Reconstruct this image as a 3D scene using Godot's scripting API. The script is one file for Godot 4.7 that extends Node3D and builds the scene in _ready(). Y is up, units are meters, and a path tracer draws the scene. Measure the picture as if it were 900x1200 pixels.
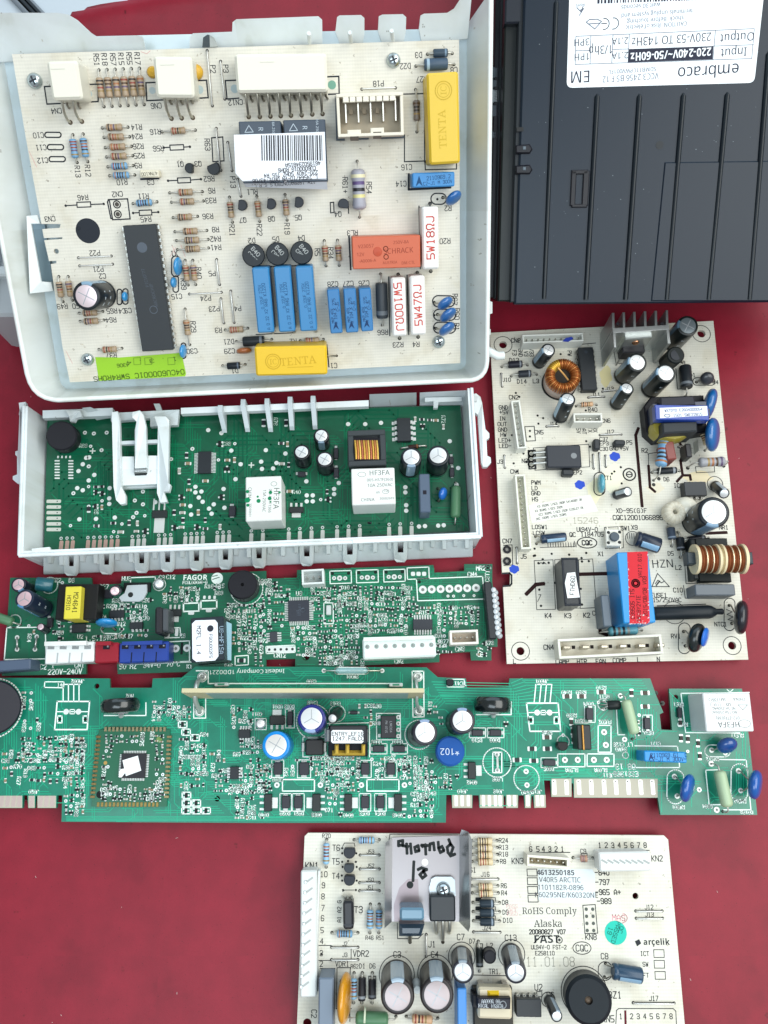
extends Node3D
# Everything is measured in millimetres and written out in metres (MM).
const MM := 0.001
const FPX := 960.2007

var eye := Vector3(0, 350, 0)
var c_f: Vector3
var c_u: Vector3
var fo := Vector3.ZERO        # frame of the board being built: origin and axes (x along it, y off its face, z down it)
var fb := Basis.IDENTITY
var bd: Node3D                # the thing being built
var ink: Msh                  # its silkscreen
var inkc := Color.BLACK
var tin: Msh                  # its bare solder pads
var hol: Msh                  # its drilled holes
var occ: Array[Rect2] = []    # what is already taken, in photo pixels
var mats := {}
var fonts := {}
var rng := RandomNumberGenerator.new()
var bw := 0.0
var bdp := 0.0

class Msh:
	var v := PackedVector3Array()
	var n := PackedVector3Array()
	var c := PackedColorArray()
	var t := PackedVector2Array()
	var col := Color.WHITE
	var xf := Transform3D()
	func hex(h: String) -> Msh:
		col = Color(h).srgb_to_linear()
		return self
	func at(x: Transform3D) -> Msh:
		xf = x
		return self
	func vert(p: Vector3, m: Vector3) -> void:
		var q := xf * p
		v.append(q * MM)
		n.append((xf.basis * m).normalized())
		c.append(col)
		t.append(Vector2(q.x, q.z) * 0.01)
	func tri(a: Vector3, b: Vector3, d: Vector3) -> void:   # counter-clockwise seen from outside
		var m := (b - a).cross(d - a)
		if m.length_squared() < 1e-12:
			return
		m = m.normalized()
		vert(a, m); vert(d, m); vert(b, m)
	func quad(a: Vector3, b: Vector3, d: Vector3, e: Vector3) -> void:
		tri(a, b, d); tri(a, d, e)
	func mesh() -> ArrayMesh:
		var arr := []
		arr.resize(Mesh.ARRAY_MAX)
		arr[Mesh.ARRAY_VERTEX] = v
		arr[Mesh.ARRAY_NORMAL] = n
		arr[Mesh.ARRAY_COLOR] = c
		arr[Mesh.ARRAY_TEX_UV] = t
		arr[Mesh.ARRAY_TEX_UV2] = t
		var am := ArrayMesh.new()
		if v.size():
			am.add_surface_from_arrays(Mesh.PRIMITIVE_TRIANGLES, arr)
		return am
	static func area(p: PackedVector2Array) -> float:
		var s := 0.0
		for i in p.size():
			var q := p[(i + 1) % p.size()]
			s += p[i].x * q.y - q.x * p[i].y
		return s / 2.0
	static func inset(p: PackedVector2Array, d: float) -> PackedVector2Array:
		var o := PackedVector2Array()
		var k := p.size()
		for i in k:
			var e1 := (p[i] - p[(i + k - 1) % k]).normalized()
			var e2 := (p[(i + 1) % k] - p[i]).normalized()
			var n1 := Vector2(-e1.y, e1.x)
			var n2 := Vector2(-e2.y, e2.x)
			o.append(p[i] - (n1 + n2) * (d / maxf(0.4, 1.0 + n1.dot(n2))))
		return o
	func prism(poly: PackedVector2Array, y0: float, y1: float, bev := 0.0, floor_too := false) -> Msh:
		var p := poly.duplicate()
		if area(p) > 0.0:
			p.reverse()
		var k := p.size()
		var top := inset(p, bev) if bev > 0.0 else p
		for i in k:
			var a := p[i]
			var b := p[(i + 1) % k]
			quad(Vector3(a.x, y0, a.y), Vector3(b.x, y0, b.y), Vector3(b.x, y1 - bev, b.y), Vector3(a.x, y1 - bev, a.y))
			if bev > 0.0:
				var c2 := top[i]
				var d2 := top[(i + 1) % k]
				quad(Vector3(a.x, y1 - bev, a.y), Vector3(b.x, y1 - bev, b.y), Vector3(d2.x, y1, d2.y), Vector3(c2.x, y1, c2.y))
		var ix := Geometry2D.triangulate_polygon(top)
		for i in range(0, ix.size(), 3):
			var a := top[ix[i]]; var b := top[ix[i + 1]]; var d := top[ix[i + 2]]
			if (b.x - a.x) * (d.y - a.y) - (d.x - a.x) * (b.y - a.y) > 0.0:
				var w := b; b = d; d = w
			tri(Vector3(a.x, y1, a.y), Vector3(b.x, y1, b.y), Vector3(d.x, y1, d.y))
			if floor_too:
				tri(Vector3(a.x, y0, a.y), Vector3(d.x, y0, d.y), Vector3(b.x, y0, b.y))
		return self
	func lathe(prof: Array, seg := 20, cols := []) -> Msh:   # prof: [radius, height] from the bottom up, counter-clockwise; round about y
		var k := prof.size() - 1
		var tn: Array[Vector2] = []
		for i in k:
			var d := Vector2(prof[i + 1][0] - prof[i][0], prof[i + 1][1] - prof[i][1])
			tn.append(Vector2(d.y, -d.x).normalized())
		for i in k:
			if cols.size():
				col = cols[i % cols.size()]
			var na := tn[i]
			var nb := tn[i]
			if i > 0 and tn[i - 1].dot(tn[i]) > 0.72:
				na = (tn[i - 1] + tn[i]).normalized()
			if i < k - 1 and tn[i + 1].dot(tn[i]) > 0.72:
				nb = (tn[i + 1] + tn[i]).normalized()
			var r0: float = prof[i][0]; var y0: float = prof[i][1]
			var r1: float = prof[i + 1][0]; var y1: float = prof[i + 1][1]
			for j in seg:
				var a0 := TAU * j / seg
				var a1 := TAU * (j + 1) / seg
				var u0 := Vector3(cos(a0), 0, sin(a0))
				var u1 := Vector3(cos(a1), 0, sin(a1))
				var pa := u0 * r0 + Vector3(0, y0, 0); var pb := u1 * r0 + Vector3(0, y0, 0)
				var pc := u1 * r1 + Vector3(0, y1, 0); var pd := u0 * r1 + Vector3(0, y1, 0)
				var ma := u0 * na.x + Vector3(0, na.y, 0); var mb := u1 * na.x + Vector3(0, na.y, 0)
				var mc := u1 * nb.x + Vector3(0, nb.y, 0); var md := u0 * nb.x + Vector3(0, nb.y, 0)
				if r0 > 1e-5:
					vert(pa, ma); vert(pb, mb); vert(pc, mc)
				if r1 > 1e-5:
					vert(pa, ma); vert(pc, mc); vert(pd, md)
		return self
	func tube(pts: Array, r: float, seg := 8, cap := true) -> Msh:
		var k := pts.size()
		var rings := []
		var axes := []
		for i in k:
			var d: Vector3
			if i == 0: d = pts[1] - pts[0]
			elif i == k - 1: d = pts[k - 1] - pts[k - 2]
			else: d = (pts[i + 1] - pts[i]).normalized() + (pts[i] - pts[i - 1]).normalized()
			d = d.normalized()
			axes.append(d)
			var s := d.cross(Vector3(0, 1, 0))
			if s.length() < 0.15:
				s = d.cross(Vector3(0.3, 0, 1))
			if i > 0:                                          # keep the ring from twisting
				var pv: Vector3 = rings[i - 1][0] - pts[i - 1]
				s = pv - d * pv.dot(d)
			s = s.normalized()
			var w := d.cross(s)
			var ring: Array[Vector3] = []
			for j in seg:
				ring.append(pts[i] + (s * cos(TAU * j / seg) + w * sin(TAU * j / seg)) * r)
			rings.append(ring)
		for i in k - 1:
			for j in seg:
				var j2 := (j + 1) % seg
				var a: Vector3 = rings[i][j]; var b: Vector3 = rings[i][j2]
				var d: Vector3 = rings[i + 1][j2]; var e: Vector3 = rings[i + 1][j]
				var na: Vector3 = (a - pts[i]) / r; var nb: Vector3 = (b - pts[i]) / r
				var nd: Vector3 = (d - pts[i + 1]) / r; var ne: Vector3 = (e - pts[i + 1]) / r
				vert(a, na); vert(d, nd); vert(b, nb)
				vert(a, na); vert(e, ne); vert(d, nd)
		if cap:
			for s in [0, k - 1]:
				for j in range(1, seg - 1):
					if s == 0: tri(rings[0][0], rings[0][j + 1], rings[0][j])
					else: tri(rings[s][0], rings[s][j], rings[s][j + 1])
		return self
	func box(a: Vector3, b: Vector3, bev := 0.0) -> Msh:
		var lo := a.min(b)
		var hi := a.max(b)
		return prism(PackedVector2Array([Vector2(lo.x, lo.z), Vector2(hi.x, lo.z), Vector2(hi.x, hi.z), Vector2(lo.x, hi.z)]), lo.y, hi.y, bev, true)
	func loft(rings: Array, closed := true) -> Msh:
		for i in rings.size() - 1:
			var k: int = rings[i].size()
			for j in (k if closed else k - 1):
				quad(rings[i][j], rings[i][(j + 1) % k], rings[i + 1][(j + 1) % k], rings[i + 1][j])
		return self

static func V2(a: Array) -> PackedVector2Array:
	var o := PackedVector2Array()
	for i in range(0, a.size(), 2):
		o.append(Vector2(a[i], a[i + 1]))
	return o

static func rr(w: float, d: float, r: float, seg := 3) -> PackedVector2Array:
	var o := PackedVector2Array()
	r = minf(r, minf(w, d) * 0.499)
	for q in 4:
		var cx := (w / 2 - r) * (1 if q == 0 or q == 3 else -1)
		var cz := (d / 2 - r) * (1 if q < 2 else -1)
		for i in seg + 1:
			var a := PI / 2 * q + PI / 2 * i / seg
			o.append(Vector2(cx + cos(a) * r, cz + sin(a) * r))
	return o

static func circ(x: float, z: float, r: float, seg := 24, a0 := 0.0) -> PackedVector2Array:
	var o := PackedVector2Array()
	for i in seg:
		o.append(Vector2(x + cos(a0 + TAU * i / seg) * r, z + sin(a0 + TAU * i / seg) * r))
	return o

static func hx(h: String) -> Color:
	return Color(h).srgb_to_linear()

# axes: y from a to b
static func along(a: Vector3, b: Vector3) -> Transform3D:
	var y := (b - a).normalized()
	var x := y.cross(Vector3(0, 0, 1))
	if x.length() < 0.1:
		x = y.cross(Vector3(1, 0, 0))
	x = x.normalized()
	return Transform3D(Basis(x, y, x.cross(y)), a)

func VM(rough := 0.5, metal := 0.0, spec := 0.36, coat := 0.0, kind := "") -> StandardMaterial3D:
	var key := "%.2f %.2f %.2f %.2f %s" % [rough, metal, spec, coat, kind]
	if mats.has(key):
		return mats[key]
	var m := StandardMaterial3D.new()
	m.resource_name = "finish_%d" % mats.size()
	m.vertex_color_use_as_albedo = true
	m.roughness = rough
	m.metallic = metal
	m.metallic_specular = spec
	if coat > 0.0:
		m.clearcoat_enabled = true
		m.clearcoat = coat
		m.clearcoat_roughness = 0.08
	mats[key] = m
	return m

# worn look: broad soft blotches and small specks that multiply the colour
func worn(m: StandardMaterial3D, seed_no: int, tint: Color, depth: float, specks: int, scale: float) -> StandardMaterial3D:
	var im := Image.create(512, 512, false, Image.FORMAT_RGB8)
	var n := FastNoiseLite.new()
	n.seed = seed_no
	n.frequency = 0.011
	n.fractal_octaves = 5
	n.fractal_gain = 0.55
	for y in 512:
		for x in 512:
			var v := n.get_noise_2d(x, y)
			var w := clampf(0.25 + v * 0.9 + maxf(0.0, v - 0.22) * 2.6, 0.0, 1.0) * depth
			im.set_pixel(x, y, Color(1.0 - w * (1.0 - tint.r), 1.0 - w * (1.0 - tint.g), 1.0 - w * (1.0 - tint.b)))
	var r := RandomNumberGenerator.new()
	r.seed = seed_no
	for i in specks:
		var x := r.randi_range(2, 508)
		var y := r.randi_range(2, 508)
		var v := r.randf_range(0.55, 0.9)
		for k in r.randi_range(1, 4):
			im.set_pixel(clampi(x + r.randi_range(-1, 1), 0, 511), clampi(y + r.randi_range(-1, 1), 0, 511), Color(v, v * 0.96, v * 0.9))
	m.detail_enabled = true
	m.detail_blend_mode = BaseMaterial3D.BLEND_MODE_MUL
	m.detail_uv_layer = BaseMaterial3D.DETAIL_UV_2
	m.detail_albedo = ImageTexture.create_from_image(im)
	m.uv2_scale = Vector3(scale, scale, scale)
	return m

func housing_mat() -> StandardMaterial3D:
	if not mats.has("housing"):
		mats["housing"] = worn(VM(0.37, 0.0, 0.5, 0.0, "white housing"), 17, Color(0.82, 0.81, 0.76), 0.4, 80, 0.62)
	return mats["housing"]

# ---- photo pixel -> point on the board being built, h millimetres off its face (an ordinary ray through the camera) ----
func ray(u: float, v: float) -> Vector3:
	return c_f * FPX + Vector3(u - 450.0, 0, 0) + c_u * (600.0 - v)

func L(u: float, v: float, h := 0.0) -> Vector3:
	var d := ray(u, v)
	var m := fb.y
	var t := (fo + m * h - eye).dot(m) / d.dot(m)
	return (eye + d * t - fo) * fb

func L2(u: float, v: float, h := 0.0) -> Vector2:
	var p := L(u, v, h)
	return Vector2(p.x, p.z)

func px(u: float, v: float, h := 0.0) -> float:   # millimetres per pixel there
	return (L(u + 2, v, h) - L(u - 2, v, h)).length() / 4.0

func poly(a: Array, h := 0.0) -> PackedVector2Array:
	var o := PackedVector2Array()
	for i in range(0, a.size(), 2):
		o.append(L2(a[i], a[i + 1], h))
	return o

func frame(o: Vector3, b := Basis.IDENTITY) -> void:
	fo = o
	fb = b

func thing(called: String, label: String, category: String, o: Vector3, b := Basis.IDENTITY) -> Node3D:
	frame(o, b)
	var t := Node3D.new()
	t.name = called
	t.transform = Transform3D(b, o * MM)
	add_child(t, true)
	t.set_meta("label", label)
	t.set_meta("category", category)
	bd = t
	occ = []
	ink = Msh.new(); tin = Msh.new(); hol = Msh.new()
	return t

func P(called: String, m: Msh, mat: Material, parent: Node = null, stuff := false) -> MeshInstance3D:
	var o := MeshInstance3D.new()
	o.name = called
	o.mesh = m.mesh()
	o.material_override = mat
	(parent if parent else bd).add_child(o, true)
	if stuff:
		o.set_meta("kind", "stuff")
	return o

func take(u: float, v: float, w: float, h: float) -> void:
	occ.append(Rect2(u - w / 2, v - h / 2, w, h))

func free_at(u: float, v: float, m := 2.0) -> bool:
	for r in occ:
		if r.grow(m).has_point(Vector2(u, v)):
			return false
	return true

# ------------------------------------------------------------------ lettering
const GLYPHS := {
	"A": "0004264440 0242", "B": "00063645443303 3342413000", "C": "4536160501103041", "D": "00062644422000", "E": "46060040 0333", "F": "460600 0333",
	"G": "45361605011030414323", "H": "0006 4046 0343", "I": "1030 2026 1636", "J": "0110304146", "K": "0006 4602 1340", "L": "060040", "M": "0006234640",
	"N": "00064046", "O": "103041453616050110", "P": "00063645443303", "Q": "103041453616050110 2240", "R": "00063645443303 2340",
	"S": "453616050413334241301001", "T": "0646 2620", "U": "060110304146", "V": "062046", "W": "0610243046", "X": "0046 0640", "Y": "062346 2320", "Z": "06460040",
	"0": "103041453616050110", "1": "152620 1030", "2": "05163645440040", "3": "0516364544334241301001 1333", "4": "30360242", "5": "4606033342413000",
	"6": "4536160501103041423303", "7": "064610", "8": "13334445361605041302011030414233 13", "9": "0110304145361605041343",
	"-": "0343", "+": "0343 2125", "/": "0046", ".": "2021", ":": "2122 2425", "(": "36151130", ")": "16353110", "_": "0040", "*": "1234 1432 2125", "=": "0242 0444",
	"Ω": "001011030516364543313040", "°": "1516263625 15", "~": "03142344", ",": "2110", "#": "1016 3036 0242 0444", "[": "36161030", "|": "2026",
}

func bar(m: Msh, a: Vector3, b: Vector3, w: float) -> void:      # a flat printed line
	var d := b - a
	if d.length() < 1e-6:
		return
	d = d.normalized()
	var s := Vector3(-d.z, 0, d.x) * (w / 2)
	var e := d * (w * 0.35)
	m.quad(a - e + s, b + e + s, b + e - s, a - e - s)

func stroke(m: Msh, s: String, o: Vector3, ang: float, size: float, wt := 0.13, wide := 1.0) -> void:
	var xd := Vector3(cos(ang), 0, sin(ang))
	var yd := Vector3(sin(ang), 0, -cos(ang))
	var k := size / 6.0
	var x := -(s.length() * 5.6 - 1.6) * 0.5 * wide
	for ch in s.to_upper():
		if GLYPHS.has(ch):
			for run in (GLYPHS[ch] as String).split(" "):
				for i in range(0, run.length() - 2, 2):
					var a := o + xd * ((x + int(run[i]) * wide) * k) + yd * ((int(run[i + 1]) - 3) * k)
					var b := o + xd * ((x + int(run[i + 2]) * wide) * k) + yd * ((int(run[i + 3]) - 3) * k)
					bar(m, a, b, size * wt)
		x += 5.6 * wide

func font(bold := false, serif := false) -> SystemFont:
	var key := "%s%s" % [bold, serif]
	if not fonts.has(key):
		var f := SystemFont.new()
		f.font_names = PackedStringArray(["Droid Serif" if serif else "Droid Sans"])
		f.font_weight = 700 if bold else 400
		fonts[key] = f
	return fonts[key]

func typed(m: Msh, s: String, o: Vector3, ang: float, size: float, bold := false, serif := false, wide := 1.0) -> void:   # size: height of a capital
	var tm := TextMesh.new()
	tm.font = font(bold, serif)
	tm.font_size = 24
	tm.pixel_size = 0.01
	tm.depth = 0.0
	tm.curve_step = 1.2
	tm.text = s
	if tm.get_surface_count() == 0:
		return
	var ar := tm.surface_get_arrays(0)
	var vs: PackedVector3Array = ar[Mesh.ARRAY_VERTEX]
	var ix: PackedInt32Array = ar[Mesh.ARRAY_INDEX] if ar[Mesh.ARRAY_INDEX] != null else PackedInt32Array(range(vs.size()))
	var xd := Vector3(cos(ang), 0, sin(ang)) * wide
	var yd := Vector3(sin(ang), 0, -cos(ang))
	var k := size / (0.24 * 0.714)
	var bb := tm.get_aabb()
	var c := bb.get_center()
	for i in range(0, ix.size() - 2, 3):
		var q := [vs[ix[i]], vs[ix[i + 1]], vs[ix[i + 2]]]
		if absf(q[0].z - q[1].z) + absf(q[0].z - q[2].z) > 1e-5:
			continue
		var w: Array[Vector3] = []
		for p in q:
			w.append(o + xd * ((p.x - c.x) * k) + yd * ((p.y - c.y) * k))
		if (w[1] - w[0]).cross(w[2] - w[0]).y < 0.0:
			m.tri(w[0], w[2], w[1])
		else:
			m.tri(w[0], w[1], w[2])

func T(s: String, u: float, v: float, size := 6.0, deg := 0.0, wt := 0.13, wide := 0.84) -> void:      # silkscreen lettering on the board
	ink.col = inkc
	stroke(ink, s, L(u, v, 0.045), deg_to_rad(deg), size * (0.93 if size > 5.5 else 1.0) * px(u, v), wt + (0.02 if size > 5.5 else 0.035), wide)

func TT(m: Msh, s: String, u: float, v: float, h: float, size: float, deg := 0.0, bold := false, serif := false, wide := 1.0) -> void:
	typed(m, s, L(u, v, h), deg_to_rad(deg), size * px(u, v, h), bold, serif, wide)

func line(a: Array, w := 1.0, closed := false) -> void:
	ink.col = inkc
	var k := a.size() / 2
	for i in (k if closed else k - 1):
		var j := (i + 1) % k
		bar(ink, L(a[2 * i], a[2 * i + 1], 0.045), L(a[2 * j], a[2 * j + 1], 0.045), w * px(a[0], a[1]))

func ring(u: float, v: float, r: float, w := 1.0, seg := 28, ru := 0.0) -> void:
	ink.col = inkc
	var o := L(u, v, 0.045)
	var k := px(u, v)
	for i in seg:
		var a := TAU * i / seg
		var b := TAU * (i + 1) / seg
		bar(ink, o + Vector3(cos(a) * (ru if ru > 0 else r), 0, sin(a) * r) * k, o + Vector3(cos(b) * (ru if ru > 0 else r), 0, sin(b) * r) * k, w * k)

func slot_line(u: float, v: float, w: float, h: float, lw := 1.0) -> void:       # a stadium outline
	var a := []
	var r := minf(w, h) / 2
	for i in 24:
		var t := TAU * i / 24
		a.append(u + cos(t) * r + (signf(cos(t)) * (w / 2 - r)))
		a.append(v + sin(t) * r + (signf(sin(t)) * (h / 2 - r)))
	line(a, lw, true)

func disc(m: Msh, u: float, v: float, r: float, h: float, col: Color, seg := 18) -> void:
	var k := px(u, v, h)
	var c := L(u, v, h)
	m.col = col
	for i in seg:
		var a := TAU * i / seg
		var b := TAU * (i + 1) / seg
		m.tri(c, c + Vector3(cos(b), 0, sin(b)) * r * k, c + Vector3(cos(a), 0, sin(a)) * r * k)

func hole(u: float, v: float, r := 1.0, hexc := "16181a") -> void:
	disc(hol, u, v, r, 0.03, hx(hexc), 10)

func pad(u: float, v: float, r := 3.0, eyelet := true) -> void:          # a tinned round pad with its hole
	disc(tin, u, v, r, 0.05, hx("dde1dd"), 16)
	if eyelet:
		disc(hol, u, v, r * 0.42, 0.065, hx("777c78"), 10)
	take(u, v, r * 2, r * 2)

func rect_pad(u: float, v: float, w: float, h: float, hexc := "dfe3df", deg := 0.0, y := 0.06) -> void:
	tin.hex(hexc)
	var k := px(u, v)
	tin.at(Transform3D(Basis(Vector3.UP, -deg_to_rad(deg)), L(u, v, 0)))
	tin.prism(rr(w * k, h * k, minf(w, h) * k * 0.2, 1), 0.0, y, 0.03)
	tin.at(Transform3D())

func finish(drop := 3.0, inkrough := 0.6) -> void:                # commits what the board gathered
	var sj := Msh.new().hex("b9bab4")
	for r in occ:                                       # soldered ends under the board: what it rests on
		var c := r.get_center()
		var p := L(c.x, c.y)
		sj.at(Transform3D(Basis(), Vector3(p.x, -1.6 - drop, p.z))).lathe([[0.0, 0.0], [0.35, 0.05], [0.45, drop * 0.6], [1.0, drop]], 6)
	if sj.v.size(): P("solder_joint", sj, VM(0.35, 0.6), null, true)
	if ink.v.size(): P("silkscreen_print", ink, VM(inkrough, 0.0, 0.3))
	if tin.v.size(): P("solder_pad", tin, VM(0.34, 0.3), null, true)
	if hol.v.size(): P("lead_hole", hol, VM(0.7), null, true)

# ------------------------------------------------------------------ electronic parts
const CODE := ["2a2422", "4c3626", "8a4034", "9c6642", "a08e50", "4a664e", "46587a", "5a4c68", "6c6c6c", "bcbcb4", "8e7648"]

func res(u1: float, v1: float, u2: float, v2: float, len_px := 18.0, w_px := 7.5, kind := "tan", called := "resistor", lift := 0.25) -> MeshInstance3D:
	var a := L(u1, v1)
	var b := L(u2, v2)
	var k := px((u1 + u2) / 2, (v1 + v2) / 2)
	var r := w_px * k * 0.5
	var ln := minf(len_px * k, (b - a).length() * 0.92)
	var d := (b - a).normalized()
	var y := r + lift
	var mid := (a + b) / 2 + Vector3(0, y, 0)
	var s := mid - d * ln / 2
	var m := Msh.new().at(along(s, s + d))
	var base: String = {"tan": "a18c74", "blue": "6c98ba", "lblue": "88b4d2", "cream": "d2bf9a", "pink": "c0917c", "grey": "8f9095", "green": "4f7a58", "teal": "5a98a4", "pale": "9fb592", "lilac": "9c9ca6", "peach": "c9a27e", "dgrey": "6f6660"}.get(kind, "a18c74")
	var bandset := []
	var nb := 4
	match kind:
		"blue", "lblue": nb = 5
		"green", "pale": nb = 0
	for i in nb:
		bandset.append(CODE[[0, 1, 2, 3, 0, 2, 1, 7][rng.randi() % 8]] if i < nb - 1 else CODE[10])
	if kind == "lilac": bandset = ["d8d2b0", "5a4a78", "202024", "d0c88c"]
	if kind == "teal": bandset = ["202428", "6a5a52", "202428", "8a8a80"]
	var prof := [[0.0, 0.0], [r * 0.55, 0.0], [r * 0.9, ln * 0.04], [r, ln * 0.1]]
	var cols := [hx(base), hx(base), hx(base)]
	var x := 0.1
	if nb:
		var stops := [0.13, 0.3, 0.46, 0.62, 0.8] if nb == 4 else [0.12, 0.27, 0.42, 0.57, 0.78]
		for i in bandset.size():
			var s0: float = stops[i]
			var w0 := 0.085 if nb == 4 else 0.075
			var rb := r if (s0 < 0.2 or s0 > 0.76) else r * 0.87
			prof.append([rb, ln * s0]); cols.append(hx(base))
			prof.append([rb, ln * (s0 + w0)]); cols.append(hx(bandset[i]))
	prof.append([r, ln * 0.9]); cols.append(hx(base))
	prof.append([r * 0.9, ln * 0.96]); cols.append(hx(base))
	prof.append([r * 0.55, ln]); cols.append(hx(base))
	prof.append([0.0, ln]); cols.append(hx(base))
	m.lathe(prof, 12, cols)
	var o := P(called, m, VM(0.42, 0.0, 0.5))
	leads(o, a, b, mid, d, ln, y, minf(0.32, r * 0.35))
	take((u1 + u2) / 2, (v1 + v2) / 2, absf(u1 - u2) + 5, absf(v1 - v2) + 5)
	return o

func leads(o: Node, a: Vector3, b: Vector3, mid: Vector3, d: Vector3, ln: float, y: float, r: float) -> void:
	for q in [[a, -1.0], [b, 1.0]]:
		var p: Vector3 = q[0]
		var s: float = q[1]
		var e := mid + d * (ln / 2 * s)
		var bend := Vector3(p.x, y, p.z)
		var back := (e - bend)
		var m := Msh.new().hex("bcbab2")
		var nr := minf(0.7, back.length() * 0.5)
		m.tube([p, p + Vector3(0, y * 0.55, 0), bend + back.normalized() * nr + Vector3(0, -0.05, 0), e], r, 6)
		P("lead", m, VM(0.3, 0.5), o)
		disc_at(hol, p, 0.62, hx("26221e"))

func disc_at(m: Msh, p: Vector3, r: float, c: Color) -> void:
	m.col = c
	for i in 10:
		var a := TAU * i / 10
		var b := TAU * (i + 1) / 10
		var q := Vector3(p.x, 0.03, p.z)
		m.tri(q, q + Vector3(cos(b), 0, sin(b)) * r, q + Vector3(cos(a), 0, sin(a)) * r)

func dio(u1: float, v1: float, u2: float, v2: float, len_px := 16.0, w_px := 8.0, body := "24272c", band := "a4a8ac", flip := false) -> MeshInstance3D:
	var a := L(u1, v1)
	var b := L(u2, v2)
	var k := px((u1 + u2) / 2, (v1 + v2) / 2)
	var r := w_px * k * 0.5
	var d := (b - a).normalized()
	var ln := minf(len_px * k, (b - a).length() * 0.94)
	var mid := (a + b) / 2 + Vector3(0, r + 0.2, 0)
	var s := mid - d * ln / 2
	var m := Msh.new().at(along(s, s + d))
	var lo := 0.1 if flip else 0.78
	m.lathe([[0, 0], [r * 0.88, 0], [r, ln * 0.05], [r, ln * lo], [r * 1.003, ln * (lo + 0.12)], [r, ln * 0.95], [r * 0.88, ln], [0, ln]], 14,
		[hx(body), hx(body), hx(body), hx(band), hx(body), hx(body), hx(body)])
	var o := P("diode", m, VM(0.4))
	leads(o, a, b, mid, d, ln, r + 0.2, 0.36)
	take((u1 + u2) / 2, (v1 + v2) / 2, absf(u1 - u2) + 8, absf(v1 - v2) + 8)
	return o

func jump(u1: float, v1: float, u2: float, v2: float, hgt := 0.9) -> void:
	var a := L(u1, v1)
	var b := L(u2, v2)
	var d := (b - a).normalized()
	var y := Vector3(0, hgt, 0)
	var m := Msh.new().hex("d6d5d0").tube([a, a + y * 0.7 + d * 0.1, a + y + d * 0.6, b + y - d * 0.6, b + y * 0.7 - d * 0.1, b], 0.3, 7)
	P("jumper_wire", m, VM(0.26, 0.5))
	disc_at(hol, a, 0.6, hx("2a2622"))
	disc_at(hol, b, 0.6, hx("2a2622"))
	line([u1, v1, u2, v2], 1.6)
	take((u1 + u2) / 2, (v1 + v2) / 2, absf(u1 - u2) + 6, absf(v1 - v2) + 6)

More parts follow.
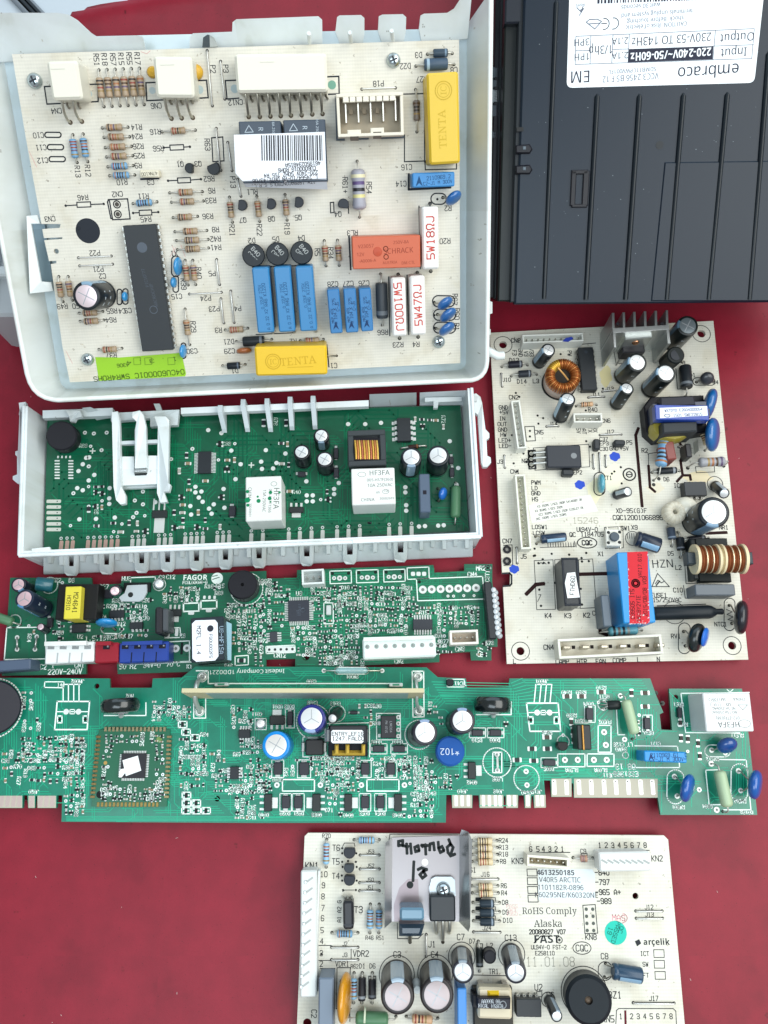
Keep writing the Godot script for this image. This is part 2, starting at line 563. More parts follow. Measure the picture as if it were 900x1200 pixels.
# standing electrolytic capacitor: its foot at (ub, vb), the middle of its top at (ut, vt), that top h millimetres up
func cap(ub: float, vb: float, ut: float, vt: float, h: float, rp: float, sleeve := "1d2126", stripe := "8ea6b8", sang := -90.0, top := "d6d8d8", cross := 2, called := "electrolytic_capacitor") -> MeshInstance3D:
	var a := L(ub, vb, 0.3)
	var b := L(ut, vt, h)
	var r := rp * px(ut, vt, h)
	var ln := (b - a).length()
	var x := along(a, b)
	var m := Msh.new().hex(sleeve).at(x)
	m.lathe([[0, 0], [r * 0.93, 0], [r, 0.35], [r, 1.4], [r * 0.95, 1.9], [r, 2.4], [r, ln - r * 0.14 - 0.2], [r * 0.965, ln - r * 0.05], [r * 0.88, ln], [r * 0.76, ln - 0.02]], 32)
	var o := P(called, m, VM(0.3, 0.0, 0.4))
	var tr := r * 0.77
	var tm := Msh.new().hex(top).at(x)
	tm.lathe([[tr, ln - 0.3], [tr, ln - 0.12], [tr * 0.94, ln - 0.05], [0, ln - 0.05]], 32)
	var t := P("can_top", tm, VM(0.32, 0.35), o)
	if cross:
		var g := Msh.new().hex("a3a7aa").at(x)
		var arms := 2 if cross == 2 else 3
		for i in arms:
			var an := (PI / arms * i if cross == 2 else TAU / 3 * i) + 0.5
			var d := Vector3(cos(an), 0, sin(an))
			var p0 := (d * (-tr * 0.8) if cross == 2 else Vector3.ZERO)
			var s := Vector3(-d.z, 0, d.x) * 0.16
			var p1 := d * tr * 0.82
			var e := Vector3(0, ln - 0.035, 0)
			g.quad(p0 + s + e, p1 + s + e, p1 - s + e, p0 - s + e)
		P("vent_groove", g, VM(0.5, 0.6), o)
	if stripe:
		var sm := Msh.new().hex(stripe).at(x)
		# the stripe faces sang degrees in the photo (0 right, 90 down): turn that into the can's own axes
		var want := Vector3(cos(deg_to_rad(sang)), 0, sin(deg_to_rad(sang)))
		var loc := want * x.basis
		var c0 := atan2(loc.z, loc.x)
		var n := 6
		for i in n:
			var a0 := c0 - 0.42 + 0.84 * i / n
			var a1 := c0 - 0.42 + 0.84 * (i + 1) / n
			var q := r * 1.004
			var pr := [[q, 2.5], [q, ln - r * 0.14 - 0.2], [q * 0.966, ln - r * 0.05 + 0.02], [q * 0.88, ln + 0.015], [q * 0.77, ln]]
			for j in 4:
				var f := func(aa: float, z: Array) -> Vector3: return Vector3(cos(aa) * z[0], z[1], sin(aa) * z[0])
				sm.quad(f.call(a0, pr[j]), f.call(a0, pr[j + 1]), f.call(a1, pr[j + 1]), f.call(a1, pr[j]))
		P("polarity_stripe", sm, VM(0.25, 0.0, 0.5, 0.3), o)
		# a row of printed marks round the sleeve
		var pm := Msh.new().hex("aab4ba").at(x)
		for i in 9:
			var aa := c0 + 1.1 + i * 0.42
			if i % 4 == 3: continue
			for j in 2:
				var y0 := ln * (0.35 + 0.3 * j)
				var q := r * 1.005
				var w := 0.1 + 0.08 * ((i * 7 + j * 3) % 3)
				var a0 := Vector3(cos(aa) * q, 0, sin(aa) * q)
				var a1 := Vector3(cos(aa + w) * q, 0, sin(aa + w) * q)
				var e0 := Vector3(0, y0, 0)
				var e1 := Vector3(0, y0 + ln * 0.06, 0)
				pm.quad(a0 + e0, a0 + e1, a1 + e1, a1 + e0)
		P("sleeve_print", pm, VM(0.4), o)
	take((ub + ut) / 2, (vb + vt) / 2, absf(ub - ut) + rp * 2, absf(vb - vt) + rp * 2)
	return o

# a capacitor lying on its side from (u1, v1) to its top at (u2, v2)
func lying_cap(u1: float, v1: float, u2: float, v2: float, rp: float, sleeve := "23364a", stripe := "8fb4cc", top := "cfd2d2", footu := 0.0, footv := 0.0) -> MeshInstance3D:
	var k := px(u1, v1)
	var r := rp * k
	var a := L(u1, v1, r + 0.3)
	var b := L(u2, v2, r + 0.3)
	var ln := (b - a).length()
	var x := along(a, b)
	var m := Msh.new().hex(sleeve).at(x)
	m.lathe([[0, 0], [r * 0.9, 0], [r, 0.4], [r, 1.2], [r * 0.93, 1.7], [r, 2.2], [r, ln - 0.7], [r * 0.95, ln - 0.2], [r * 0.85, ln], [r * 0.76, ln - 0.02]], 28)
	var o := P("electrolytic_capacitor", m, VM(0.28, 0.0, 0.45))
	P("can_top", Msh.new().hex(top).at(x).lathe([[r * 0.77, ln - 0.3], [r * 0.74, ln - 0.04], [0, ln - 0.04]], 24), VM(0.32, 0.35), o)
	var up := Vector3(0, 1, 0) * x.basis
	var c0 := atan2(up.z, up.x) - 0.75
	var sm := Msh.new().hex(stripe).at(x)
	for i in 5:
		var a0 := c0 - 0.4 + 0.16 * i
		var a1 := a0 + 0.16
		var q := r * 1.004
		sm.quad(Vector3(cos(a0) * q, 2.3, sin(a0) * q), Vector3(cos(a0) * q, ln - 0.7, sin(a0) * q), Vector3(cos(a1) * q, ln - 0.7, sin(a1) * q), Vector3(cos(a1) * q, 2.3, sin(a1) * q))
	P("polarity_stripe", sm, VM(0.22, 0.0, 0.5, 0.3), o)
	if footu > 0.0:
		for s in [-1.0, 1.0]:
			var side: Vector3 = (b - a).normalized().cross(Vector3.UP) * s * r * 0.5
			var f: Vector3 = L(footu, footv) + side * 1.6
			P("lead", Msh.new().hex("a9a79f").tube([f, f + Vector3(0, r * 0.7, 0), a + side], 0.3, 6), VM(0.3, 0.85), o)
			disc_at(hol, f, 0.6, hx("26221e"))
	take((u1 + u2) / 2, (v1 + v2) / 2, absf(u1 - u2) + rp * 2, absf(v1 - v2) + rp * 2)
	return o

# a plain cased part: the four corners of its top in the photo (top left, top right, bottom right, bottom left), h up
func quad_of(q: Array, h: float) -> Array:         # [centre, width, depth, turn]
	var p: Array[Vector3] = []
	for i in 4:
		p.append(L(q[2 * i], q[2 * i + 1], h))
	var c := (p[0] + p[1] + p[2] + p[3]) / 4
	var ex := (p[1] - p[0] + p[2] - p[3]) / 2
	var ez := (p[3] - p[0] + p[2] - p[1]) / 2
	return [c, ex.length(), ez.length(), atan2(-ex.z, ex.x) * 0.5 + atan2(ez.x, ez.z) * 0.5]

func rect_q(u0: float, v0: float, u1: float, v1: float) -> Array:
	return [u0, v0, u1, v0, u1, v1, u0, v1]

func bx(called: String, q: Array, h: float, hexc: String, bev := 0.4, rough := 0.45, y0 := 0.0, rad := 0.4, coat := 0.0, parent: Node = null) -> MeshInstance3D:
	var d := quad_of(q, h)
	bw = d[1]; bdp = d[2]
	var x := Transform3D(Basis(Vector3.UP, d[3]), Vector3(d[0].x, 0, d[0].z))
	var m := Msh.new().hex(hexc).at(x)
	m.prism(rr(bw, bdp, maxf(rad, bev * 1.25 + 0.04), 3), y0, h, bev)
	var o := P(called, m, VM(rough, 0.0, 0.5, coat), parent)
	o.set_meta("place", x)
	var u := [q[0], q[2], q[4], q[6]]
	var v := [q[1], q[3], q[5], q[7]]
	take((u.min() + u.max()) / 2, (v.min() + v.max()) / 2, u.max() - u.min(), v.max() - v.min())
	return o

func place_of(o: Node) -> Transform3D:
	var x: Transform3D = o.get_meta("place")
	o.remove_meta("place")
	return x

func qline(q: Array, h: float, a: float, b: float) -> Vector3:     # a point on the top: a across, b down, both 0 to 1
	var t := Vector2(q[0], q[1]).lerp(Vector2(q[2], q[3]), a)
	var s := Vector2(q[6], q[7]).lerp(Vector2(q[4], q[5]), a)
	var p := t.lerp(s, b)
	return L(p.x, p.y, h)

func print_on(o: Node, q: Array, h: float, hexc: String, rows: Array, deg := 0.0, rough := 0.6, called := "printed_text") -> void:
	# rows: [words, across, down, size in pixels, weight: 0 line, 1 type, 2 bold]
	var m := Msh.new().hex(hexc)
	for r in rows:
		var c := qline(q, h + 0.03, r[1], r[2])
		var k := px(q[0], q[1], h)
		var sty: int = r[4] if r.size() > 4 else 0
		if sty == 0: stroke(m, r[0], c, deg_to_rad(deg), r[3] * k * 0.95, 0.14, 0.86)
		else: typed(m, r[0], c, deg_to_rad(deg), r[3] * k, sty == 2)
	if m.v.size():
		P(called, m, VM(rough), o)

# dual in-line chip; the rows of n pins run along the longer side of the top
func dip(q: Array, h: float, n: int, hexc := "23262c", notch := true) -> MeshInstance3D:
	var o := bx("integrated_circuit", q, h, hexc, 0.25, 0.55, 0.5, 0.15)
	var x := place_of(o)
	var down := bdp > bw
	var ln := bdp if down else bw
	var wd := bw if down else bdp
	for s in [-1.0, 1.0]:
		for i in n:
			var t := (i + 0.5 - n / 2.0) * ln / n
			var m := Msh.new().hex("b4b4ae").at(x)
			var pw := ln / n * 0.26
			if down:
				m.box(Vector3(s * wd / 2, h * 0.45, t - pw), Vector3(s * (wd / 2 + 0.75), h * 0.56, t + pw))
				m.box(Vector3(s * (wd / 2 + 0.5), 0.0, t - pw * 0.6), Vector3(s * (wd / 2 + 0.8), h * 0.56, t + pw * 0.6))
			else:
				m.box(Vector3(t - pw, h * 0.45, s * wd / 2), Vector3(t + pw, h * 0.56, s * (wd / 2 + 0.75)))
				m.box(Vector3(t - pw * 0.6, 0.0, s * (wd / 2 + 0.5)), Vector3(t + pw * 0.6, h * 0.56, s * (wd / 2 + 0.8)))
			P("pin", m, VM(0.3, 0.85), o)
	if notch:
		var m := Msh.new().hex("3a3e45").at(x)
		var e := Vector3(0, 0, -ln / 2 + wd * 0.35) if down else Vector3(-ln / 2 + wd * 0.35, 0, 0)
		m.prism(circ(e.x, e.z, wd * 0.11, 14), h - 0.1, h + 0.02)
		P("key_mark", m, VM(0.35), o)
	return o

# surface-mounted chip: gull-wing legs, n to a side; sides 2 or 4
func smd_chip(q: Array, h: float, n: int, sides := 2, vertical := true, leg_px := 3.5, hexc := "1c1e22") -> MeshInstance3D:
	var o := bx("integrated_circuit", q, h, hexc, 0.15, 0.5, 0.15, 0.1)
	var x := place_of(o)
	var k := px(q[0], q[1])
	for side in 4:
		var isx := side < 2                       # left and right legs
		if sides == 2 and isx != vertical: continue
		var s := -1.0 if side % 2 == 0 else 1.0
		var ln := bdp if isx else bw
		var wd := bw if isx else bdp
		var lg := leg_px * k
		for i in n:
			var t := (i + 0.5 - n / 2.0) * ln * 0.94 / n
			var pw := ln / n * 0.27
			var m := Msh.new().hex("d8dbd8").at(x)
			if isx:
				m.box(Vector3(s * wd / 2, h * 0.35, t - pw), Vector3(s * (wd / 2 + lg * 0.45), h * 0.5, t + pw))
				m.box(Vector3(s * (wd / 2 + lg * 0.35), 0, t - pw), Vector3(s * (wd / 2 + lg), 0.14, t + pw))
			else:
				m.box(Vector3(t - pw, h * 0.35, s * wd / 2), Vector3(t + pw, h * 0.5, s * (wd / 2 + lg * 0.45)))
				m.box(Vector3(t - pw, 0, s * (wd / 2 + lg * 0.35)), Vector3(t + pw, 0.14, s * (wd / 2 + lg)))
			P("pin", m, VM(0.3, 0.4), o)
	return o

# SOT-223 style: three legs on one side, a tab on the other. dir: side of the tab, 0 right, 1 down, 2 left, 3 up
func power_smd(u0: float, v0: float, u1: float, v1: float, dir: int, tab_px := 7.0) -> void:
	var q := rect_q(u0, v0, u1, v1)
	var o := bx("surface_mount_transistor", q, 1.6, "1b1d20", 0.25, 0.5, 0.1, 0.1)
	o.remove_meta("place")
	var cx := (u0 + u1) / 2
	var cy := (v0 + v1) / 2
	var dx: float = [1.0, 0.0, -1.0, 0.0][dir]
	var dy: float = [0.0, 1.0, 0.0, -1.0][dir]
	var hw := (u1 - u0) / 2
	var hh := (v1 - v0) / 2
	var half := hw if dx != 0 else hh
	var span := hh if dx != 0 else hw
	var tb := Msh.new().hex("d4d8d4")
	var a := L(cx + dx * half - absf(dy) * span * 0.62, cy + dy * half - absf(dx) * span * 0.62, 0)
	var b := L(cx + dx * (half + tab_px) + absf(dy) * span * 0.62, cy + dy * (half + tab_px) + absf(dx) * span * 0.62, 0)
	tb.box(Vector3(a.x, 0.02, a.z), Vector3(b.x, 0.35, b.z), 0.08)
	P("tab", tb, VM(0.3, 0.4), o)
	for i in 3:
		var t := (i - 1) * span * 0.72
		var lm := Msh.new().hex("d4d8d4")
		var c := L(cx - dx * half + absf(dy) * (t - 1.4), cy - dy * half + absf(dx) * (t - 1.4), 0)
		var d := L(cx - dx * (half + tab_px * 0.75) + absf(dy) * (t + 1.4), cy - dy * (half + tab_px * 0.75) + absf(dx) * (t + 1.4), 0)
		lm.box(Vector3(c.x, 0.02, c.z), Vector3(d.x, 0.22, d.z), 0.05)
		P("leg", lm, VM(0.3, 0.4), o)
	take(cx, cy, (u1 - u0) + absf(dx) * tab_px * 2, (v1 - v0) + absf(dy) * tab_px * 2)

# rectangular surface-mount diode with a terminal at each end
func smd_diode(u0: float, v0: float, u1: float, v1: float, upright := true, boxed := true) -> void:
	var o := bx("surface_mount_diode", rect_q(u0, v0, u1, v1), 1.9, "23262b", 0.25, 0.5, 0.1, 0.1)
	o.remove_meta("place")
	for s in [0, 1]:
		var m := Msh.new().hex("c6cac6")
		var a: Vector3
		var b: Vector3
		if upright:
			a = L(u0 + (u1 - u0) * 0.22, (v0 - 2.2) if s == 0 else v1 - 0.4); b = L(u1 - (u1 - u0) * 0.22, (v0 + 0.4) if s == 0 else v1 + 2.2)
		else:
			a = L((u0 - 2.2) if s == 0 else u1 - 0.4, v0 + (v1 - v0) * 0.22); b = L((u0 + 0.4) if s == 0 else u1 + 2.2, v1 - (v1 - v0) * 0.22)
		m.box(Vector3(a.x, 0.02, a.z), Vector3(b.x, 0.5, b.z), 0.06)
		P("terminal", m, VM(0.3, 0.4), o)
	if boxed:
		line([u0 - 2, v0 - 3, u1 + 2, v0 - 3, u1 + 2, v1 + 3, u0 - 2, v1 + 3] if upright else [u0 - 3, v0 - 2, u1 + 3, v0 - 2, u1 + 3, v1 + 2, u0 - 3, v1 + 2], 0.9, true)

# small plastic transistor, a D seen from above; flat: the side the flat faces in degrees (0 right, 90 down)
func to92(u: float, v: float, w: float, h: float, flat := -90.0, hexc := "26292e") -> MeshInstance3D:
	var r := w * px(u, v, h) * 0.5
	var p := PackedVector2Array()
	for i in 15:
		var a := deg_to_rad(flat) + 0.9 + (TAU - 1.8) * i / 14
		p.append(Vector2(cos(a), sin(a)) * r)
	var c := L(u, v, h)
	var o := P("transistor", Msh.new().hex(hexc).at(Transform3D(Basis(), Vector3(c.x, 0, c.z))).prism(p, 1.2, h, 0.25), VM(0.45))
	for i in 3:
		var s := Vector3(cos(deg_to_rad(flat + 90)), 0, sin(deg_to_rad(flat + 90))) * (i - 1) * r * 0.55
		P("lead", Msh.new().hex("a9a79f").tube([Vector3(c.x, 0, c.z) + s * 1.5, Vector3(c.x, 1.3, c.z) + s], 0.22, 6), VM(0.3, 0.85), o)
	take(u, v, w + 3, w + 3)
	return o

# a round lens on two wires (disc capacitor, varistor): middle (u, v) at height hc, radius and thickness in pixels, facing deg in plan, leaning lean degrees
func disc_cap(u: float, v: float, hc: float, rp: float, tp: float, deg: float, lean: float, hexc: String, feet: Array, called := "disc_capacitor", coat := 0.6) -> MeshInstance3D:
	var k := px(u, v, hc)
	var r := rp * k
	var t := tp * k / 2
	var c := L(u, v, hc)
	var ax := Vector3(cos(deg_to_rad(deg)) * cos(deg_to_rad(lean)), sin(deg_to_rad(lean)), sin(deg_to_rad(deg)) * cos(deg_to_rad(lean)))
	var m := Msh.new().hex(hexc).at(along(c, c + ax))
	var prof := []
	for i in 13:
		var a := -PI / 2 + PI * i / 12
		prof.append([r * pow(cos(a), 0.62) if i > 0 and i < 12 else 0.0, sin(a) * t])
	m.lathe(prof, 28)
	var o := P(called, m, VM(0.28, 0.0, 0.5, coat))
	for f in feet:
		var p := L(f[0], f[1])
		var dirp := (c - p)
		var e := c - Vector3(0, r * 0.72, 0) + (p - c) * Vector3(0.45, 0, 0.45)
		P("lead", Msh.new().hex("b5b3ab").tube([p, p + Vector3(0, maxf(0.5, e.y * 0.5), 0), e, c + (e - c) * 0.6], 0.34, 6), VM(0.3, 0.85), o)
		disc_at(hol, p, 0.7, hx("26221e"))
	take(u, v, rp * 2, rp * 2)
	return o

# open shroud of a plug header seen from above with its pins
func header(q: Array, h: float, n: int, hexc := "e3e2da", wall := 0.8, along_x := true, deep := 0.75, called := "pin_header", inner := "") -> MeshInstance3D:
	var d := quad_of(q, h)
	var w: float = d[1]
	var dd: float = d[2]
	var x := Transform3D(Basis(Vector3.UP, d[3]), Vector3(d[0].x, 0, d[0].z))
	var m := Msh.new().hex(hexc).at(x)
	var yf := h * (1.0 - deep)
	m.box(Vector3(-w / 2, 0, -dd / 2), Vector3(w / 2, h, -dd / 2 + wall), 0.15)
	m.box(Vector3(-w / 2, 0, dd / 2 - wall), Vector3(w / 2, h - 0.003, dd / 2), 0.15)
	m.box(Vector3(-w / 2 + 0.003, 0, -dd / 2 + wall), Vector3(-w / 2 + wall, h - 0.2, dd / 2 - wall), 0.1)
	m.box(Vector3(w / 2 - wall, 0, -dd / 2 + wall), Vector3(w / 2 - 0.003, h - 0.2, dd / 2 - wall), 0.1)
	if inner: m.hex(inner)
	m.box(Vector3(-w / 2 + wall, 0, -dd / 2 + wall), Vector3(w / 2 - wall, yf, dd / 2 - wall))
	var o := P(called, m, VM(0.5))
	for i in n:
		var t := (i + 0.5 - n / 2.0) * ((w if along_x else dd) - 2 * wall) / n
		var c := Vector3(t, 0, 0) if along_x else Vector3(0, 0, t)
		P("pin", Msh.new().hex("c9c7c0").at(x).box(c + Vector3(-0.32, 0, -0.32), c + Vector3(0.32, h * 0.86, 0.32), 0.12), VM(0.25, 0.85), o)
	var u := [q[0], q[2], q[4], q[6]]
	var v := [q[1], q[3], q[5], q[7]]
	take((u.min() + u.max()) / 2, (v.min() + v.max()) / 2, u.max() - u.min(), v.max() - v.min())
	return o

func screw(u: float, v: float, rp: float, h := 0.0, parent: Node = null, tone := "b9c3c6") -> void:
	var k := px(u, v)
	var r := rp * k
	var c := L(u, v)
	var x := Transform3D(Basis(Vector3.UP, 0.35), Vector3(c.x, h, c.z))
	var m := Msh.new().hex(tone).at(x)
	m.lathe([[r, 0], [r, r * 0.22], [r * 0.92, r * 0.45], [r * 0.7, r * 0.68], [r * 0.4, r * 0.8], [0, r * 0.84]], 24)
	var o := P("screw", m, VM(0.24, 0.9), parent)
	var s := Msh.new().hex("2b3136").at(x)
	s.box(Vector3(-r * 0.52, r * 0.5, -r * 0.11), Vector3(r * 0.52, r * 0.86, r * 0.11), 0.02)
	s.box(Vector3(-r * 0.11, r * 0.5, -r * 0.52), Vector3(r * 0.11, r * 0.862, r * 0.52), 0.02)
	P("screw_slot", s, VM(0.5, 0.3), o)
	take(u, v, rp * 2, rp * 2)

# a freeform plate: photo points each with its own height, th thick, faces up
func slab(called: String, pts: Array, th: float, hexc: String, rough := 0.42, parent: Node = null) -> MeshInstance3D:
	var top: Array[Vector3] = []
	var flat := PackedVector2Array()
	for i in range(0, pts.size(), 3):
		var p := L(pts[i], pts[i + 1], pts[i + 2])
		top.append(p)
		flat.append(Vector2(p.x, p.z))
	if Msh.area(flat) > 0.0:
		flat.reverse()
		top.reverse()
	var m := Msh.new().hex(hexc)
	var dn := Vector3(0, -th, 0)
	for i in top.size():
		var j := (i + 1) % top.size()
		m.quad(top[i] + dn, top[j] + dn, top[j], top[i])
	var ix := Geometry2D.triangulate_polygon(flat)
	for i in range(0, ix.size(), 3):
		var a := top[ix[i]]; var b := top[ix[i + 1]]; var d := top[ix[i + 2]]
		if (b - a).cross(d - a).y < 0.0:
			var w := b; b = d; d = w
		m.tri(a, b, d)
		m.tri(a + dn, d + dn, b + dn)
	return P(called, m, housing_mat() if rough > 0.355 and rough < 0.405 else VM(rough), parent)

# ------------------------------------------------------------------ fields of tiny parts and tracks, too small to pick apart
func smd_field(u0: float, v0: float, u1: float, v1: float, step: float, seed_no: int, fill := 0.7, words := 0.25, bodies: Msh = null) -> void:
	rng.seed = seed_no
	var v := v0 + step / 2
	while v < v1:
		var u := u0 + step / 2
		while u < u1:
			var x := u + rng.randf_range(-1, 1) * step * 0.12
			var y := v + rng.randf_range(-1, 1) * step * 0.12
			var pick := rng.randf()
			var what := rng.randf()
			var hor := rng.randf() < 0.5
			if pick < fill and free_at(x, y, step * 0.4):
				if what < words:
					T("%s%d" % [["R", "C", "D", "R"][rng.randi() % 4], 10 + rng.randi() % 89], x, y, 4.2, 0.0 if hor else 90.0, 0.17)
				elif what < words + 0.14:
					disc(tin, x, y, 2.0, 0.05, hx("dfe4e0"), 10)
					disc(hol, x, y, 0.75, 0.065, hx("4c5450"), 8)
				elif what < words + 0.27:
					chip3(x, y, step * 0.62, rng.randi() % 4, bodies)
				else:
					chip2(x, y, step * (0.62 + 0.2 * rng.randf()), hor, ["26282b", "1e2023", "8a7a62", "3a3a3c", "9c9a90"][rng.randi() % 5], bodies)
			u += step
		v += step

func chip2(u: float, v: float, ln: float, hor: bool, hexc: String, m: Msh) -> void:       # a two-ended chip
	var w := ln * 0.52
	for s in [-1.0, 1.0]:
		rect_pad(u + (s * ln * 0.38 if hor else 0.0), v + (0.0 if hor else s * ln * 0.38), ln * 0.3 if hor else w, w if hor else ln * 0.3, "e6eae6")
	var a := L(u - (ln * 0.28 if hor else w * 0.44), v - (w * 0.44 if hor else ln * 0.28))
	var b := L(u + (ln * 0.28 if hor else w * 0.44), v + (w * 0.44 if hor else ln * 0.28))
	m.hex(hexc)
	m.box(Vector3(a.x, 0.05, a.z), Vector3(b.x, 0.55, b.z), 0.05)

func chip3(u: float, v: float, s: float, turn: int, m: Msh) -> void:                        # a three-legged one
	var f := func(a: float, b: float) -> Vector2:
		match turn:
			0: return Vector2(u + a, v + b)
			1: return Vector2(u - b, v + a)
			2: return Vector2(u - a, v - b)
		return Vector2(u + b, v - a)
	for p in [Vector2(-s * 0.38, s * 0.5), Vector2(s * 0.38, s * 0.5), Vector2(0, -s * 0.5)]:
		var q: Vector2 = f.call(p.x, p.y)
		rect_pad(q.x, q.y, s * 0.4, s * 0.4, "e6eae6")
	var a2: Vector2 = f.call(-s * 0.55, -s * 0.3)
	var b2: Vector2 = f.call(s * 0.55, s * 0.3)
	var a := L(a2.x, a2.y)
	var b := L(b2.x, b2.y)
	m.hex("1b1d1f")
	m.box(Vector3(a.x, 0.05, a.z), Vector3(b.x, 0.9, b.z), 0.12)

func tracks(m: Msh, outline: Array, area: Array, n: int, seed_no: int, hexc: String, w := 1.0, gap := 3.0, keep := false) -> void:
	var og := V2(outline)
	rng.seed = seed_no
	m.hex(hexc)
	for t in n:
		var p := Vector2(rng.randf_range(area[0], area[2]), rng.randf_range(area[1], area[3]))
		var d := rng.randi() % 4 * 2
		var many := 1 + rng.randi() % 4
		var legs := []
		for s in 3 + rng.randi() % 3:
			legs.append([d, rng.randf_range(8, 45) if d % 2 == 0 else rng.randf_range(5, 16)])
			d = (d + [1, 7][rng.randi() % 2]) % 8
		for k in many:
			var q := p + Vector2(k * gap, k * gap)
			for lg in legs:
				var an: float = PI / 4 * lg[0]
				var e: Vector2 = q + Vector2(cos(an), sin(an)) * lg[1]
				if not Geometry2D.is_point_in_polygon(e, og) or not Geometry2D.is_point_in_polygon(q, og) or not Geometry2D.is_point_in_polygon((q + e) / 2, og):
					break
				if keep and not (free_at(e.x, e.y, 0) and free_at(q.x, q.y, 0)):
					break
				var lv := 0.008 + 0.0011 * ((t * 4 + k) % 24)
				bar(m, L(q.x, q.y, lv), L(e.x, e.y, lv), w * px(q.x, q.y))
				q = e

# the bare board: its outline in photo pixels, with round holes [u, v, radius]
func board(outline: Array, hexc: String, thick := 1.6, holes := [], rough := 0.45, mat: Material = null, edge := "") -> MeshInstance3D:
	var p := poly(outline)
	if Msh.area(p) > 0.0:
		p.reverse()
	for h in holes:
		var c := L2(h[0], h[1])
		var r: float = h[2] * px(h[0], h[1])
		var best := 0
		for i in p.size():
			if p[i].distance_to(c) < p[best].distance_to(c): best = i
		var a0 := atan2(p[best].y - c.y, p[best].x - c.x)
		var cut := PackedVector2Array()
		for i in 17:                                                  # against the outline's own sense
			var a := a0 + TAU * i / 16 * 0.9999
			cut.append(c + Vector2(cos(a), sin(a)) * r)
		var q := PackedVector2Array()
		for i in p.size():
			q.append(p[i])
			if i == best:
				q.append_array(cut)
				q.append(p[i] + (p[(i + 1) % p.size()] - p[i]).normalized() * 0.002)
		p = q
	var m := Msh.new().hex(hexc)
	m.prism(p, -thick, 0.0, 0.0, true)
	return P("circuit_board", m, mat if mat else VM(rough, 0.0, 0.5))

func _ready() -> void:
	rng.seed = 7
	# ---- camera
	var th := deg_to_rad(14.5)
	c_f = Vector3(0, -cos(th), -sin(th))
	c_u = Vector3(0, sin(th), -cos(th))
	var cam := Camera3D.new()
	cam.name = "camera"
	cam.fov = 64.0
	cam.near = 0.01
	cam.far = 20.0
	cam.position = eye * MM
	cam.rotation = Vector3(-(PI / 2 - th), 0, 0)
	add_child(cam)
	cam.current = true
	# ---- light: a pale room, daylight from a wide window beyond the top of the picture and a second one to the right
	var env := Environment.new()
	env.background_mode = Environment.BG_COLOR
	env.background_color = Color(0.84, 0.87, 0.89)
	env.background_energy_multiplier = 0.5
	env.tonemap_mode = Environment.TONE_MAPPER_LINEAR
	env.tonemap_exposure = 1.04
	env.sdfgi_enabled = true
	env.ssao_enabled = true
	env.ssil_enabled = true
	var we := WorldEnvironment.new()
	we.name = "room_air"
	we.environment = env
	add_child(we)
	window_light("window_daylight", Vector3(0.74, 1.0, -0.04), Vector3(0.06, 0, -0.06), Vector2(1.5, 0.9), 1.85, Color(0.985, 0.99, 0.975))
	window_light("far_window_daylight", Vector3(0.0, 0.95, -1.45), Vector3(0.0, 0, -0.1), Vector2(2.4, 1.3), 1.5, Color(0.84, 0.93, 1.0))
	window_light("overhead_daylight", Vector3(-0.2, 1.2, 0.5), Vector3(-0.02, 0, -0.14), Vector2(0.9, 0.6), 0.8, Color(0.9, 0.96, 1.0))
	# ---- the place, then the things on it
	build_surface()
	build_under_housing()
	build_tray()
	build_power_board()
	build_inverter()
	build_casing()
	build_casing_board()
	build_fagor()
	build_long_board()
	build_right_board()
	build_lower_board()

func window_light(called: String, at: Vector3, to: Vector3, size: Vector2, energy: float, tint: Color) -> void:
	var l := AreaLight3D.new()
	l.name = called
	l.area_size = size
	l.light_energy = energy
	l.light_color = tint
	l.area_range = 8.0
	l.area_attenuation = 2.0
	l.shadow_enabled = true
	add_child(l)
	l.look_at_from_position(at, to, Vector3.UP)

# ------------------------------------------------------------------ what everything lies on
func height_at(x: float, z: float) -> float:
	var s := -185.0 - z
	var y := 0.0 if s < 0 else 0.75 * (sqrt(s * s + 400.0) - 20.0)
	# the raised back ends in a rounded edge
	var edge := -297.0 - 0.14 * (x + 134.0) + (0.03 * pow(-130.0 - x, 2.0) if x < -130.0 else 0.0)
	var d := z - edge                     # distance inside the edge
	if z < -187.0 and d < 10.0:
		var k := clampf(10.0 - d, 0.0, 10.0)
		y -= 10.0 - sqrt(maxf(0.0, 100.0 - k * k))
		if d < 0.0:
			y -= -d * 3.0
	return maxf(y, -40.0) if z > -187.0 else y

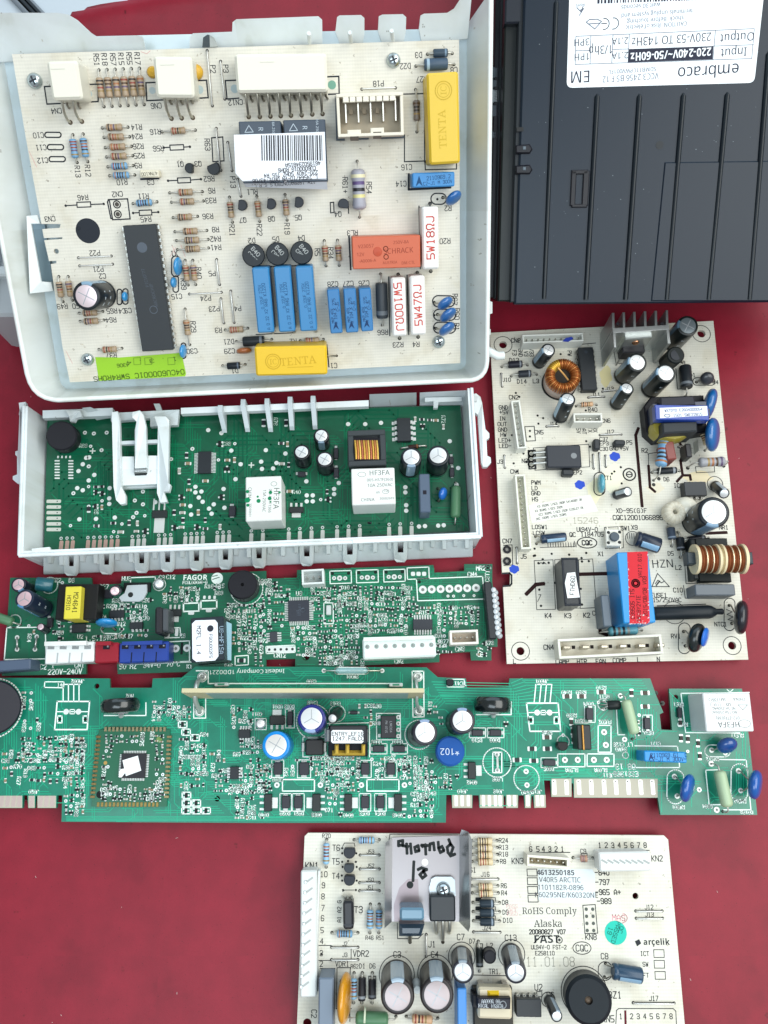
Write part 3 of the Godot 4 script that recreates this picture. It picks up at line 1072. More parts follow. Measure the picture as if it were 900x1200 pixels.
func surface_material() -> StandardMaterial3D:
	var im := Image.create(512, 512, false, Image.FORMAT_RGB8)
	var bp := Image.create(1024, 1024, false, Image.FORMAT_RGB8)
	bp.fill(Color(0.5, 0.5, 0.5))
	var n := FastNoiseLite.new()
	n.seed = 3
	n.frequency = 0.012
	var r := RandomNumberGenerator.new()
	r.seed = 11
	for y in 512:
		for x in 512:
			var v := 0.93 + 0.05 * n.get_noise_2d(x, y) + r.randf_range(-0.03, 0.03)
			im.set_pixel(x, y, Color(v, v, v))
	for i in 380:                                        # pores of the hide
		var x := r.randi() % 509 + 1
		var y := r.randi() % 509 + 1
		var v := r.randf_range(0.45, 0.75)
		im.set_pixel(x, y, Color(v, v * 0.9, v * 0.95))
		if r.randf() < 0.4: im.set_pixel(x + 1, y, Color(v, v, v))
	for i in 9000:                                       # short creases, mostly running one way
		var x := r.randf() * 1024
		var y := r.randf() * 1024
		var a := r.randfn(0.7, 0.5)
		var k := r.randf_range(-0.16, 0.16)
		for j in r.randi_range(3, 14):
			x += cos(a); y += sin(a); a += r.randf_range(-0.12, 0.12)
			var xi := posmod(int(x), 1024); var yi := posmod(int(y), 1024)
			var v := clampf(bp.get_pixel(xi, yi).r + k, 0.0, 1.0)
			bp.set_pixel(xi, yi, Color(v, v, v))
	var m := StandardMaterial3D.new()
	m.resource_name = "red_hide"
	m.albedo_color = Color("8c1a2d")
	m.albedo_texture = ImageTexture.create_from_image(im)
	m.roughness = 0.44
	m.metallic_specular = 0.36
	m.uv1_scale = Vector3(1.15, 1.15, 1.15)
	m.heightmap_enabled = true
	m.heightmap_texture = ImageTexture.create_from_image(bp)
	m.heightmap_scale = 0.011
	return worn(m, 29, Color(0.72, 0.68, 0.72), 0.3, 60, 0.33)

func build_surface() -> void:
	frame(Vector3.ZERO)
	var xs := []
	var zs := []
	var x := -430.0
	while x <= 430.0:
		xs.append(x); x += 6.0 if absf(x) < 220 else 15.0
	var z := -345.0
	while z <= 420.0:
		zs.append(z); z += 3.0 if z < -180 else 20.0
	var m := Msh.new()
	var nr := func(a: float, b: float) -> Vector3:
		return Vector3(height_at(a - 1, b) - height_at(a + 1, b), 2.0, height_at(a, b - 1) - height_at(a, b + 1)).normalized()
	for i in xs.size() - 1:
		for j in zs.size() - 1:
			var q := [[xs[i], zs[j]], [xs[i], zs[j + 1]], [xs[i + 1], zs[j + 1]], [xs[i + 1], zs[j]]]
			var p: Array[Vector3] = []
			for e in q: p.append(Vector3(e[0], height_at(e[0], e[1]), e[1]))
			for k in [0, 2, 1, 0, 3, 2]:
				m.vert(p[k], nr.call(q[k][0], q[k][1]))
	var o := P("red_leather_surface", m, surface_material(), self)
	o.set_meta("kind", "structure")
	o.set_meta("label", "deep red leathery seat rising into a rounded back under the boards")
	# lint and dust
	var ln := Msh.new().hex("d9d2cc")
	rng.seed = 8
	for i in 70:
		var q := Vector3(rng.randf_range(-170, 165), 0.02, rng.randf_range(-150, 125))
		var d := Vector3(rng.randf_range(-1, 1), 0, rng.randf_range(-1, 1)).normalized() * rng.randf_range(0.15, 0.6)
		ln.tube([q, q + d + Vector3(0, 0.12, 0), q + d * 1.7 + Vector3(0.1, 0, 0.1)], 0.06, 5)
	P("lint", ln, VM(0.9), o, true)
	# the room floor a long way below, seen past the rounded edge
	var f := Msh.new().hex("d3dce2")
	f.box(Vector3(-1500, -470, -1700), Vector3(900, -450, 900))
	var fl := P("pale_floor", f, VM(0.5), self)
	fl.set_meta("kind", "structure")
	fl.set_meta("label", "pale floor of the room far below the red seat")
	var t := thing("floor_grate", "grey slatted frame on the pale floor past the rounded corner of the seat", "frame", Vector3(-405, -450, -822))
	for i in 3:
		P("slat", Msh.new().hex("8d949b").at(Transform3D(Basis(Vector3.UP, 0.72), Vector3(-34 + i * 20, 0, i * 20 - 20))).box(Vector3(-7, 0, -45), Vector3(7, 10, 45), 1.5), VM(0.5))
	for i in 2:
		P("rail", Msh.new().hex("30363d").at(Transform3D(Basis(Vector3.UP, 0.72), Vector3(-24 + i * 24, 0, i * 24 - 10))).box(Vector3(-3, 0, -48), Vector3(3, 14, 48), 1.0), VM(0.5))

# ------------------------------------------------------------------ pale grey housing that props up the tray
func build_under_housing() -> void:
	thing("grey_plastic_housing", "pale grey plastic housing peeping out from under the white tray", "housing", Vector3(-128, 0, -190))
	var m := Msh.new().hex("a9aeb0")
	m.prism(rr(96, 40, 5), 0, 30, 1.2)
	P("shell", m, VM(0.42))
	P("rim", Msh.new().hex("c6cbcb").prism(rr(100, 5, 2), 18, 33, 0.8).at(Transform3D(Basis(), Vector3(0, 0, 21))), VM(0.4))
	P("rim", Msh.new().hex("c6cbcb").at(Transform3D(Basis(), Vector3(0, 0, -19))).prism(rr(100, 5, 2), 18, 33, 0.8), VM(0.4))
	P("rib", Msh.new().hex("b7bcbd").at(Transform3D(Basis(), Vector3(-42, 0, 1))).prism(rr(5, 30, 2), 28, 34, 0.8), VM(0.4))

# ------------------------------------------------------------------ white tray, leaning on the red back
const TRAY_O := Vector3(-52.5763, 59.5593, -196.5687)
func tray_basis() -> Basis:
	var e1 := Vector3(0.99729132, -0.02899636, -0.06759615).normalized()
	var n := Vector3(0.06295433, 0.81175692, 0.58059233).normalized()
	return Basis(e1, n, e1.cross(n)).orthonormalized()

func arc_path(pts: Array, r: Array, seg := 6) -> PackedVector2Array:     # open path with rounded corners
	var o := PackedVector2Array()
	for i in pts.size():
		if i == 0 or i == pts.size() - 1:
			o.append(pts[i]); continue
		var a: Vector2 = (pts[i - 1] - pts[i]).normalized()
		var b: Vector2 = (pts[i + 1] - pts[i]).normalized()
		for s in seg + 1:
			var t := float(s) / seg
			var p0: Vector2 = pts[i] + a * r[i]
			var p2: Vector2 = pts[i] + b * r[i]
			o.append(p0.lerp(pts[i], t).lerp(pts[i].lerp(p2, t), t))
	return o

func lift(p: PackedVector2Array, y: float) -> Array:
	var o := []
	for q in p: o.append(Vector3(q.x, y, q.y))
	return o

func build_tray() -> void:
	var t := thing("plastic_tray", "white plastic tray with flared walls holding the cream board with the orange relay", "tray", TRAY_O, tray_basis())
	var W := "dfe5e3"
	var mat := housing_mat()
	# floor under the board
	var fp := poly([-5, 45, 550, 33, 550, 437, 69, 461], -9.0)
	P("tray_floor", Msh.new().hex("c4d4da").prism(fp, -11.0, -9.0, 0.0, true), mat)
	# left, lower and right wall as one flared skirt
	var rim := [L2(577, -14, 11), L2(572.5, 446, 11), L2(36, 470, 11), L2(-52, 10, 11)]
	var foot := [L2(547, 30, -9), L2(546, 433, -9), L2(72, 457, -9), L2(0, 44, -9)]
	var ro := arc_path(rim, [0, 9, 12, 0])
	var fi := arc_path(foot, [0, 4, 5, 0])
	var ri := PackedVector2Array()
	var fo2 := PackedVector2Array()
	for i in ro.size():
		var d := (ro[i] - fi[i]).normalized()
		ri.append(ro[i] - d * 1.7)
		fo2.append(fi[i] + d * 2.2)
	var m := Msh.new().hex(W)
	m.loft([lift(ri, 10.6), lift(fi, -9.0)], false)
	m.loft([lift(ro, 10.6), lift(ri, 10.6)], false)
	m.loft([lift(fo2, -11.0), lift(ro, 10.6)], false)
	P("tray_wall", m, mat)
	var lip := Msh.new().hex("e2e7e5")
	var lp := []
	for i in ro.size(): lp.append(Vector3((ro[i].x + ri[i].x) / 2, 10.7, (ro[i].y + ri[i].y) / 2))
	lip.tube(lp, 1.05, 8)
	P("rim", lip, mat)
	# upper side: a raised corner, a shoulder and separate tabs
	for q in [
		[-22, 74, -22, 14, 8, 15, 68, 15, 80, 17, 90, 23, 106, 38, 114, 43, 122, 66],
		[108, 66, 112, 43, 160, 41.5, 167, 43, 171, 62],
		[222, 60, 222.5, 43, 226, 39, 274, 37, 277, 60],
		[271, 60, 272.5, 26, 277, 22.5, 373, 19, 377.5, 23, 378, 55],
		[400, 55, 393, 37, 395, 20, 398, 18, 423, 17.5, 427, 21, 427, 40, 424, 55],
		[449, 54, 443, 36, 444, 19, 448, 17, 472, 16.5, 476, 20, 475.5, 38, 472, 53],
		[495, 53, 491, 34, 493, 18, 497, 16, 524, 15, 532, 10, 541, -4, 553, -6, 548, 45],
	]:
		var pts := []
		for i in range(0, q.size(), 2):
			pts.append_array([q[i], q[i + 1], -3.0 + (65.0 - 0.032 * q[i] - q[i + 1]) * 0.24])
		slab("tab", pts, 1.8, "e0e8ea", 0.36)
	for q in [[410, 38, 411.5], [459, 36, 460.5], [362, 39, 363]]:
		P("tab_rib", Msh.new().hex("dce3e4").tube([L(q[0], q[1], 8.5), L(q[2], q[1] + 11, 1.5)], 0.8, 6), mat)
	P("guide_peg", Msh.new().hex("46535e").lathe([[2.6, -2], [2.4, 3], [1.4, 5], [0, 5.6]], 14).at(Transform3D(Basis(), Vector3.ZERO)), mat) if false else null
	slab("guide_peg", [237, 55, 1, 238, 44, 6, 243, 40.5, 7.5, 245.5, 41, 7.5, 246, 55, 1], 1.5, "55636d")
	slab("guide_peg", [246, 55, 1, 245.5, 41, 7.4, 251, 44, 6.5, 256, 54, 1], 1.5, "d9e1e3")
	# frame of the cut-out in the left wall
	slab("frame_side", [31, 253, 2.5, 43, 252, 0.5, 47, 262, -1, 36, 262, 2.0, 48, 330, 1.6, 60, 331, -2, 62, 341, -2, 35, 344, 3.0], 1.2, "dbe1e1")
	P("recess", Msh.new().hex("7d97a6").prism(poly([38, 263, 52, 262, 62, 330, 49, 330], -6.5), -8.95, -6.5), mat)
	# snap-fit arm reaching over the neighbour on the right
	var arm := Msh.new().hex("d9dfde")
	arm.tube([L(566, 408, 4), L(575, 413, 6.5), L(583, 417, 6.8), L(590, 416.5, 6.4)], 1.9, 8)
	P("snap_arm", arm, mat)
	for q in [[572, 352, 577, 369], [571, 384, 575, 394]]:
		slab("wall_rib", [q[0], q[1], 9, q[2], q[1] + 2, 7, q[2], q[3] - 2, 7, q[0], q[3], 9], 2.0, "d0d7d6")

# ------------------------------------------------------------------ black inverter box
func build_inverter() -> void:
	var d2 := Vector3(0.99954183, 0.02998625, 0.00411848).normalized()
	var nb := Vector3(-0.02799475, 0.86414795, 0.50245858).normalized()
	var t := thing("inverter_box", "large black ribbed plastic motor inverter box with a white rating label", "inverter", Vector3(54.4158, 45.0, -166.995), Basis(d2, nb, d2.cross(nb)).orthonormalized())
	var K := "14212c"
	var mat := VM(0.33, 0.0, 0.4)
	# local: x across from the left upper edge, z up the box negative
	var top := PackedVector2Array([Vector2(-0.7, -0.0), Vector2(-0.7, -150), Vector2(135, -150), Vector2(135, 0.3)])
	P("lid", Msh.new().hex(K).prism(top, -6, 0, 0.7), mat)
	for i in 5:                                                     # stepped flank, each fold a little lower and wider
		var x1 := -0.9 - i * 1.75
		P("side_fold", Msh.new().hex(["12181e", "1a2128", "11161c", "1b232a", "10141a"][i]).box(Vector3(x1 - 1.5, -34, -150 + i * 0.3), Vector3(x1 + 1.2, -1.6 - i * 4.6, -0.8 - i * 0.4), 0.45), mat)
	P("body", Msh.new().hex("15181c").box(Vector3(-7, -34, -149), Vector3(134, -6, -1.2), 0.6), mat)
	P("bracket", Msh.new().hex("20262c").box(Vector3(-7.5, -8, -125), Vector3(-1, -1.5, -103.5), 0.6), mat)
	# raised fillets and ribs on the lid
	for r in [[652, 0, 637.5, 350, 1.5], [700, 110, 686.5, 351, 1.7], [749.5, 110, 733, 351, 1.7], [801, 109, 781, 351, 1.7], [852.5, 108, 830, 351, 1.7], [901, 60, 878, 351, 1.7]]:
		var a := L(r[0], r[1], 0)
		var b := L(r[2], r[3], 0)
		var m := Msh.new().hex("10161d").at(along(Vector3(a.x, 0, a.z), Vector3(b.x, 0, b.z)))
		m.lathe([[0, 0], [r[4] * 0.15, 0], [r[4] * 0.62, 1.1], [r[4] * 0.62, (b - a).length()], [0, (b - a).length()]], 10)
		P("rib", m, mat)
	# a slightly raised field low on the right with a bright chamfered upper edge
	var st := poly([779, 190, 920, 188, 910, 353, 763, 353], 0.45)
	P("raised_field", Msh.new().hex(K).prism(st, -0.5, 0.45, 0.44), mat)
	# recess with its frame
	for e in [[670, 200, 674, 241], [684, 200, 689, 241], [670, 199, 689, 204], [670, 239, 688, 243]]:
		var a := L(e[0], e[1], 0.9)
		var b := L(e[2], e[3], 0.9)
		P("recess_frame", Msh.new().hex("171b20").box(Vector3(a.x, -0.5, a.z), Vector3(b.x, 0.9, b.z), 0.3), mat)
	for v in [175, 199]:
		var c := L(614, v, 0.8)
		P("latch_tooth", Msh.new().hex("101317").prism(PackedVector2Array([Vector2(c.x - 3.4, c.z - 1.6), Vector2(c.x + 2.2, c.z - 1.9), Vector2(c.x + 3.4, c.z), Vector2(c.x + 2.4, c.z + 1.6), Vector2(c.x - 3.2, c.z + 1.5)]), -0.3, 1.1, 0.5), mat)
		P("latch_tooth", Msh.new().hex("5d676f").box(c + Vector3(-0.5, 0, -1.0), c + Vector3(0.7, 0.55, 0.2), 0.2), mat)
	var dm := L(773, 170, 0)
	P("dimple", Msh.new().hex("15191d").prism(circ(dm.x, dm.z, 1.5, 18), -0.5, 0.12), mat)
	P("edge_nick", Msh.new().hex("0e1114").box(L(607, 151, 0.2) + Vector3(-0.5, -1, -0.6), L(612, 152, 0.2) + Vector3(0.5, 0, 0.6)), mat)
	# plug sockets poking out of the flank
	for q in [[575, 88, 3.0], [574.5, 100, 2.2], [575, 116, 3.6], [574, 133, 3.4], [573.5, 160, 2.0]]:
		var c := L(q[0], q[1], -20)
		P("flank_socket", Msh.new().hex(["cdd3d6", "59636b", "aab2b6"][int(q[1]) % 3]).box(c + Vector3(-1.5, -8, -q[2]), c + Vector3(3, 0, q[2] * 0.4), 0.4), mat)
	var du := Msh.new().hex("8d979d")
	rng.seed = 31
	for i in 90:                                        # settled dust
		var q := Vector3(rng.randf_range(2, 100), 0.02, rng.randf_range(-112, -2))
		var s := rng.randf_range(0.06, 0.17)
		du.box(q - Vector3(s, 0.02, s * 0.7), q + Vector3(s, 0.05, s * 0.7))
	P("dust", du, VM(0.9), null, true)
	# rating label
	var lb := [668, -30, 898, -32, 884, 97, 664, 103]
	var lp := poly(lb, 0.15)
	if Msh.area(lp) > 0: lp.reverse()
	var lab := P("rating_label", Msh.new().hex("e9eef2").prism(round_poly(lp, 2.2), 0.0, 0.15), VM(0.4))
	var dk := Msh.new().hex("23283a")
	var gr := Msh.new().hex("596070")
	var H := 0.2
	var wt := Msh.new().hex("e9eef2")
	TT(dk, "embraco", 830, 84, H, 13, 180 - 2.5, false, false, 1.0)
	TT(dk, "EM", 680, 90, H, 12.5, 178)
	TT(gr, "VCC3 2456 B5 F 12", 739, 91, H, 6.6, 177.5, false, false, 0.86)
	TT(gr, "SDMB11CPWV001FL", 741, 82.5, H, 4.4, 177.5)
	TT(dk, "Input", 860, 59.5, H, 9, 177.5)
	TT(dk, "Output", 864, 42, H, 9, 177.5)
	TT(dk, "230V-53 TO 143Hz", 787, 46, H, 9, 177.5, false, false, 0.9)
	TT(dk, "2.1A", 726.5, 48, H, 7, 177.5)
	TT(dk, "2.1A", 726.5, 65, H, 7, 177.5)
	TT(dk, "1/3hp", 704, 57, H, 9, 177.5, false, false, 0.85)
	TT(dk, "1PH", 682, 66.5, H, 7.4, 177.5)
	TT(dk, "3PH", 682, 49.5, H, 7.4, 177.5)
	var bp := poly([737, 57.5, 836, 54, 835, 69.5, 736, 73], H)
	dk.prism(bp, 0.16, H)
	TT(wt, "220-240V~/50-60Hz", 786, 63.5, H + 0.05, 8.8, 177.5, true, false, 0.86)
	for e in [[675, 42.5, 884, 33.5], [835, 54, 883, 52.4], [674, 75.5, 881, 68.6], [675, 59.5, 692, 59], [718, 57.8, 737, 57.3], [675, 42.5, 674, 75.5], [692.5, 41.8, 691.5, 75], [718.5, 40.8, 717, 74.2], [737.5, 40, 736, 73.5], [838.5, 35.5, 835.5, 70], [884, 33.5, 881, 68.6]]:
		bar(gr, L(e[0], e[1], H), L(e[2], e[3], H), 0.22)
	var lines := ["CAUTION: Risk of electric", "shock. Before touching", "terminals unplug system and", "wait 30 seconds"]
	for i in 4: TT(gr, lines[i], 769 - [0, 1, -1, 18][i], 30 - i * 7.6, H, 4.6, 177.5)
	# CE mark, a diamond and a leaf mark
	for c in [[719, 27.5], [708, 28]]:
		var o := L(c[0], c[1], H)
		var n := 8
		for i in n:
			var a := -PI * 0.55 + PI * 1.1 * i / n
			var b := a + PI * 1.1 / n
			bar(dk, o + Vector3(cos(a), 0, sin(a)) * 1.9, o + Vector3(cos(b), 0, sin(b)) * 1.9, 0.3)
	bar(dk, L(705, 27.6, H), L(711, 27.4, H), 0.3)
	for e in [[687, 26, 697, 34], [697, 34, 705, 25], [705, 25, 700, 22.5], [700, 22.5, 691, 22.8], [691, 22.8, 687, 26], [690, 28, 703, 27], [679, 18, 684, 10], [676, 9, 681, 14], [681, 14, 683, 8], [684, 10, 680, 12]]:
		bar(gr, L(e[0], e[1], H), L(e[2], e[3], H), 0.3)
	TT(gr, "RoHS", 680, 6, H, 3.2, 178)
	# bar code cut by the top of the picture
	rng.seed = 21
	var u := 700.0
	while u < 815:
		var w := rng.randf_range(0.7, 2.6)
		dk.prism(poly([u, 4.2 - (u - 700) * 0.035, u + w, 4.2 - (u - 700) * 0.035, u + w + 0.6, -20, u + 0.6, -20], H), 0.16, H)
		u += w + rng.randf_range(0.8, 2.4)
	P("label_print", dk, VM(0.6), lab)
	P("label_fine_print", gr, VM(0.6), lab)
	P("label_reversed_print", wt, VM(0.6), lab)

static func round_poly(p: PackedVector2Array, r: float, seg := 4) -> PackedVector2Array:
	var o := PackedVector2Array()
	var k := p.size()
	for i in k:
		var a := (p[(i + k - 1) % k] - p[i])
		var b := (p[(i + 1) % k] - p[i])
		var rr_ := minf(r, minf(a.length(), b.length()) * 0.45)
		var p0 := p[i] + a.normalized() * rr_
		var p2 := p[i] + b.normalized() * rr_
		for s in seg + 1:
			var t := float(s) / seg
			o.append(p0.lerp(p[i], t).lerp(p[i].lerp(p2, t), t))
	return o

# ------------------------------------------------------------------ white casing that holds the second green board
func build_casing() -> void:
	var t := thing("plastic_casing", "long white plastic casing with snap hooks and a slotted front skirt, holding a green board", "casing", Vector3(-55, 0, -105))
	var W := "dbe2e4"
	var mat := housing_mat()
	var HR := 23.0
	var outer := [L2(28, 476, HR), L2(552.5, 455, HR), L2(563.5, 629, HR), L2(22.5, 651, HR)]
	var floor_p := PackedVector2Array(outer)
	P("casing_floor", Msh.new().hex("c6d0d2").prism(floor_p, 1.0, 5.0, 0.0, true), mat)
	# left, right and front walls (the back one is cut away in the middle)
	var wall := func(a: Vector2, b: Vector2, inn: Vector2, top: float, th: float, foot := 1.5) -> Msh:
		var m := Msh.new().hex(W)
		var A := Vector3(a.x, 0, a.y); var B := Vector3(b.x, 0, b.y); var N := Vector3(inn.x, 0, inn.y)
		var up := Vector3(0, top, 0)
		m.quad(A, B, B + up, A + up)
		var A2 := A + N * th; var B2 := B + N * th
		m.quad(B2 - N * -foot, A2 - N * -foot, A2 + up, B2 + up)
		m.quad(A + up, B + up, B2 + up, A2 + up)
		m.quad(A2 + N * foot, A, A + up, A2 + up)
		m.quad(B, B2 + N * foot, B2 + up, B + up)
		return m
	P("end_wall", wall.call(outer[0], outer[3], Vector2(1, 0.0), HR, 1.7, 2.6), mat)
	P("end_wall", wall.call(outer[2], outer[1], Vector2(-1, 0.0), HR, 1.7, 1.6), mat)
	P("front_wall", wall.call(outer[3], outer[2], Vector2(0, -1), HR - 0.1, 1.9, 0.8), mat)
	P("rim", Msh.new().hex("dde5e8").tube([Vector3(outer[3].x, HR, outer[3].y), Vector3(outer[2].x, HR, outer[2].y)], 0.9, 8), mat)
	P("rim", Msh.new().hex("dde5e8").tube([Vector3(outer[2].x, HR, outer[2].y), Vector3(outer[1].x, HR, outer[1].y)], 0.8, 8), mat)
	P("rim", Msh.new().hex("d5dde0").tube([Vector3(outer[3].x, HR, outer[3].y), Vector3(outer[0].x, HR, outer[0].y)], 0.8, 8), mat)
	# back rails
	slab("back_rail", [212, 478, 17, 432, 469, 17, 432, 476, 16, 212, 485, 16], 3.0, W, 0.38)
	slab("back_rail", [50, 481, 18, 132, 478, 18, 132, 487, 17, 50, 490, 17], 3.0, "c2cbce", 0.38)
	slab("back_panel", [433, 462, 18, 488, 460, 18, 488, 474, 8, 433, 477, 8], 2.0, "b9c0c3", 0.4)
	slab("back_panel", [492, 460, 18, 552, 457, 18, 545, 474, 10, 492, 475, 9], 2.0, "c1c8cb", 0.4)
	slab("back_rail", [130, 484, 17, 210, 480, 17, 208, 498, 14, 176, 500, 14, 176, 490, 15, 130, 494, 15], 2.4, "c6cfd2", 0.38)
	slab("gusset", [96, 478, 20, 106, 477, 20, 130, 488, 14, 112, 491, 14], 1.6, "b4bec2", 0.38)
	slab("gusset", [180, 473, 20, 187, 473, 20, 192, 487, 14, 186, 488, 14], 1.6, "c1cacd", 0.38)
	slab("latch", [77, 481, 20, 94, 481, 20, 96, 488, 20, 89, 490, 19, 87, 494, 17, 82, 494, 17, 81, 488, 20], 2.0, "ced6d9", 0.38)
	slab("latch", [498, 466, 16, 541, 465, 16, 541, 470, 16, 514, 471, 16, 513, 478, 14, 508, 478, 14, 508, 470, 16, 498, 471, 16], 2.0, "c9d1d4", 0.38)
	# translucent-looking upright fins along the back
	for q in [[255, 480, 262, 507], [282, 473, 289, 506], [310, 472, 316, 506], [337, 470, 341, 504], [364, 469, 368, 503]]:
		var a := L(q[0], q[1], 20)
		var b := L(q[2], q[3], 10.5)
		var m := Msh.new().hex("c9d2d6")
		var c := Vector3(a.x, 10.5, a.z - 3)
		var pts := [Vector3(a.x, 20, a.z - 2), Vector3(a.x, 20, a.z + 1), Vector3(b.x - 0.5, 12.5, b.z - 1.0), Vector3(b.x - 0.5, 10.3, b.z), Vector3(a.x, 10.3, a.z - 2)]
		var off := Vector3(2.0, 0, 0)
		for i in pts.size():
			var j := (i + 1) % pts.size()
			m.quad(pts[i], pts[i] + off, pts[j] + off, pts[j])
		for i in range(1, pts.size() - 1):
			m.tri(pts[0], pts[i], pts[i + 1])
			m.tri(pts[0] + off, pts[i + 1] + off, pts[i] + off)
		P("fin", m, VM(0.3))
	# front skirt: panels between the slots, a tongue across each slot
	var sl := [83.0, 124.4, 165.6, 196.0, 230.0, 264.0, 303.4, 359.4, 410.0, 469.4]
	var rimv := func(u: float) -> float: return 652.5 - (u - 22.0) * (22.5 / 541.0)
	var u0 := 51.0
	for i in sl.size() + 1:
		var u1: float = sl[i] - 4.5 if i < sl.size() else 554.0
		var w0: float = rimv.call(u0)
		var w1: float = rimv.call(u1)
		slab("skirt_panel", [u0, w0 - 1, 19, u1, w1 - 1, 19, u1, w1 + 21.5, 3, u0, w0 + 21.5, 3], 1.6, "d3dbde", 0.4)
		# little ribs under the rim
		var n := maxi(1, int((u1 - u0) / 13.0))
		for k in n:
			var c := u0 + (u1 - u0) * (k + 0.5) / n
			var cw: float = rimv.call(c)
			slab("skirt_rib", [c - 2.3, cw - 1.0, 21.5, c + 2.3, cw - 1.0, 21.5, c + 2.0, cw + 8.5 + 3 * (k % 2), 14.0, c - 2.0, cw + 8.5 + 3 * (k % 2), 14.0], 2.5, "dbe2e4", 0.38)
		if i < sl.size():
			var s: float = sl[i]
			var sw: float = rimv.call(s)
			slab("tongue", [s - 8.5, sw, 21, s - 3.6, sw, 21, s - 3.2, sw + 13.5, 12, s + 3.2, sw + 13.5, 12, s + 3.6, sw, 21, s + 8.5, sw, 21, s + 7.6, sw + 21, 5.5, s + 4.6, sw + 24.5, 4.2, s - 4.6, sw + 24.5, 4.2, s - 7.6, sw + 21, 5.5], 1.4, "dde4e6", 0.38)
			u0 = s + 4.5
	# step in the rim, corner foot, side vents
	slab("rim_step", [413, 632.5, 24.2, 563, 626.5, 24.2, 563, 630.5, 24.0, 414, 636.5, 24.0], 1.2, "dfe7ea", 0.38)
	slab("corner_lug", [37, 643, 23.4, 58, 641, 23.4, 59, 646, 22.8, 38, 648, 22.8], 1.5, "dbe3e6", 0.38)
	for i in 6:
		var v := 588.0 + i * 6.6
		slab("vent_bar", [30.5, v - 1.6, 15, 45, v - 2.0, 10.5, 45, v + 1.6, 10.5, 30.5, v + 2.2, 15], 1.0, "d6dde0", 0.38)
	# hooks on the ends
	slab("end_hook", [22, 472, 17, 30, 471, 17, 31, 478, 15, 26, 484, 14, 27, 520, 12, 26, 566, 11, 21, 567, 11, 15, 562, 10, 15, 558, 10, 20, 556, 10, 20, 535, 10, 18, 533, 10, 18, 529, 10, 21, 528, 11, 23.5, 488, 13, 22, 486, 14, 23, 480, 16], 2.2, "cdd5d8", 0.38)
	slab("end_hook", [553, 462, 18, 558, 461, 17, 563, 465, 15, 565, 472, 14, 569, 503, 12, 573.5, 508, 11, 573.5, 513, 11, 570, 515, 11, 571, 534, 10, 575, 536, 10, 575.5, 542, 10, 571, 547, 10, 566, 547, 10, 564, 542, 10, 560, 486, 12, 555, 482, 14, 553, 475, 15], 2.6, "d3dbde", 0.38)
	slab("hook_root", [551, 462, 18, 560, 464, 16, 559, 470, 16, 551, 470, 18], 3.0, "c6ced1", 0.38)
	# display holder: a small frame with three prongs standing over the board
	slab("holder_arm", [131, 483, 22, 138, 482, 22, 140, 493, 21, 142, 570, 18, 147, 580, 16, 147, 590, 15, 141, 591, 15, 136, 586, 16, 133, 570, 18], 2.4, "d9e0e2", 0.36)
	slab("holder_arm", [181, 488, 21, 194, 488, 21, 198, 492, 20, 198, 500, 19, 197, 566, 18, 200, 568, 18, 198, 576, 17, 192, 576, 16, 196, 588, 14, 188, 589, 14, 184, 578, 16, 185, 500, 19], 2.4, "d4dcde", 0.36)
	slab("holder_prong", [155, 483, 23, 164, 481, 23, 168, 486, 22, 171, 500, 21, 172, 548, 19, 158, 549, 19, 158, 504, 21, 160, 494, 22, 155, 489, 23], 2.2, "d8e0e2", 0.36)
	slab("holder_bar", [140, 517, 18, 186, 515, 18, 186, 519, 18, 140, 521, 18], 2.0, "c3ccd0", 0.36)
	slab("holder_plate", [142, 535, 17, 157, 535, 17, 157.5, 556, 16.5, 172.5, 556, 16.5, 172, 534, 17, 186, 534, 17, 187, 567, 16, 143, 569, 16], 2.4, "dbe2e4", 0.36)
	slab("holder_plate", [142, 566, 15.5, 196, 564, 15.5, 197, 570, 13, 143, 573, 13], 2.0, "c9d1d4", 0.36)
	P("spring_clip", Msh.new().hex("aeb1b0").tube([L(158.5, 552, 18), L(172, 551.5, 18)], 1.0, 8), VM(0.25, 0.85))
	P("spring_clip", Msh.new().hex("2e3234").tube([L(158.5, 556.5, 16), L(172, 556, 16)], 0.7, 8), VM(0.5))

func green_finger(u: float, v0: float, v1: float, w: float, hexc := "c9cdc8", eye_up := true) -> void:
	rect_pad(u, (v0 + v1) / 2, w, v1 - v0, hexc)
	if eye_up:
		disc(tin, u, v0 - 2.6, 2.0, 0.055, hx("c6cbc6"), 12)
		disc(hol, u, v0 - 2.6, 0.9, 0.07, hx("355045"), 8)
	take(u, (v0 + v1) / 2, w + 2, v1 - v0 + 8)

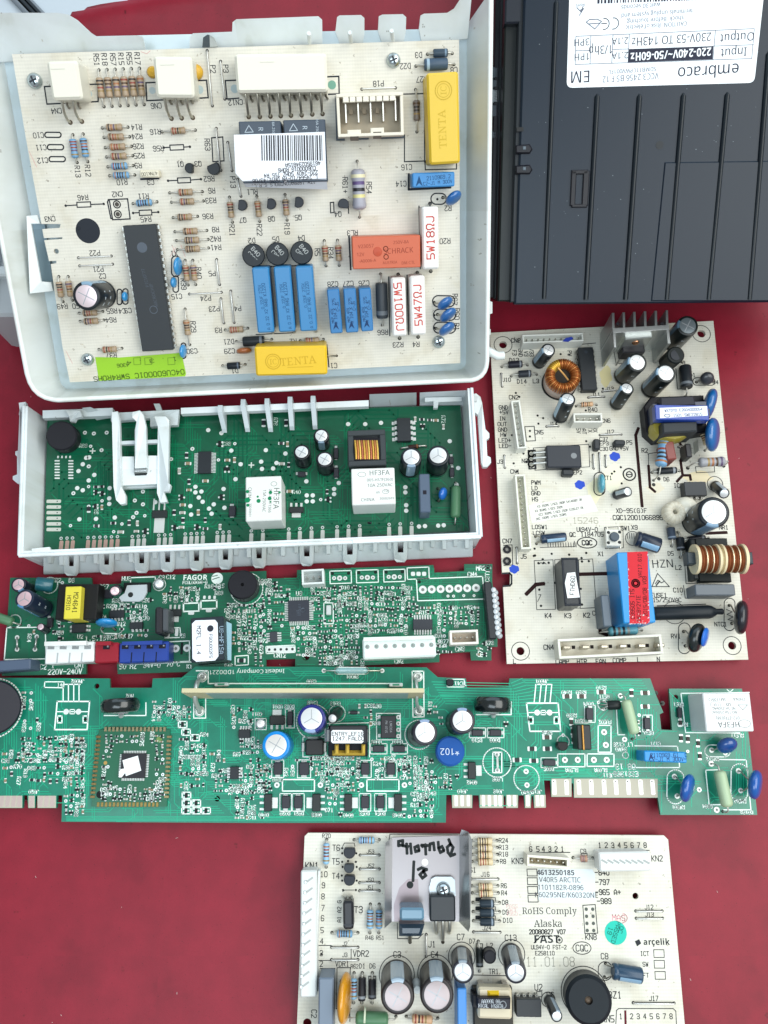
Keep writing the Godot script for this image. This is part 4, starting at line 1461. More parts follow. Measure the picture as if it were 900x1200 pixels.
func mask_mat(kind: String) -> StandardMaterial3D:       # solder lacquer: faint cloudiness under a glossy coat
	var key := "mask" + kind
	if mats.has(key):
		return mats[key]
	var m: StandardMaterial3D = VM(0.34, 0.0, 0.5, 0.25, key)
	var im := Image.create(256, 256, false, Image.FORMAT_RGB8)
	var n := FastNoiseLite.new()
	n.seed = kind.hash() % 1000
	n.frequency = 0.02
	var r := RandomNumberGenerator.new()
	r.seed = 4
	for y in 256:
		for x in 256:
			var v := 0.93 + 0.06 * n.get_noise_2d(x, y) + r.randf_range(-0.02, 0.02)
			if kind == "cream":                            # the weave of the laminate shows through
				v = 0.965 + 0.02 * n.get_noise_2d(x, y) - 0.034 * (0.5 + 0.5 * sin(TAU * y * 20 / 256.0)) - 0.012 * (0.5 + 0.5 * sin(TAU * x * 23 / 256.0)) + r.randf_range(-0.01, 0.01)
			im.set_pixel(x, y, Color(v, v, v))
	m.albedo_texture = ImageTexture.create_from_image(im)
	m.uv1_scale = Vector3(4.2, 4.2, 4.2) if kind == "cream" else Vector3(3, 3, 3)
	if kind == "cream":
		m.clearcoat_enabled = false
		m.roughness = 0.5
		worn(m, 23, Color(0.86, 0.83, 0.75), 0.3, 420, 0.73)
	mats[key] = m
	return m

func build_casing_board() -> void:
	var t := thing("green_casing_board", "dark green circuit board seated inside the white plastic casing", "circuit board", Vector3(-55, 9.5, -105))
	inkc = hx("bcd0c4")
	var og := [55.5, 491, 130, 488, 210, 486, 340, 480, 539.5, 475, 549.5, 622, 51.5, 645]
	board(og, "0b573c", 1.6, [[433, 612, 2.6]], 0.4, mask_mat("dark"))
	var B := Msh.new()
	# buzzer
	var bz := cylinder("buzzer", 78, 515, 72, 510.5, 9.5, 17.5, "17191d", 0.6, 0.5)
	# relays
	var q1 := [287, 558.5, 328.5, 558, 331, 610, 288.5, 610.5]
	var r1 := bx("relay", q1, 15.0, "d6d9d4", 0.4, 0.4, 0.4, 0.5)
	r1.remove_meta("place")
	print_on(r1, q1, 15.0, "565c58", [["HF3FA", 0.86, 0.5, 6.5, 1], ["15A 250VAC", 0.52, 0.55, 3.6, 1], ["CHINA", 0.12, 0.4, 4.0, 1], ["005-HSTF1366", 0.68, 0.55, 3.2, 1], ["30DE0651", 0.12, 0.75, 2.6, 1]], 90)
	oval_mark(r1, L(321, 567, 15.03), 3.4, 2.6, "565c58")
	for k in [[290, 576, 2.2], [290, 586, 3.4], [290.5, 592, 2.0], [303, 587, 2.6], [302, 582, 1.4], [317, 577, 2.2], [316, 584, 2.4], [317, 588, 1.2], [327.5, 577, 1.6]]:
		var m := Msh.new()
		disc(m, k[0], k[1], k[2], 15.05, hx("1b7a50"), 7)
		P("lacquer_splash", m, VM(0.3), r1)
	var q2 := [411, 549, 462, 548, 463.8, 590.5, 413, 592]
	var r2 := bx("relay", q2, 15.0, "dadcd8", 0.4, 0.4, 0.4, 0.5)
	r2.remove_meta("place")
	print_on(r2, q2, 15.0, "565c58", [["HF3FA", 0.66, 0.13, 6.0, 1], ["005-HSTF(360)", 0.66, 0.33, 3.4, 1], ["10A 250VAC", 0.66, 0.47, 4.0, 1], ["CHINA", 0.36, 0.86, 3.8, 1], ["30082689", 0.8, 0.84, 2.8, 1], ["us", 0.6, 0.67, 3.2, 1], ["CQC", 0.8, 0.64, 2.4, 1]], -2)
	oval_mark(r2, L(424, 556, 15.03), 4.6, 2.8, "565c58")
	oval_mark(r2, L(452, 576, 15.03), 3.8, 2.5, "565c58")
	# inductor with a gapped frame
	var tf := bx("transformer", [407, 505, 451.5, 503.5, 453, 545, 408, 547], 8, "24282b", 0.6, 0.5, 0.2, 0.6)
	tf.remove_meta("place")
	P("core_frame", frame_msh([407, 504, 451, 503.5, 453, 544.5, 408.5, 547], 9.6, 2.4, "3c4144", 7.5), VM(0.42), tf)
	var cl := Msh.new()
	for i in 11:
		cl.hex(["c9a24a", "b9784a", "d6b25c", "a8624a"][i % 4])
		cl.tube([L(416 + i * 2.55, 516.5, 9.2), L(417 + i * 2.55, 527, 10.8), L(417.5 + i * 2.55, 538, 9.2)], 0.46, 7)
	P("winding", cl, VM(0.35, 0.5), tf)
	P("winding_core", Msh.new().hex("141516").box(L(413, 514, 8) , L(446, 540, 9.3), 0.2), VM(0.5), tf)
	# capacitors
	cap(378, 521, 376.5, 510.5, 12, 9.2, "191c20", "6d8496", 90)
	cap(356, 541, 353.5, 529.5, 11, 9.8, "191c20", "", 0, "d4d6d6", 2)
	cap(382, 549, 380.5, 538, 11, 10.2, "191c20", "", 0)
	cap(480, 549, 482, 535.5, 14, 12.5, "1a1d22", "7f96aa", 90, "d6d8d8", 3)
	cap(512, 547, 513.5, 533.5, 14, 13.0, "1a1d22", "", 0, "d6d8d8", 3)
	var fc := bx("film_capacitor", [491, 555, 503.5, 555, 504.5, 600, 492.5, 600.5], 11, "4c5b6e", 0.4, 0.4, 0.2, 0.4)
	fc.remove_meta("place")
	P("key_mark", Msh.new().hex("181c22").box(L(497, 576, 11) - Vector3(0.5, 0.2, 0.5), L(499, 578.5, 11) + Vector3(0.3, 0.05, 0.3)), VM(0.6), fc)
	disc_cap(519, 578.5, 4, 7.5, 8, 20, 20, "1d5fb0", [[513, 572.5], [514, 587]])
	res(534, 566, 533, 614, 38, 12, "dgreen" if false else "green")
	# chips
	smd_chip([232, 529, 247, 529, 247.5, 554.5, 232, 554.5], 1.3, 14, 2, true, 5)
	var s8 := smd_chip([465, 490, 481, 489.5, 481.5, 516.5, 466, 517], 2.4, 4, 2, true, 6)
	power_smd(178, 598, 195.5, 606.5, 1, 18)
	power_smd(339, 594, 355.5, 600.5, 1, 6)
	smd_diode(268, 593, 276, 604.5, true, false)
	smd_diode(391, 548, 397, 559, true, false)
	smd_diode(391, 525, 396.5, 537, true, false)
	smd_diode(526, 535, 531.5, 543, true, false)
	smd_diode(527, 548, 532.5, 558, true, false)
	smd_diode(349, 552.5, 358, 558, false, false)
	dio(470, 526, 499, 523, 12, 5, "3a2420", "8a5a3a")
	# contact fingers along the lower edge and the left one
	for f in [71.6, 78.5, 85.0, 103.0, 110.0, 117.0, 123.6, 130.6, 137.6]: green_finger(f, 633.5 - (f - 70) * 0.03, 646 - (f - 70) * 0.045, 4.6, "b99a8e")
	for f in [155.0, 162.0, 168.6, 186.0, 193.0, 200.0, 217.0, 224.0, 230.6, 237.6, 254.6, 261.4, 268.4, 294.4, 308.0, 338.4, 351.4, 365.0, 378.0, 395.0, 408.4, 421.6, 456.0, 469.0, 482.4]:
		green_finger(f, 631.5 - (f - 150) * 0.047, 644.5 - (f - 150) * 0.047, 4.6, "c6c9c2")
	for i in 6:
		var v := 587.5 + i * 6.6
		rect_pad(63, v, 17, 4.2, "c4c6bc")
		disc(hol, 67, v, 0.8, 0.075, hx("3a4a42"), 8)
	for p in [[475, 571], [475, 577], [476, 592], [476, 598.5], [491, 617], [498, 616.5], [513.5, 616], [520, 615.5], [535, 568], [537, 548.5], [527, 517], [397, 566], [359, 564], [428, 497], [446.5, 495.5], [408, 497], [391.5, 573], [391.5, 579], [359.5, 580.5], [366.5, 580.5], [359.5, 587.5], [366.5, 587.5], [182, 588.5], [276, 561.5], [262, 573], [263, 595], [271, 528], [282, 544], [306, 541], [307, 549.5], [320, 549], [324, 542.5], [311.5, 527.5], [334.5, 531.5], [259.5, 507.5], [244, 504], [236, 576], [229, 570.5], [229, 577], [233, 583], [237.5, 588], [223, 593], [250.5, 591], [245, 596], [224, 603], [248, 602], [101, 536.5], [97, 544], [92, 552], [110.5, 556.5], [104, 563], [90.5, 572], [97, 574.5], [128.5, 572], [128, 584], [128, 590.5], [93, 608.5], [112.5, 608], [134.5, 606.5], [104.5, 536]]:
		pad(p[0], p[1], 2.6, false)
	for p in [[99.5, 507], [110, 508], [125, 507], [119, 527.5], [158, 586.5], [167.5, 576], [167.5, 591], [160, 601], [156, 606], [86, 578], [104, 546.5], [225.5, 526], [200.5, 538]]:
		pad(p[0], p[1], 2.4)
	for i in 7:
		rect_pad(67, 540 + i * 3.4, 6, 1.7)
		rect_pad(83, 540 + i * 3.4, 6, 1.7)
	take(75, 550, 26, 26)
	for i in 4: rect_pad(68 + i * 4.7, 535.5, 2, 3)
	# plus marks
	for p in [[108.5, 528.5], [294.5, 545]]:
		rect_pad(p[0], p[1], 7, 1.4, "d6dcd4"); rect_pad(p[0], p[1], 1.4, 7, "d6dcd4", 0, 0.063)
	take(165, 537, 80, 110)
	smd_field(92, 500, 132, 552, 9, 5, 0.5, 0.1, B)
	smd_field(78, 592, 122, 628, 10, 6, 0.6, 0.05, B)
	smd_field(100, 566, 130, 596, 8, 8, 0.75, 0.05, B)
	smd_field(120, 600, 176, 626, 9, 9, 0.7, 0.05, B)
	smd_field(205, 510, 232, 560, 9.5, 10, 0.45, 0.1, B)
	smd_field(252, 516, 284, 560, 9.5, 12, 0.5, 0.1, B)
	smd_field(200, 560, 262, 626, 9, 13, 0.55, 0.1, B)
	smd_field(324, 515, 345, 552, 9, 14, 0.6, 0.1, B)
	smd_field(300, 540, 345, 556, 8.5, 15, 0.55, 0.1, B)
	smd_field(335, 572, 396, 592, 9, 16, 0.7, 0.1, B)
	smd_field(483, 488, 522, 506, 8, 17, 0.7, 0.1, B)
	smd_field(225, 488, 400, 502, 13, 18, 0.25, 0.1, B)
	var c := Msh.new()
	tracks(c, og, [60, 490, 540, 640], 90, 31, "14734e", 0.9, 3.0)
	tracks(c, og, [60, 480, 540, 640], 50, 33, "0c5238", 2.0, 5.0)
	P("copper_track", c, VM(0.4), null, true)
	P("chip_component", B, VM(0.45), null, true)
	finish(2.8)

# a plain drum: foot and top in the photo
func cylinder(called: String, ub: float, vb: float, ut: float, vt: float, h: float, rp: float, hexc: String, bev := 0.5, rough := 0.45, hole_px := 0.0, seg := 36) -> MeshInstance3D:
	var a := L(ub, vb, 0.0)
	var b := L(ut, vt, h)
	var r := rp * px(ut, vt, h)
	var ln := (b - a).length()
	var x := along(a, b)
	var prof := [[0.0, 0.0], [r, 0.0], [r, ln - bev], [r - bev, ln]]
	if hole_px > 0.0:
		var hr := hole_px * px(ut, vt, h)
		prof.append([hr, ln])
		prof.append([hr * 0.9, ln - 2.0])
		prof.append([0.0, ln - 2.0])
	else:
		prof.append([0.0, ln])
	var o := P(called, Msh.new().hex(hexc).at(x).lathe(prof, seg), VM(rough))
	take((ub + ut) / 2, (vb + vt) / 2, rp * 2, rp * 2)
	return o

func oval_mark(o: Node, c: Vector3, ru: float, rv: float, hexc: String, w := 0.14) -> void:
	var m := Msh.new().hex(hexc)
	var k := 0.36
	for i in 20:
		var a := TAU * i / 20
		var b := TAU * (i + 1) / 20
		bar(m, c + Vector3(cos(a) * ru, 0, sin(a) * rv) * k, c + Vector3(cos(b) * ru, 0, sin(b) * rv) * k, w)
	P("printed_mark", m, VM(0.6), o)

func frame_msh(q: Array, h: float, wall: float, hexc: String, y0 := 0.0) -> Msh:
	var d := quad_of(q, h)
	var w: float = d[1]
	var dd: float = d[2]
	var m := Msh.new().hex(hexc).at(Transform3D(Basis(Vector3.UP, d[3]), Vector3(d[0].x, 0, d[0].z)))
	m.box(Vector3(-w / 2, y0, -dd / 2), Vector3(w / 2, h, -dd / 2 + wall), 0.3)
	m.box(Vector3(-w / 2, y0, dd / 2 - wall), Vector3(w / 2, h, dd / 2), 0.3)
	m.box(Vector3(-w / 2, y0, -dd / 2 + wall), Vector3(-w / 2 + wall, h - 0.01, dd / 2 - wall), 0.3)
	m.box(Vector3(w / 2 - wall, y0, -dd / 2 + wall), Vector3(w / 2, h - 0.01, dd / 2 - wall), 0.3)
	return m

# ------------------------------------------------------------------ cream board in the white tray
func build_power_board() -> void:
	thing("cream_power_board", "cream circuit board with an orange relay and yellow capacitors, screwed into the white tray", "circuit board", TRAY_O, tray_basis())
	inkc = hx("2a2e33")
	var og := [14, 63.5, 538, 46.5, 539.5, 425.5, 82, 448, 73, 405, 59.5, 309.5, 66, 308.5, 66, 305.5, 57.5, 306, 51.8, 281.5, 73, 280, 73, 278, 51.5, 279, 49.5, 268.5, 70, 267, 71, 262.5, 48.5, 262.5, 30, 160]
	board(og, "ddd9cc", 1.6, [[66, 294.5, 3.0]], 0.5, mask_mat("cream"))
	# ---- white plug housings with bent wires
	for c in [
		[[54.5, 71.5, 88.5, 71, 99, 117, 60.5, 116.5], [[73, 118, 75.5, 138, 82.5, 143.5], [86, 118, 88.5, 137, 96, 142.5]], 13],
		[[180, 66, 224.5, 66, 228, 113.5, 182.5, 114.5], [[193, 113, 195.5, 134, 201, 139], [206, 113, 208.5, 133, 213, 138.5], [218, 112, 220.5, 132, 226, 138]], 13],
		[[274.5, 64.5, 383, 61, 383.5, 106, 277.5, 110], [[288, 110, 290, 133, 291.5, 137], [301.5, 109.5, 303.5, 133, 304.5, 137], [314, 109, 316, 133, 317, 136.5], [326.5, 108.5, 328, 132, 329, 136], [339, 108, 340, 132, 341, 135.5], [351, 108, 352.5, 131, 353.5, 135], [364, 107.5, 365, 130, 366, 134], [376, 107, 377, 130, 378, 133.5]], 13],
	]:
		var q: Array = c[0]
		var o := bx("plug_housing", q, c[2], "dbd8c9", 0.9, 0.4, 0.0, 0.7)
		o.remove_meta("place")
		for w in c[1]:
			var a := L(w[0] - 1, w[1] - 5, 8)
			var m := Msh.new().hex("b5b1a4").tube([a, L(w[0], w[1] + 4, 8.0), L(w[2], w[3] - 5, 6.0), L((w[2] + w[4]) / 2, w[5] - 3, 2.6), L(w[4], w[5], 0)], 0.52, 8)
			P("bent_pin", m, VM(0.28, 0.85), o)
			disc_at(hol, L(w[4], w[5]), 0.9, hx("55483a"))
			P("bent_pin", Msh.new().hex("8f8b80").tube([L(w[0] + 4, w[1] - 3, 4.0), L(w[0] + 6, w[1] + 6, 3.4), L(w[0] + 8, w[1] + 9, 0)], 0.45, 7), VM(0.3, 0.85), o)
		P("latch_line", Msh.new().hex("d6d3c6").box(qline(q, c[2], 0.35, 0.2) + Vector3(-2.6, 0, -0.2), qline(q, c[2], 0.35, 0.2) + Vector3(2.6, 0.12, 0.25), 0.05), VM(0.45), o)
	line([52, 101.5, 115, 98.5, 115, 119, 55, 122], 1.6, true)
	line([171, 97, 242, 94, 244, 114.5, 172, 118], 1.6, true)
	line([277, 94, 264, 94.5, 266, 116, 280, 115], 1.6)
	line([384, 90, 397, 89.5, 397.5, 110, 385, 110.5], 1.6)
	for p in [[104, 110, 4.2, "aebcbd"], [289 - 55.2, 105, 4.6, "a9b9ba"], [275, 104, 4.6, "a9b9ba"], [389, 99.5, 4.8, "6f9c8c"], [287 - 108.5, 106, 3.8, "b4c0c0"]]:
		disc(hol, p[0], p[1], p[2], 0.03, hx(p[3]), 18)
	P("hot_glue", Msh.new().hex("cfa23a").at(Transform3D(Basis(), L(230, 85))).lathe([[2.6, 0], [2.8, 1.2], [2.2, 2.4], [1.1, 3.0], [0, 3.2]], 16), VM(0.25))
	P("hot_glue", Msh.new().hex("cfa23a").at(Transform3D(Basis(), L(179, 85))).lathe([[2.0, 0], [2.1, 1.0], [1.5, 2.0], [0, 2.4]], 16), VM(0.25))
	for s in [[41, 95, 9.0], [461, 71, 8.3], [103, 421, 7.6], [514, 400.5, 7.4]]: screw(s[0], s[1], s[2])
	# ---- resistors
	for i in 6: res(116 + i * 9.5, 82 - i * 0.4, 122 + i * 9.4, 125 - i * 0.5, 22, 8.4)
	for r in [[120, 150, 150, 149], [122, 161, 152, 160.3], [123.5, 173, 154, 171.5], [125, 184, 155.5, 182.5]]: res(r[0], r[1], r[2], r[3], 18.5, 8)
	for r in [[126.5, 195.5, 156, 194], [128.5, 206, 158, 205], [156, 238.5, 184, 236.5]]: res(r[0], r[1], r[2], r[3], 18.5, 8, "blue")
	res(85.5, 158, 90.5, 190.5, 21, 8.6, "blue")
	res(97.5, 157, 103, 189.5, 21, 8.6, "blue")
	for r in [[190, 154.5, 229, 152.5], [199, 226, 237, 224.5], [201, 237, 238.5, 235.5], [203, 255, 231.5, 253.5], [205, 271.5, 242.5, 270], [207, 282, 244, 280.5], [208, 292.5, 244.5, 290.5], [264, 386.5, 290.5, 384.5], [93, 367, 120.5, 365], [94, 376.5, 122, 375], [116, 409.5, 143, 408]]: res(r[0], r[1], r[2], r[3], 17, 8)
	for r in [[69, 324, 74, 353.5], [80, 324, 85, 352], [217, 305, 220.5, 334], [226, 305, 229.5, 333.5], [269, 231, 272.5, 260.5], [301, 230, 304.5, 259.5], [334, 228, 336.5, 258], [380, 282, 382, 311.5], [395.5, 281.5, 397.5, 311]]: res(r[0], r[1], r[2], r[3], 18, 7.6)
	res(217, 362, 222.5, 404, 18, 7.6)
	res(487, 105, 488.5, 154.5, 22, 8.4, "dgrey")
	res(352, 399, 379, 397.5, 17, 7.6)
	res(418.5, 189, 421.5, 254.5, 44, 16.5, "lilac")
	# ---- diodes and bridges
	dio(501, 63.5, 530, 62.5, 16.5, 9, "3c4a58", "71879a")
	dio(487.5, 77.5, 532, 75.5, 27, 13, "3f5162", "93a9ba", true)
	dio(277, 400, 318.5, 397.5, 25, 11.5, "24272d", "6e747c")
	dio(261, 428.5, 287.5, 427, 15, 8, "1c1f26", "596472")
	dio(446, 321, 448, 381, 40, 14, "3d4146", "6a6f74")
	P("colour_band", Msh.new().hex("2d6a4a").at(along(L(446.8, 344.5, 2.4), L(447.2, 347.5, 2.4))).lathe([[2.42, 0], [2.42, 0.8]], 20), VM(0.4))
	for p in [[297, 299], [325, 297.5], [353.5, 296]]:
		var b := cylinder("bridge_rectifier", p[0] + 0.3, p[1] + 0.5, p[0], p[1], 6.5, 13.2, "212328", 0.35, 0.4)
		var bm := Msh.new().hex("b6bab8")
		var c := L(p[0], p[1], 6.56)
		stroke(bm, "B40", c + Vector3(1.0, 0, -1.3), 0.9, 1.5, 0.16)
		stroke(bm, "C800", c + Vector3(-0.5, 0, 0.6), 0.9, 1.3, 0.16)
		stroke(bm, "~ -", c + Vector3(-1.8, 0, 1.8), 0.9, 1.4, 0.16)
		P("printed_text", bm, VM(0.6), b)
	# ---- jumpers and outlines
	for j in [[62.8 + 180, 59.5, 249, 124], [258.5, 72, 263.5, 116], [267, 167, 272, 200], [278.5, 210, 282.5, 230], [92, 302, 130.5, 300], [93.5, 311.5, 132, 309.5], [254, 304, 257.5, 333.5], [222, 344.5, 259.5, 342.5], [259, 350, 262.5, 378.5], [270.5, 341, 274.5, 378], [424, 104.5, 463.5, 103]]: jump(j[0], j[1], j[2], j[3])
	jump(253.5, 150.5, 259, 199.5, 2.0)
	for s in [[62, 158, 19, 6], [65, 172.5, 19, 6], [67, 186.5, 19, 6]]: slot_line(s[0], s[1], s[2], s[3], 1.5)
	for s in [[140, 348, 5.5, 18], [147, 347.5, 6, 18], [206, 312, 10, 24], [206, 333, 6.5, 19], [215, 411, 5.5, 18], [514, 233, 18, 13], [520, 353, 26, 13], [521, 369, 26, 13], [521, 384, 26, 13]]: slot_line(s[0], s[1], s[2], s[3], 1.4)
	for r in [[199, 169.5, 215, 176], [208, 208, 223, 214.5], [163, 246, 177.5, 252.5], [90, 236.5, 106, 243]]:
		line([r[0], r[1] + 0.6, r[2], r[1], r[2] + 0.5, r[3] - 0.6, r[0] + 0.5, r[3]], 1.3, true)
	for r in [[193, 173, 199, 172.6], [215.5, 172.4, 222, 172], [197, 211.8, 208, 211.4], [223.5, 211, 235, 210], [156, 249.5, 163, 249.2], [178, 249, 185, 248.6], [77, 241, 90, 240.2], [106.5, 239.6, 121, 239]]: line(r, 1.3)
	for p in [[192, 173], [222.5, 172], [197, 211.8], [235.5, 210], [156, 249.6], [185.5, 248.5], [77, 241], [121.5, 239]]: hole(p[0], p[1], 1.5)
	line([248, 161.5, 261, 160.5, 262.5, 188.5, 249.5, 189.5], 1.4, true)
	line([127, 234, 149.5, 233, 152.5, 256.5, 132, 257.5, 128, 234], 1.5)
	line([127, 234, 126, 237, 130, 256, 132, 256], 1.5)
	for p in [[137, 239.5], [138, 251]]:
		ring(p[0], p[1], 4, 1.3)
		disc(hol, p[0], p[1], 2.6, 0.06, hx("4a4640"), 12)
	disc(ink, 103, 270.5, 14.2, 0.045, inkc, 40)
	ring(92.2, 267.5, 1.8, 0.8, 10)
	line([483, 110, 491, 110, 0, 0].slice(0, 4), 1.2)
	line([473, 110.3, 500, 109.6], 1.3)
	line([497.5, 98, 497.5, 121], 1.3); line([497.5, 121, 497.5, 190, 503, 190], 1.3)
	line([474, 158, 474, 189.5, 503, 188.5], 1.3)
	line([498, 190, 498.5, 199, 535, 198, 535, 191], 1.3)
	line([296, 313.5, 366, 310.5, 371, 387.5], 1.4)
	line([300, 392, 344, 390], 1.2)
	line([383, 404, 385.5, 430], 1.4)
	line([492, 243, 492, 274], 1.2)
	line([387, 237.5, 391, 237, 391.5, 249, 387.5, 249.5], 1.3, true); line([401, 237, 408, 236.5, 408.5, 250], 1.3)
	# ---- small transistors
	for p in [[222, 197, 11.5, 10], [250, 197, 15, 250]]: to92(p[0], p[1], p[2], 5.5, p[3], "24272c")
	for p in [[283, 240.5], [317, 239], [349.5, 237]]: to92(p[0], p[1], 12.5, 5.5, 190, "2b2f35")
	to92(402.5, 239.5, 13, 5.5, 100, "2b2f35")
	# ---- big leaning capacitor
	cap(121, 345, 101, 347, 17, 17.2, "1d2228", "7f9db2", -80, "d9c8cc")
	# ---- ceramics
	for p in [[146.3, 347.5, 2.4, 5.5, 3.0, 5], [208.5, 312, 3.0, 10.5, 3.4, 5], [203.5, 331, 2.4, 6, 3.0, 5], [214.5, 411.5, 2.4, 8, 3.0, 5]]:
		disc_cap(p[0], p[1], p[2], p[3], p[4] * 2, p[5], 12, "2f86bc", [[p[0] - 1, p[1] - p[3] * 0.7], [p[0] + 1, p[1] + p[3] * 0.7]], "ceramic_capacitor")
	disc_cap(286, 411, 2.2, 9, 7, 88, 15, "9a5a34", [[279, 412.5], [292, 411.5]], "ceramic_capacitor", 0.2)
	for p in [[521.5, 355.5, 10], [525, 369, 11], [523.5, 385.5, 10.5], [531.5, 232, 10.5]]:
		disc_cap(p[0], p[1], 5.5, p[2], 9, 55, 28, "245d9a", [[p[0] - 12.5, p[1] - 0.5], [p[0] + 4, p[1] - 4]])
	for p in [[509, 354], [509, 369.5], [509, 384], [512.5, 233.5]]: hole(p[0], p[1], 1.4)
	# ---- the large chip
	var qd := [144.5, 264.5, 181.5, 262.5, 204.5, 410, 166, 412]
	var ic := dip(qd, 4.6, 20, "24272e", false)
	disc_mark(ic, L(166.5, 290, 4.62), 2.0, "4a525c")
	print_on(ic, qd, 4.6, "4d545e", [["PIC16F77", 0.44, 0.42, 3.6, 0], ["MICROCHIP", 0.62, 0.56, 3.8, 1]], -97)
	oval_mark(ic, L(180, 363, 4.64), 4.2, 4.2, "59616b", 0.3)
	# ---- film capacitors
	var blue := "2f79ac"
	for q in [[294.5, 314, 315.5, 313, 321, 389.5, 302.5, 390.5], [320, 313, 340.5, 312, 346, 388.5, 327.5, 389.5], [345.5, 312.5, 366.5, 311.5, 371.5, 387.5, 352.5, 388.5]]:
		var o := bx("film_capacitor", q, 12.5, blue, 0.5, 0.36, 0.3, 0.8)
		o.remove_meta("place")
		print_on(o, q, 12.5, "1d4e78", [["R46 K1220", 0.62, 0.42, 4.0, 0], ["0.22uF 275V", 0.4, 0.45, 3.4, 0], ["A 0.22 X2", 0.66, 0.8, 3.6, 0]], -94)
		var e := qline(q, 12.5, 0.9, 1.0)
		for p in [[q[4] - 0.5, q[5] + 1.5], [q[6] + 17, q[7] + 0.5]]:
			P("lead", Msh.new().hex("a9a79f").tube([L(p[0], p[1]), L(p[0], p[1] - 2, 2.5)], 0.35, 6), VM(0.3, 0.85), o)
	for q in [[383.5, 339.5, 397.5, 338.5, 401.5, 390, 387, 391.5], [403, 338.5, 417.5, 337.5, 419.5, 389, 405, 390.5], [421, 338, 434.5, 337, 437.5, 387.5, 423, 389]]:
		var o := bx("film_capacitor", q, 9.5, "2c70a6", 0.4, 0.36, 0.3, 0.6)
		o.remove_meta("place")
		print_on(o, q, 9.5, "16365e", [["A 104 K 275", 0.5, 0.5, 3.6, 0], ["C-J5", 0.74, 0.4, 3.6, 0], ["MKP 40V", 0.28, 0.6, 3.2, 0]], -93)
		tri_mark(o, qline(q, 9.55, 0.5, 0.82), 1.7, "16365e")
	var qb := [483, 203.5, 533, 200.5, 532.5, 218.5, 483.5, 220]
	var cb := bx("film_capacitor", qb, 9.5, "2b7dba", 0.4, 0.36, 0.3, 0.6)
	cb.remove_meta("place")
	print_on(cb, qb, 9.5, "17456f", [["2110969.2", 0.62, 0.35, 4.2, 0], ["C2-J1 M 300V", 0.6, 0.7, 3.8, 0]], -3)
	tri_mark(cb, qline(qb, 9.55, 0.16, 0.55), 2.0, "17456f")
	line([479, 204, 479, 222, 528, 219.5], 2.6)
	for y in [[[298.5, 407.5, 382.5, 404.5, 384, 438.5, 299.5, 441.5], "TENTA", 0, 9.0], [[501, 85, 538, 84, 538.5, 189.5, 502.5, 194.5], "TENTA", -90, 8.0]]:
		var q: Array = y[0]
		var o := bx("film_capacitor", q, 13.5, "dcb41c" if y[2] == 0 else "d3b12c", 0.8, 0.36, 0.3, 0.8)
		o.remove_meta("place")
		var m := Msh.new().hex("c49d16" if y[2] == 0 else "c0a026")
		var up: bool = y[2] == 0
		var k := 0.36
		typed(m, y[1], qline(q, 13.55, 0.6 if up else 0.45, 0.5 if up else 0.62), deg_to_rad(y[2] - 2.0), y[3] * k, false, true)
		var c := qline(q, 13.55, 0.25 if up else 0.5, 0.5 if up else 0.2)
		for i in 24:
			var a := TAU * i / 24
			var b := TAU * (i + 1) / 24
			bar(m, c + Vector3(cos(a), 0, sin(a)) * 3.1, c + Vector3(cos(b), 0, sin(b)) * 3.1, 0.3)
			bar(m, c + Vector3(cos(a), 0, sin(a)) * 2.3, c + Vector3(cos(b), 0, sin(b)) * 2.3, 0.2)
		typed(m, "IC", c, deg_to_rad(y[2]), 2.2, false, true)
		if up: bar(m, qline(q, 13.55, 0.45, 0.72), qline(q, 13.55, 0.8, 0.72), 0.25)
		P("moulded_mark", m, VM(0.4), o)
	P("lead", Msh.new().hex("8f8a7c").tube([L(384, 417, 2), L(393, 417, 1.0), L(394.5, 417, 0)], 0.35, 6), VM(0.3, 0.8))
	hole(394.5, 417, 1.6)
	var qs := [163.5, 199.5, 186, 199, 186.5, 207.5, 164, 208.5]
	var cs := bx("film_capacitor", qs, 5, "d3cdb6", 0.4, 0.45, 0.3, 0.3)
	cs.remove_meta("place")
	print_on(cs, qs, 5, "4a463a", [["47nK100", 0.5, 0.5, 3.6, 0]], 178)
	line([165, 210, 186, 209], 2.2)
	# ---- cement resistors
	for c in [[[494, 242.5, 513.8, 242, 514.2, 315, 495.5, 316], "5W18ΩJ", -90], [[458.5, 325.5, 474.8, 325, 476.8, 393.5, 459.8, 394.5], "5W100ΩJ", 88], [[480, 323.5, 498, 322.8, 499, 392, 482, 393.2], "5W47ΩJ", -91]]:
		var q: Array = c[0]
		var o := bx("cement_resistor", q, 10, "dfdedb", 0.7, 0.6, 0.0, 0.6)
		o.remove_meta("place")
		var m := Msh.new().hex("c8463c")
		stroke(m, c[1], qline(q, 10.05, 0.5, 0.5), deg_to_rad(c[2]), 3.0, 0.15, 1.0)
		P("printed_text", m, VM(0.6), o)
		for p in [[(q[0] + q[2]) / 2, q[1] - 4], [(q[4] + q[6]) / 2, q[5] + 3]]:
			P("lead", Msh.new().hex("a9a79f").tube([L(p[0], p[1]), L(p[0], p[1], 2), L(p[0], (q[1] + q[5]) / 2, 3)], 0.4, 6), VM(0.3, 0.85), o)
			hole(p[0], p[1], 2.2)
		line([q[0] - 3, q[1] - 1, q[6] - 3, q[7] - 1], 1.4)
	# ---- relays
	var qo := [412.5, 277.5, 492, 275.5, 493, 313.5, 413.5, 315.5]
	var ro := bx("relay", qo, 12, "bf5a38", 0.3, 0.42, 0.2, 0.4)
	ro.remove_meta("place")
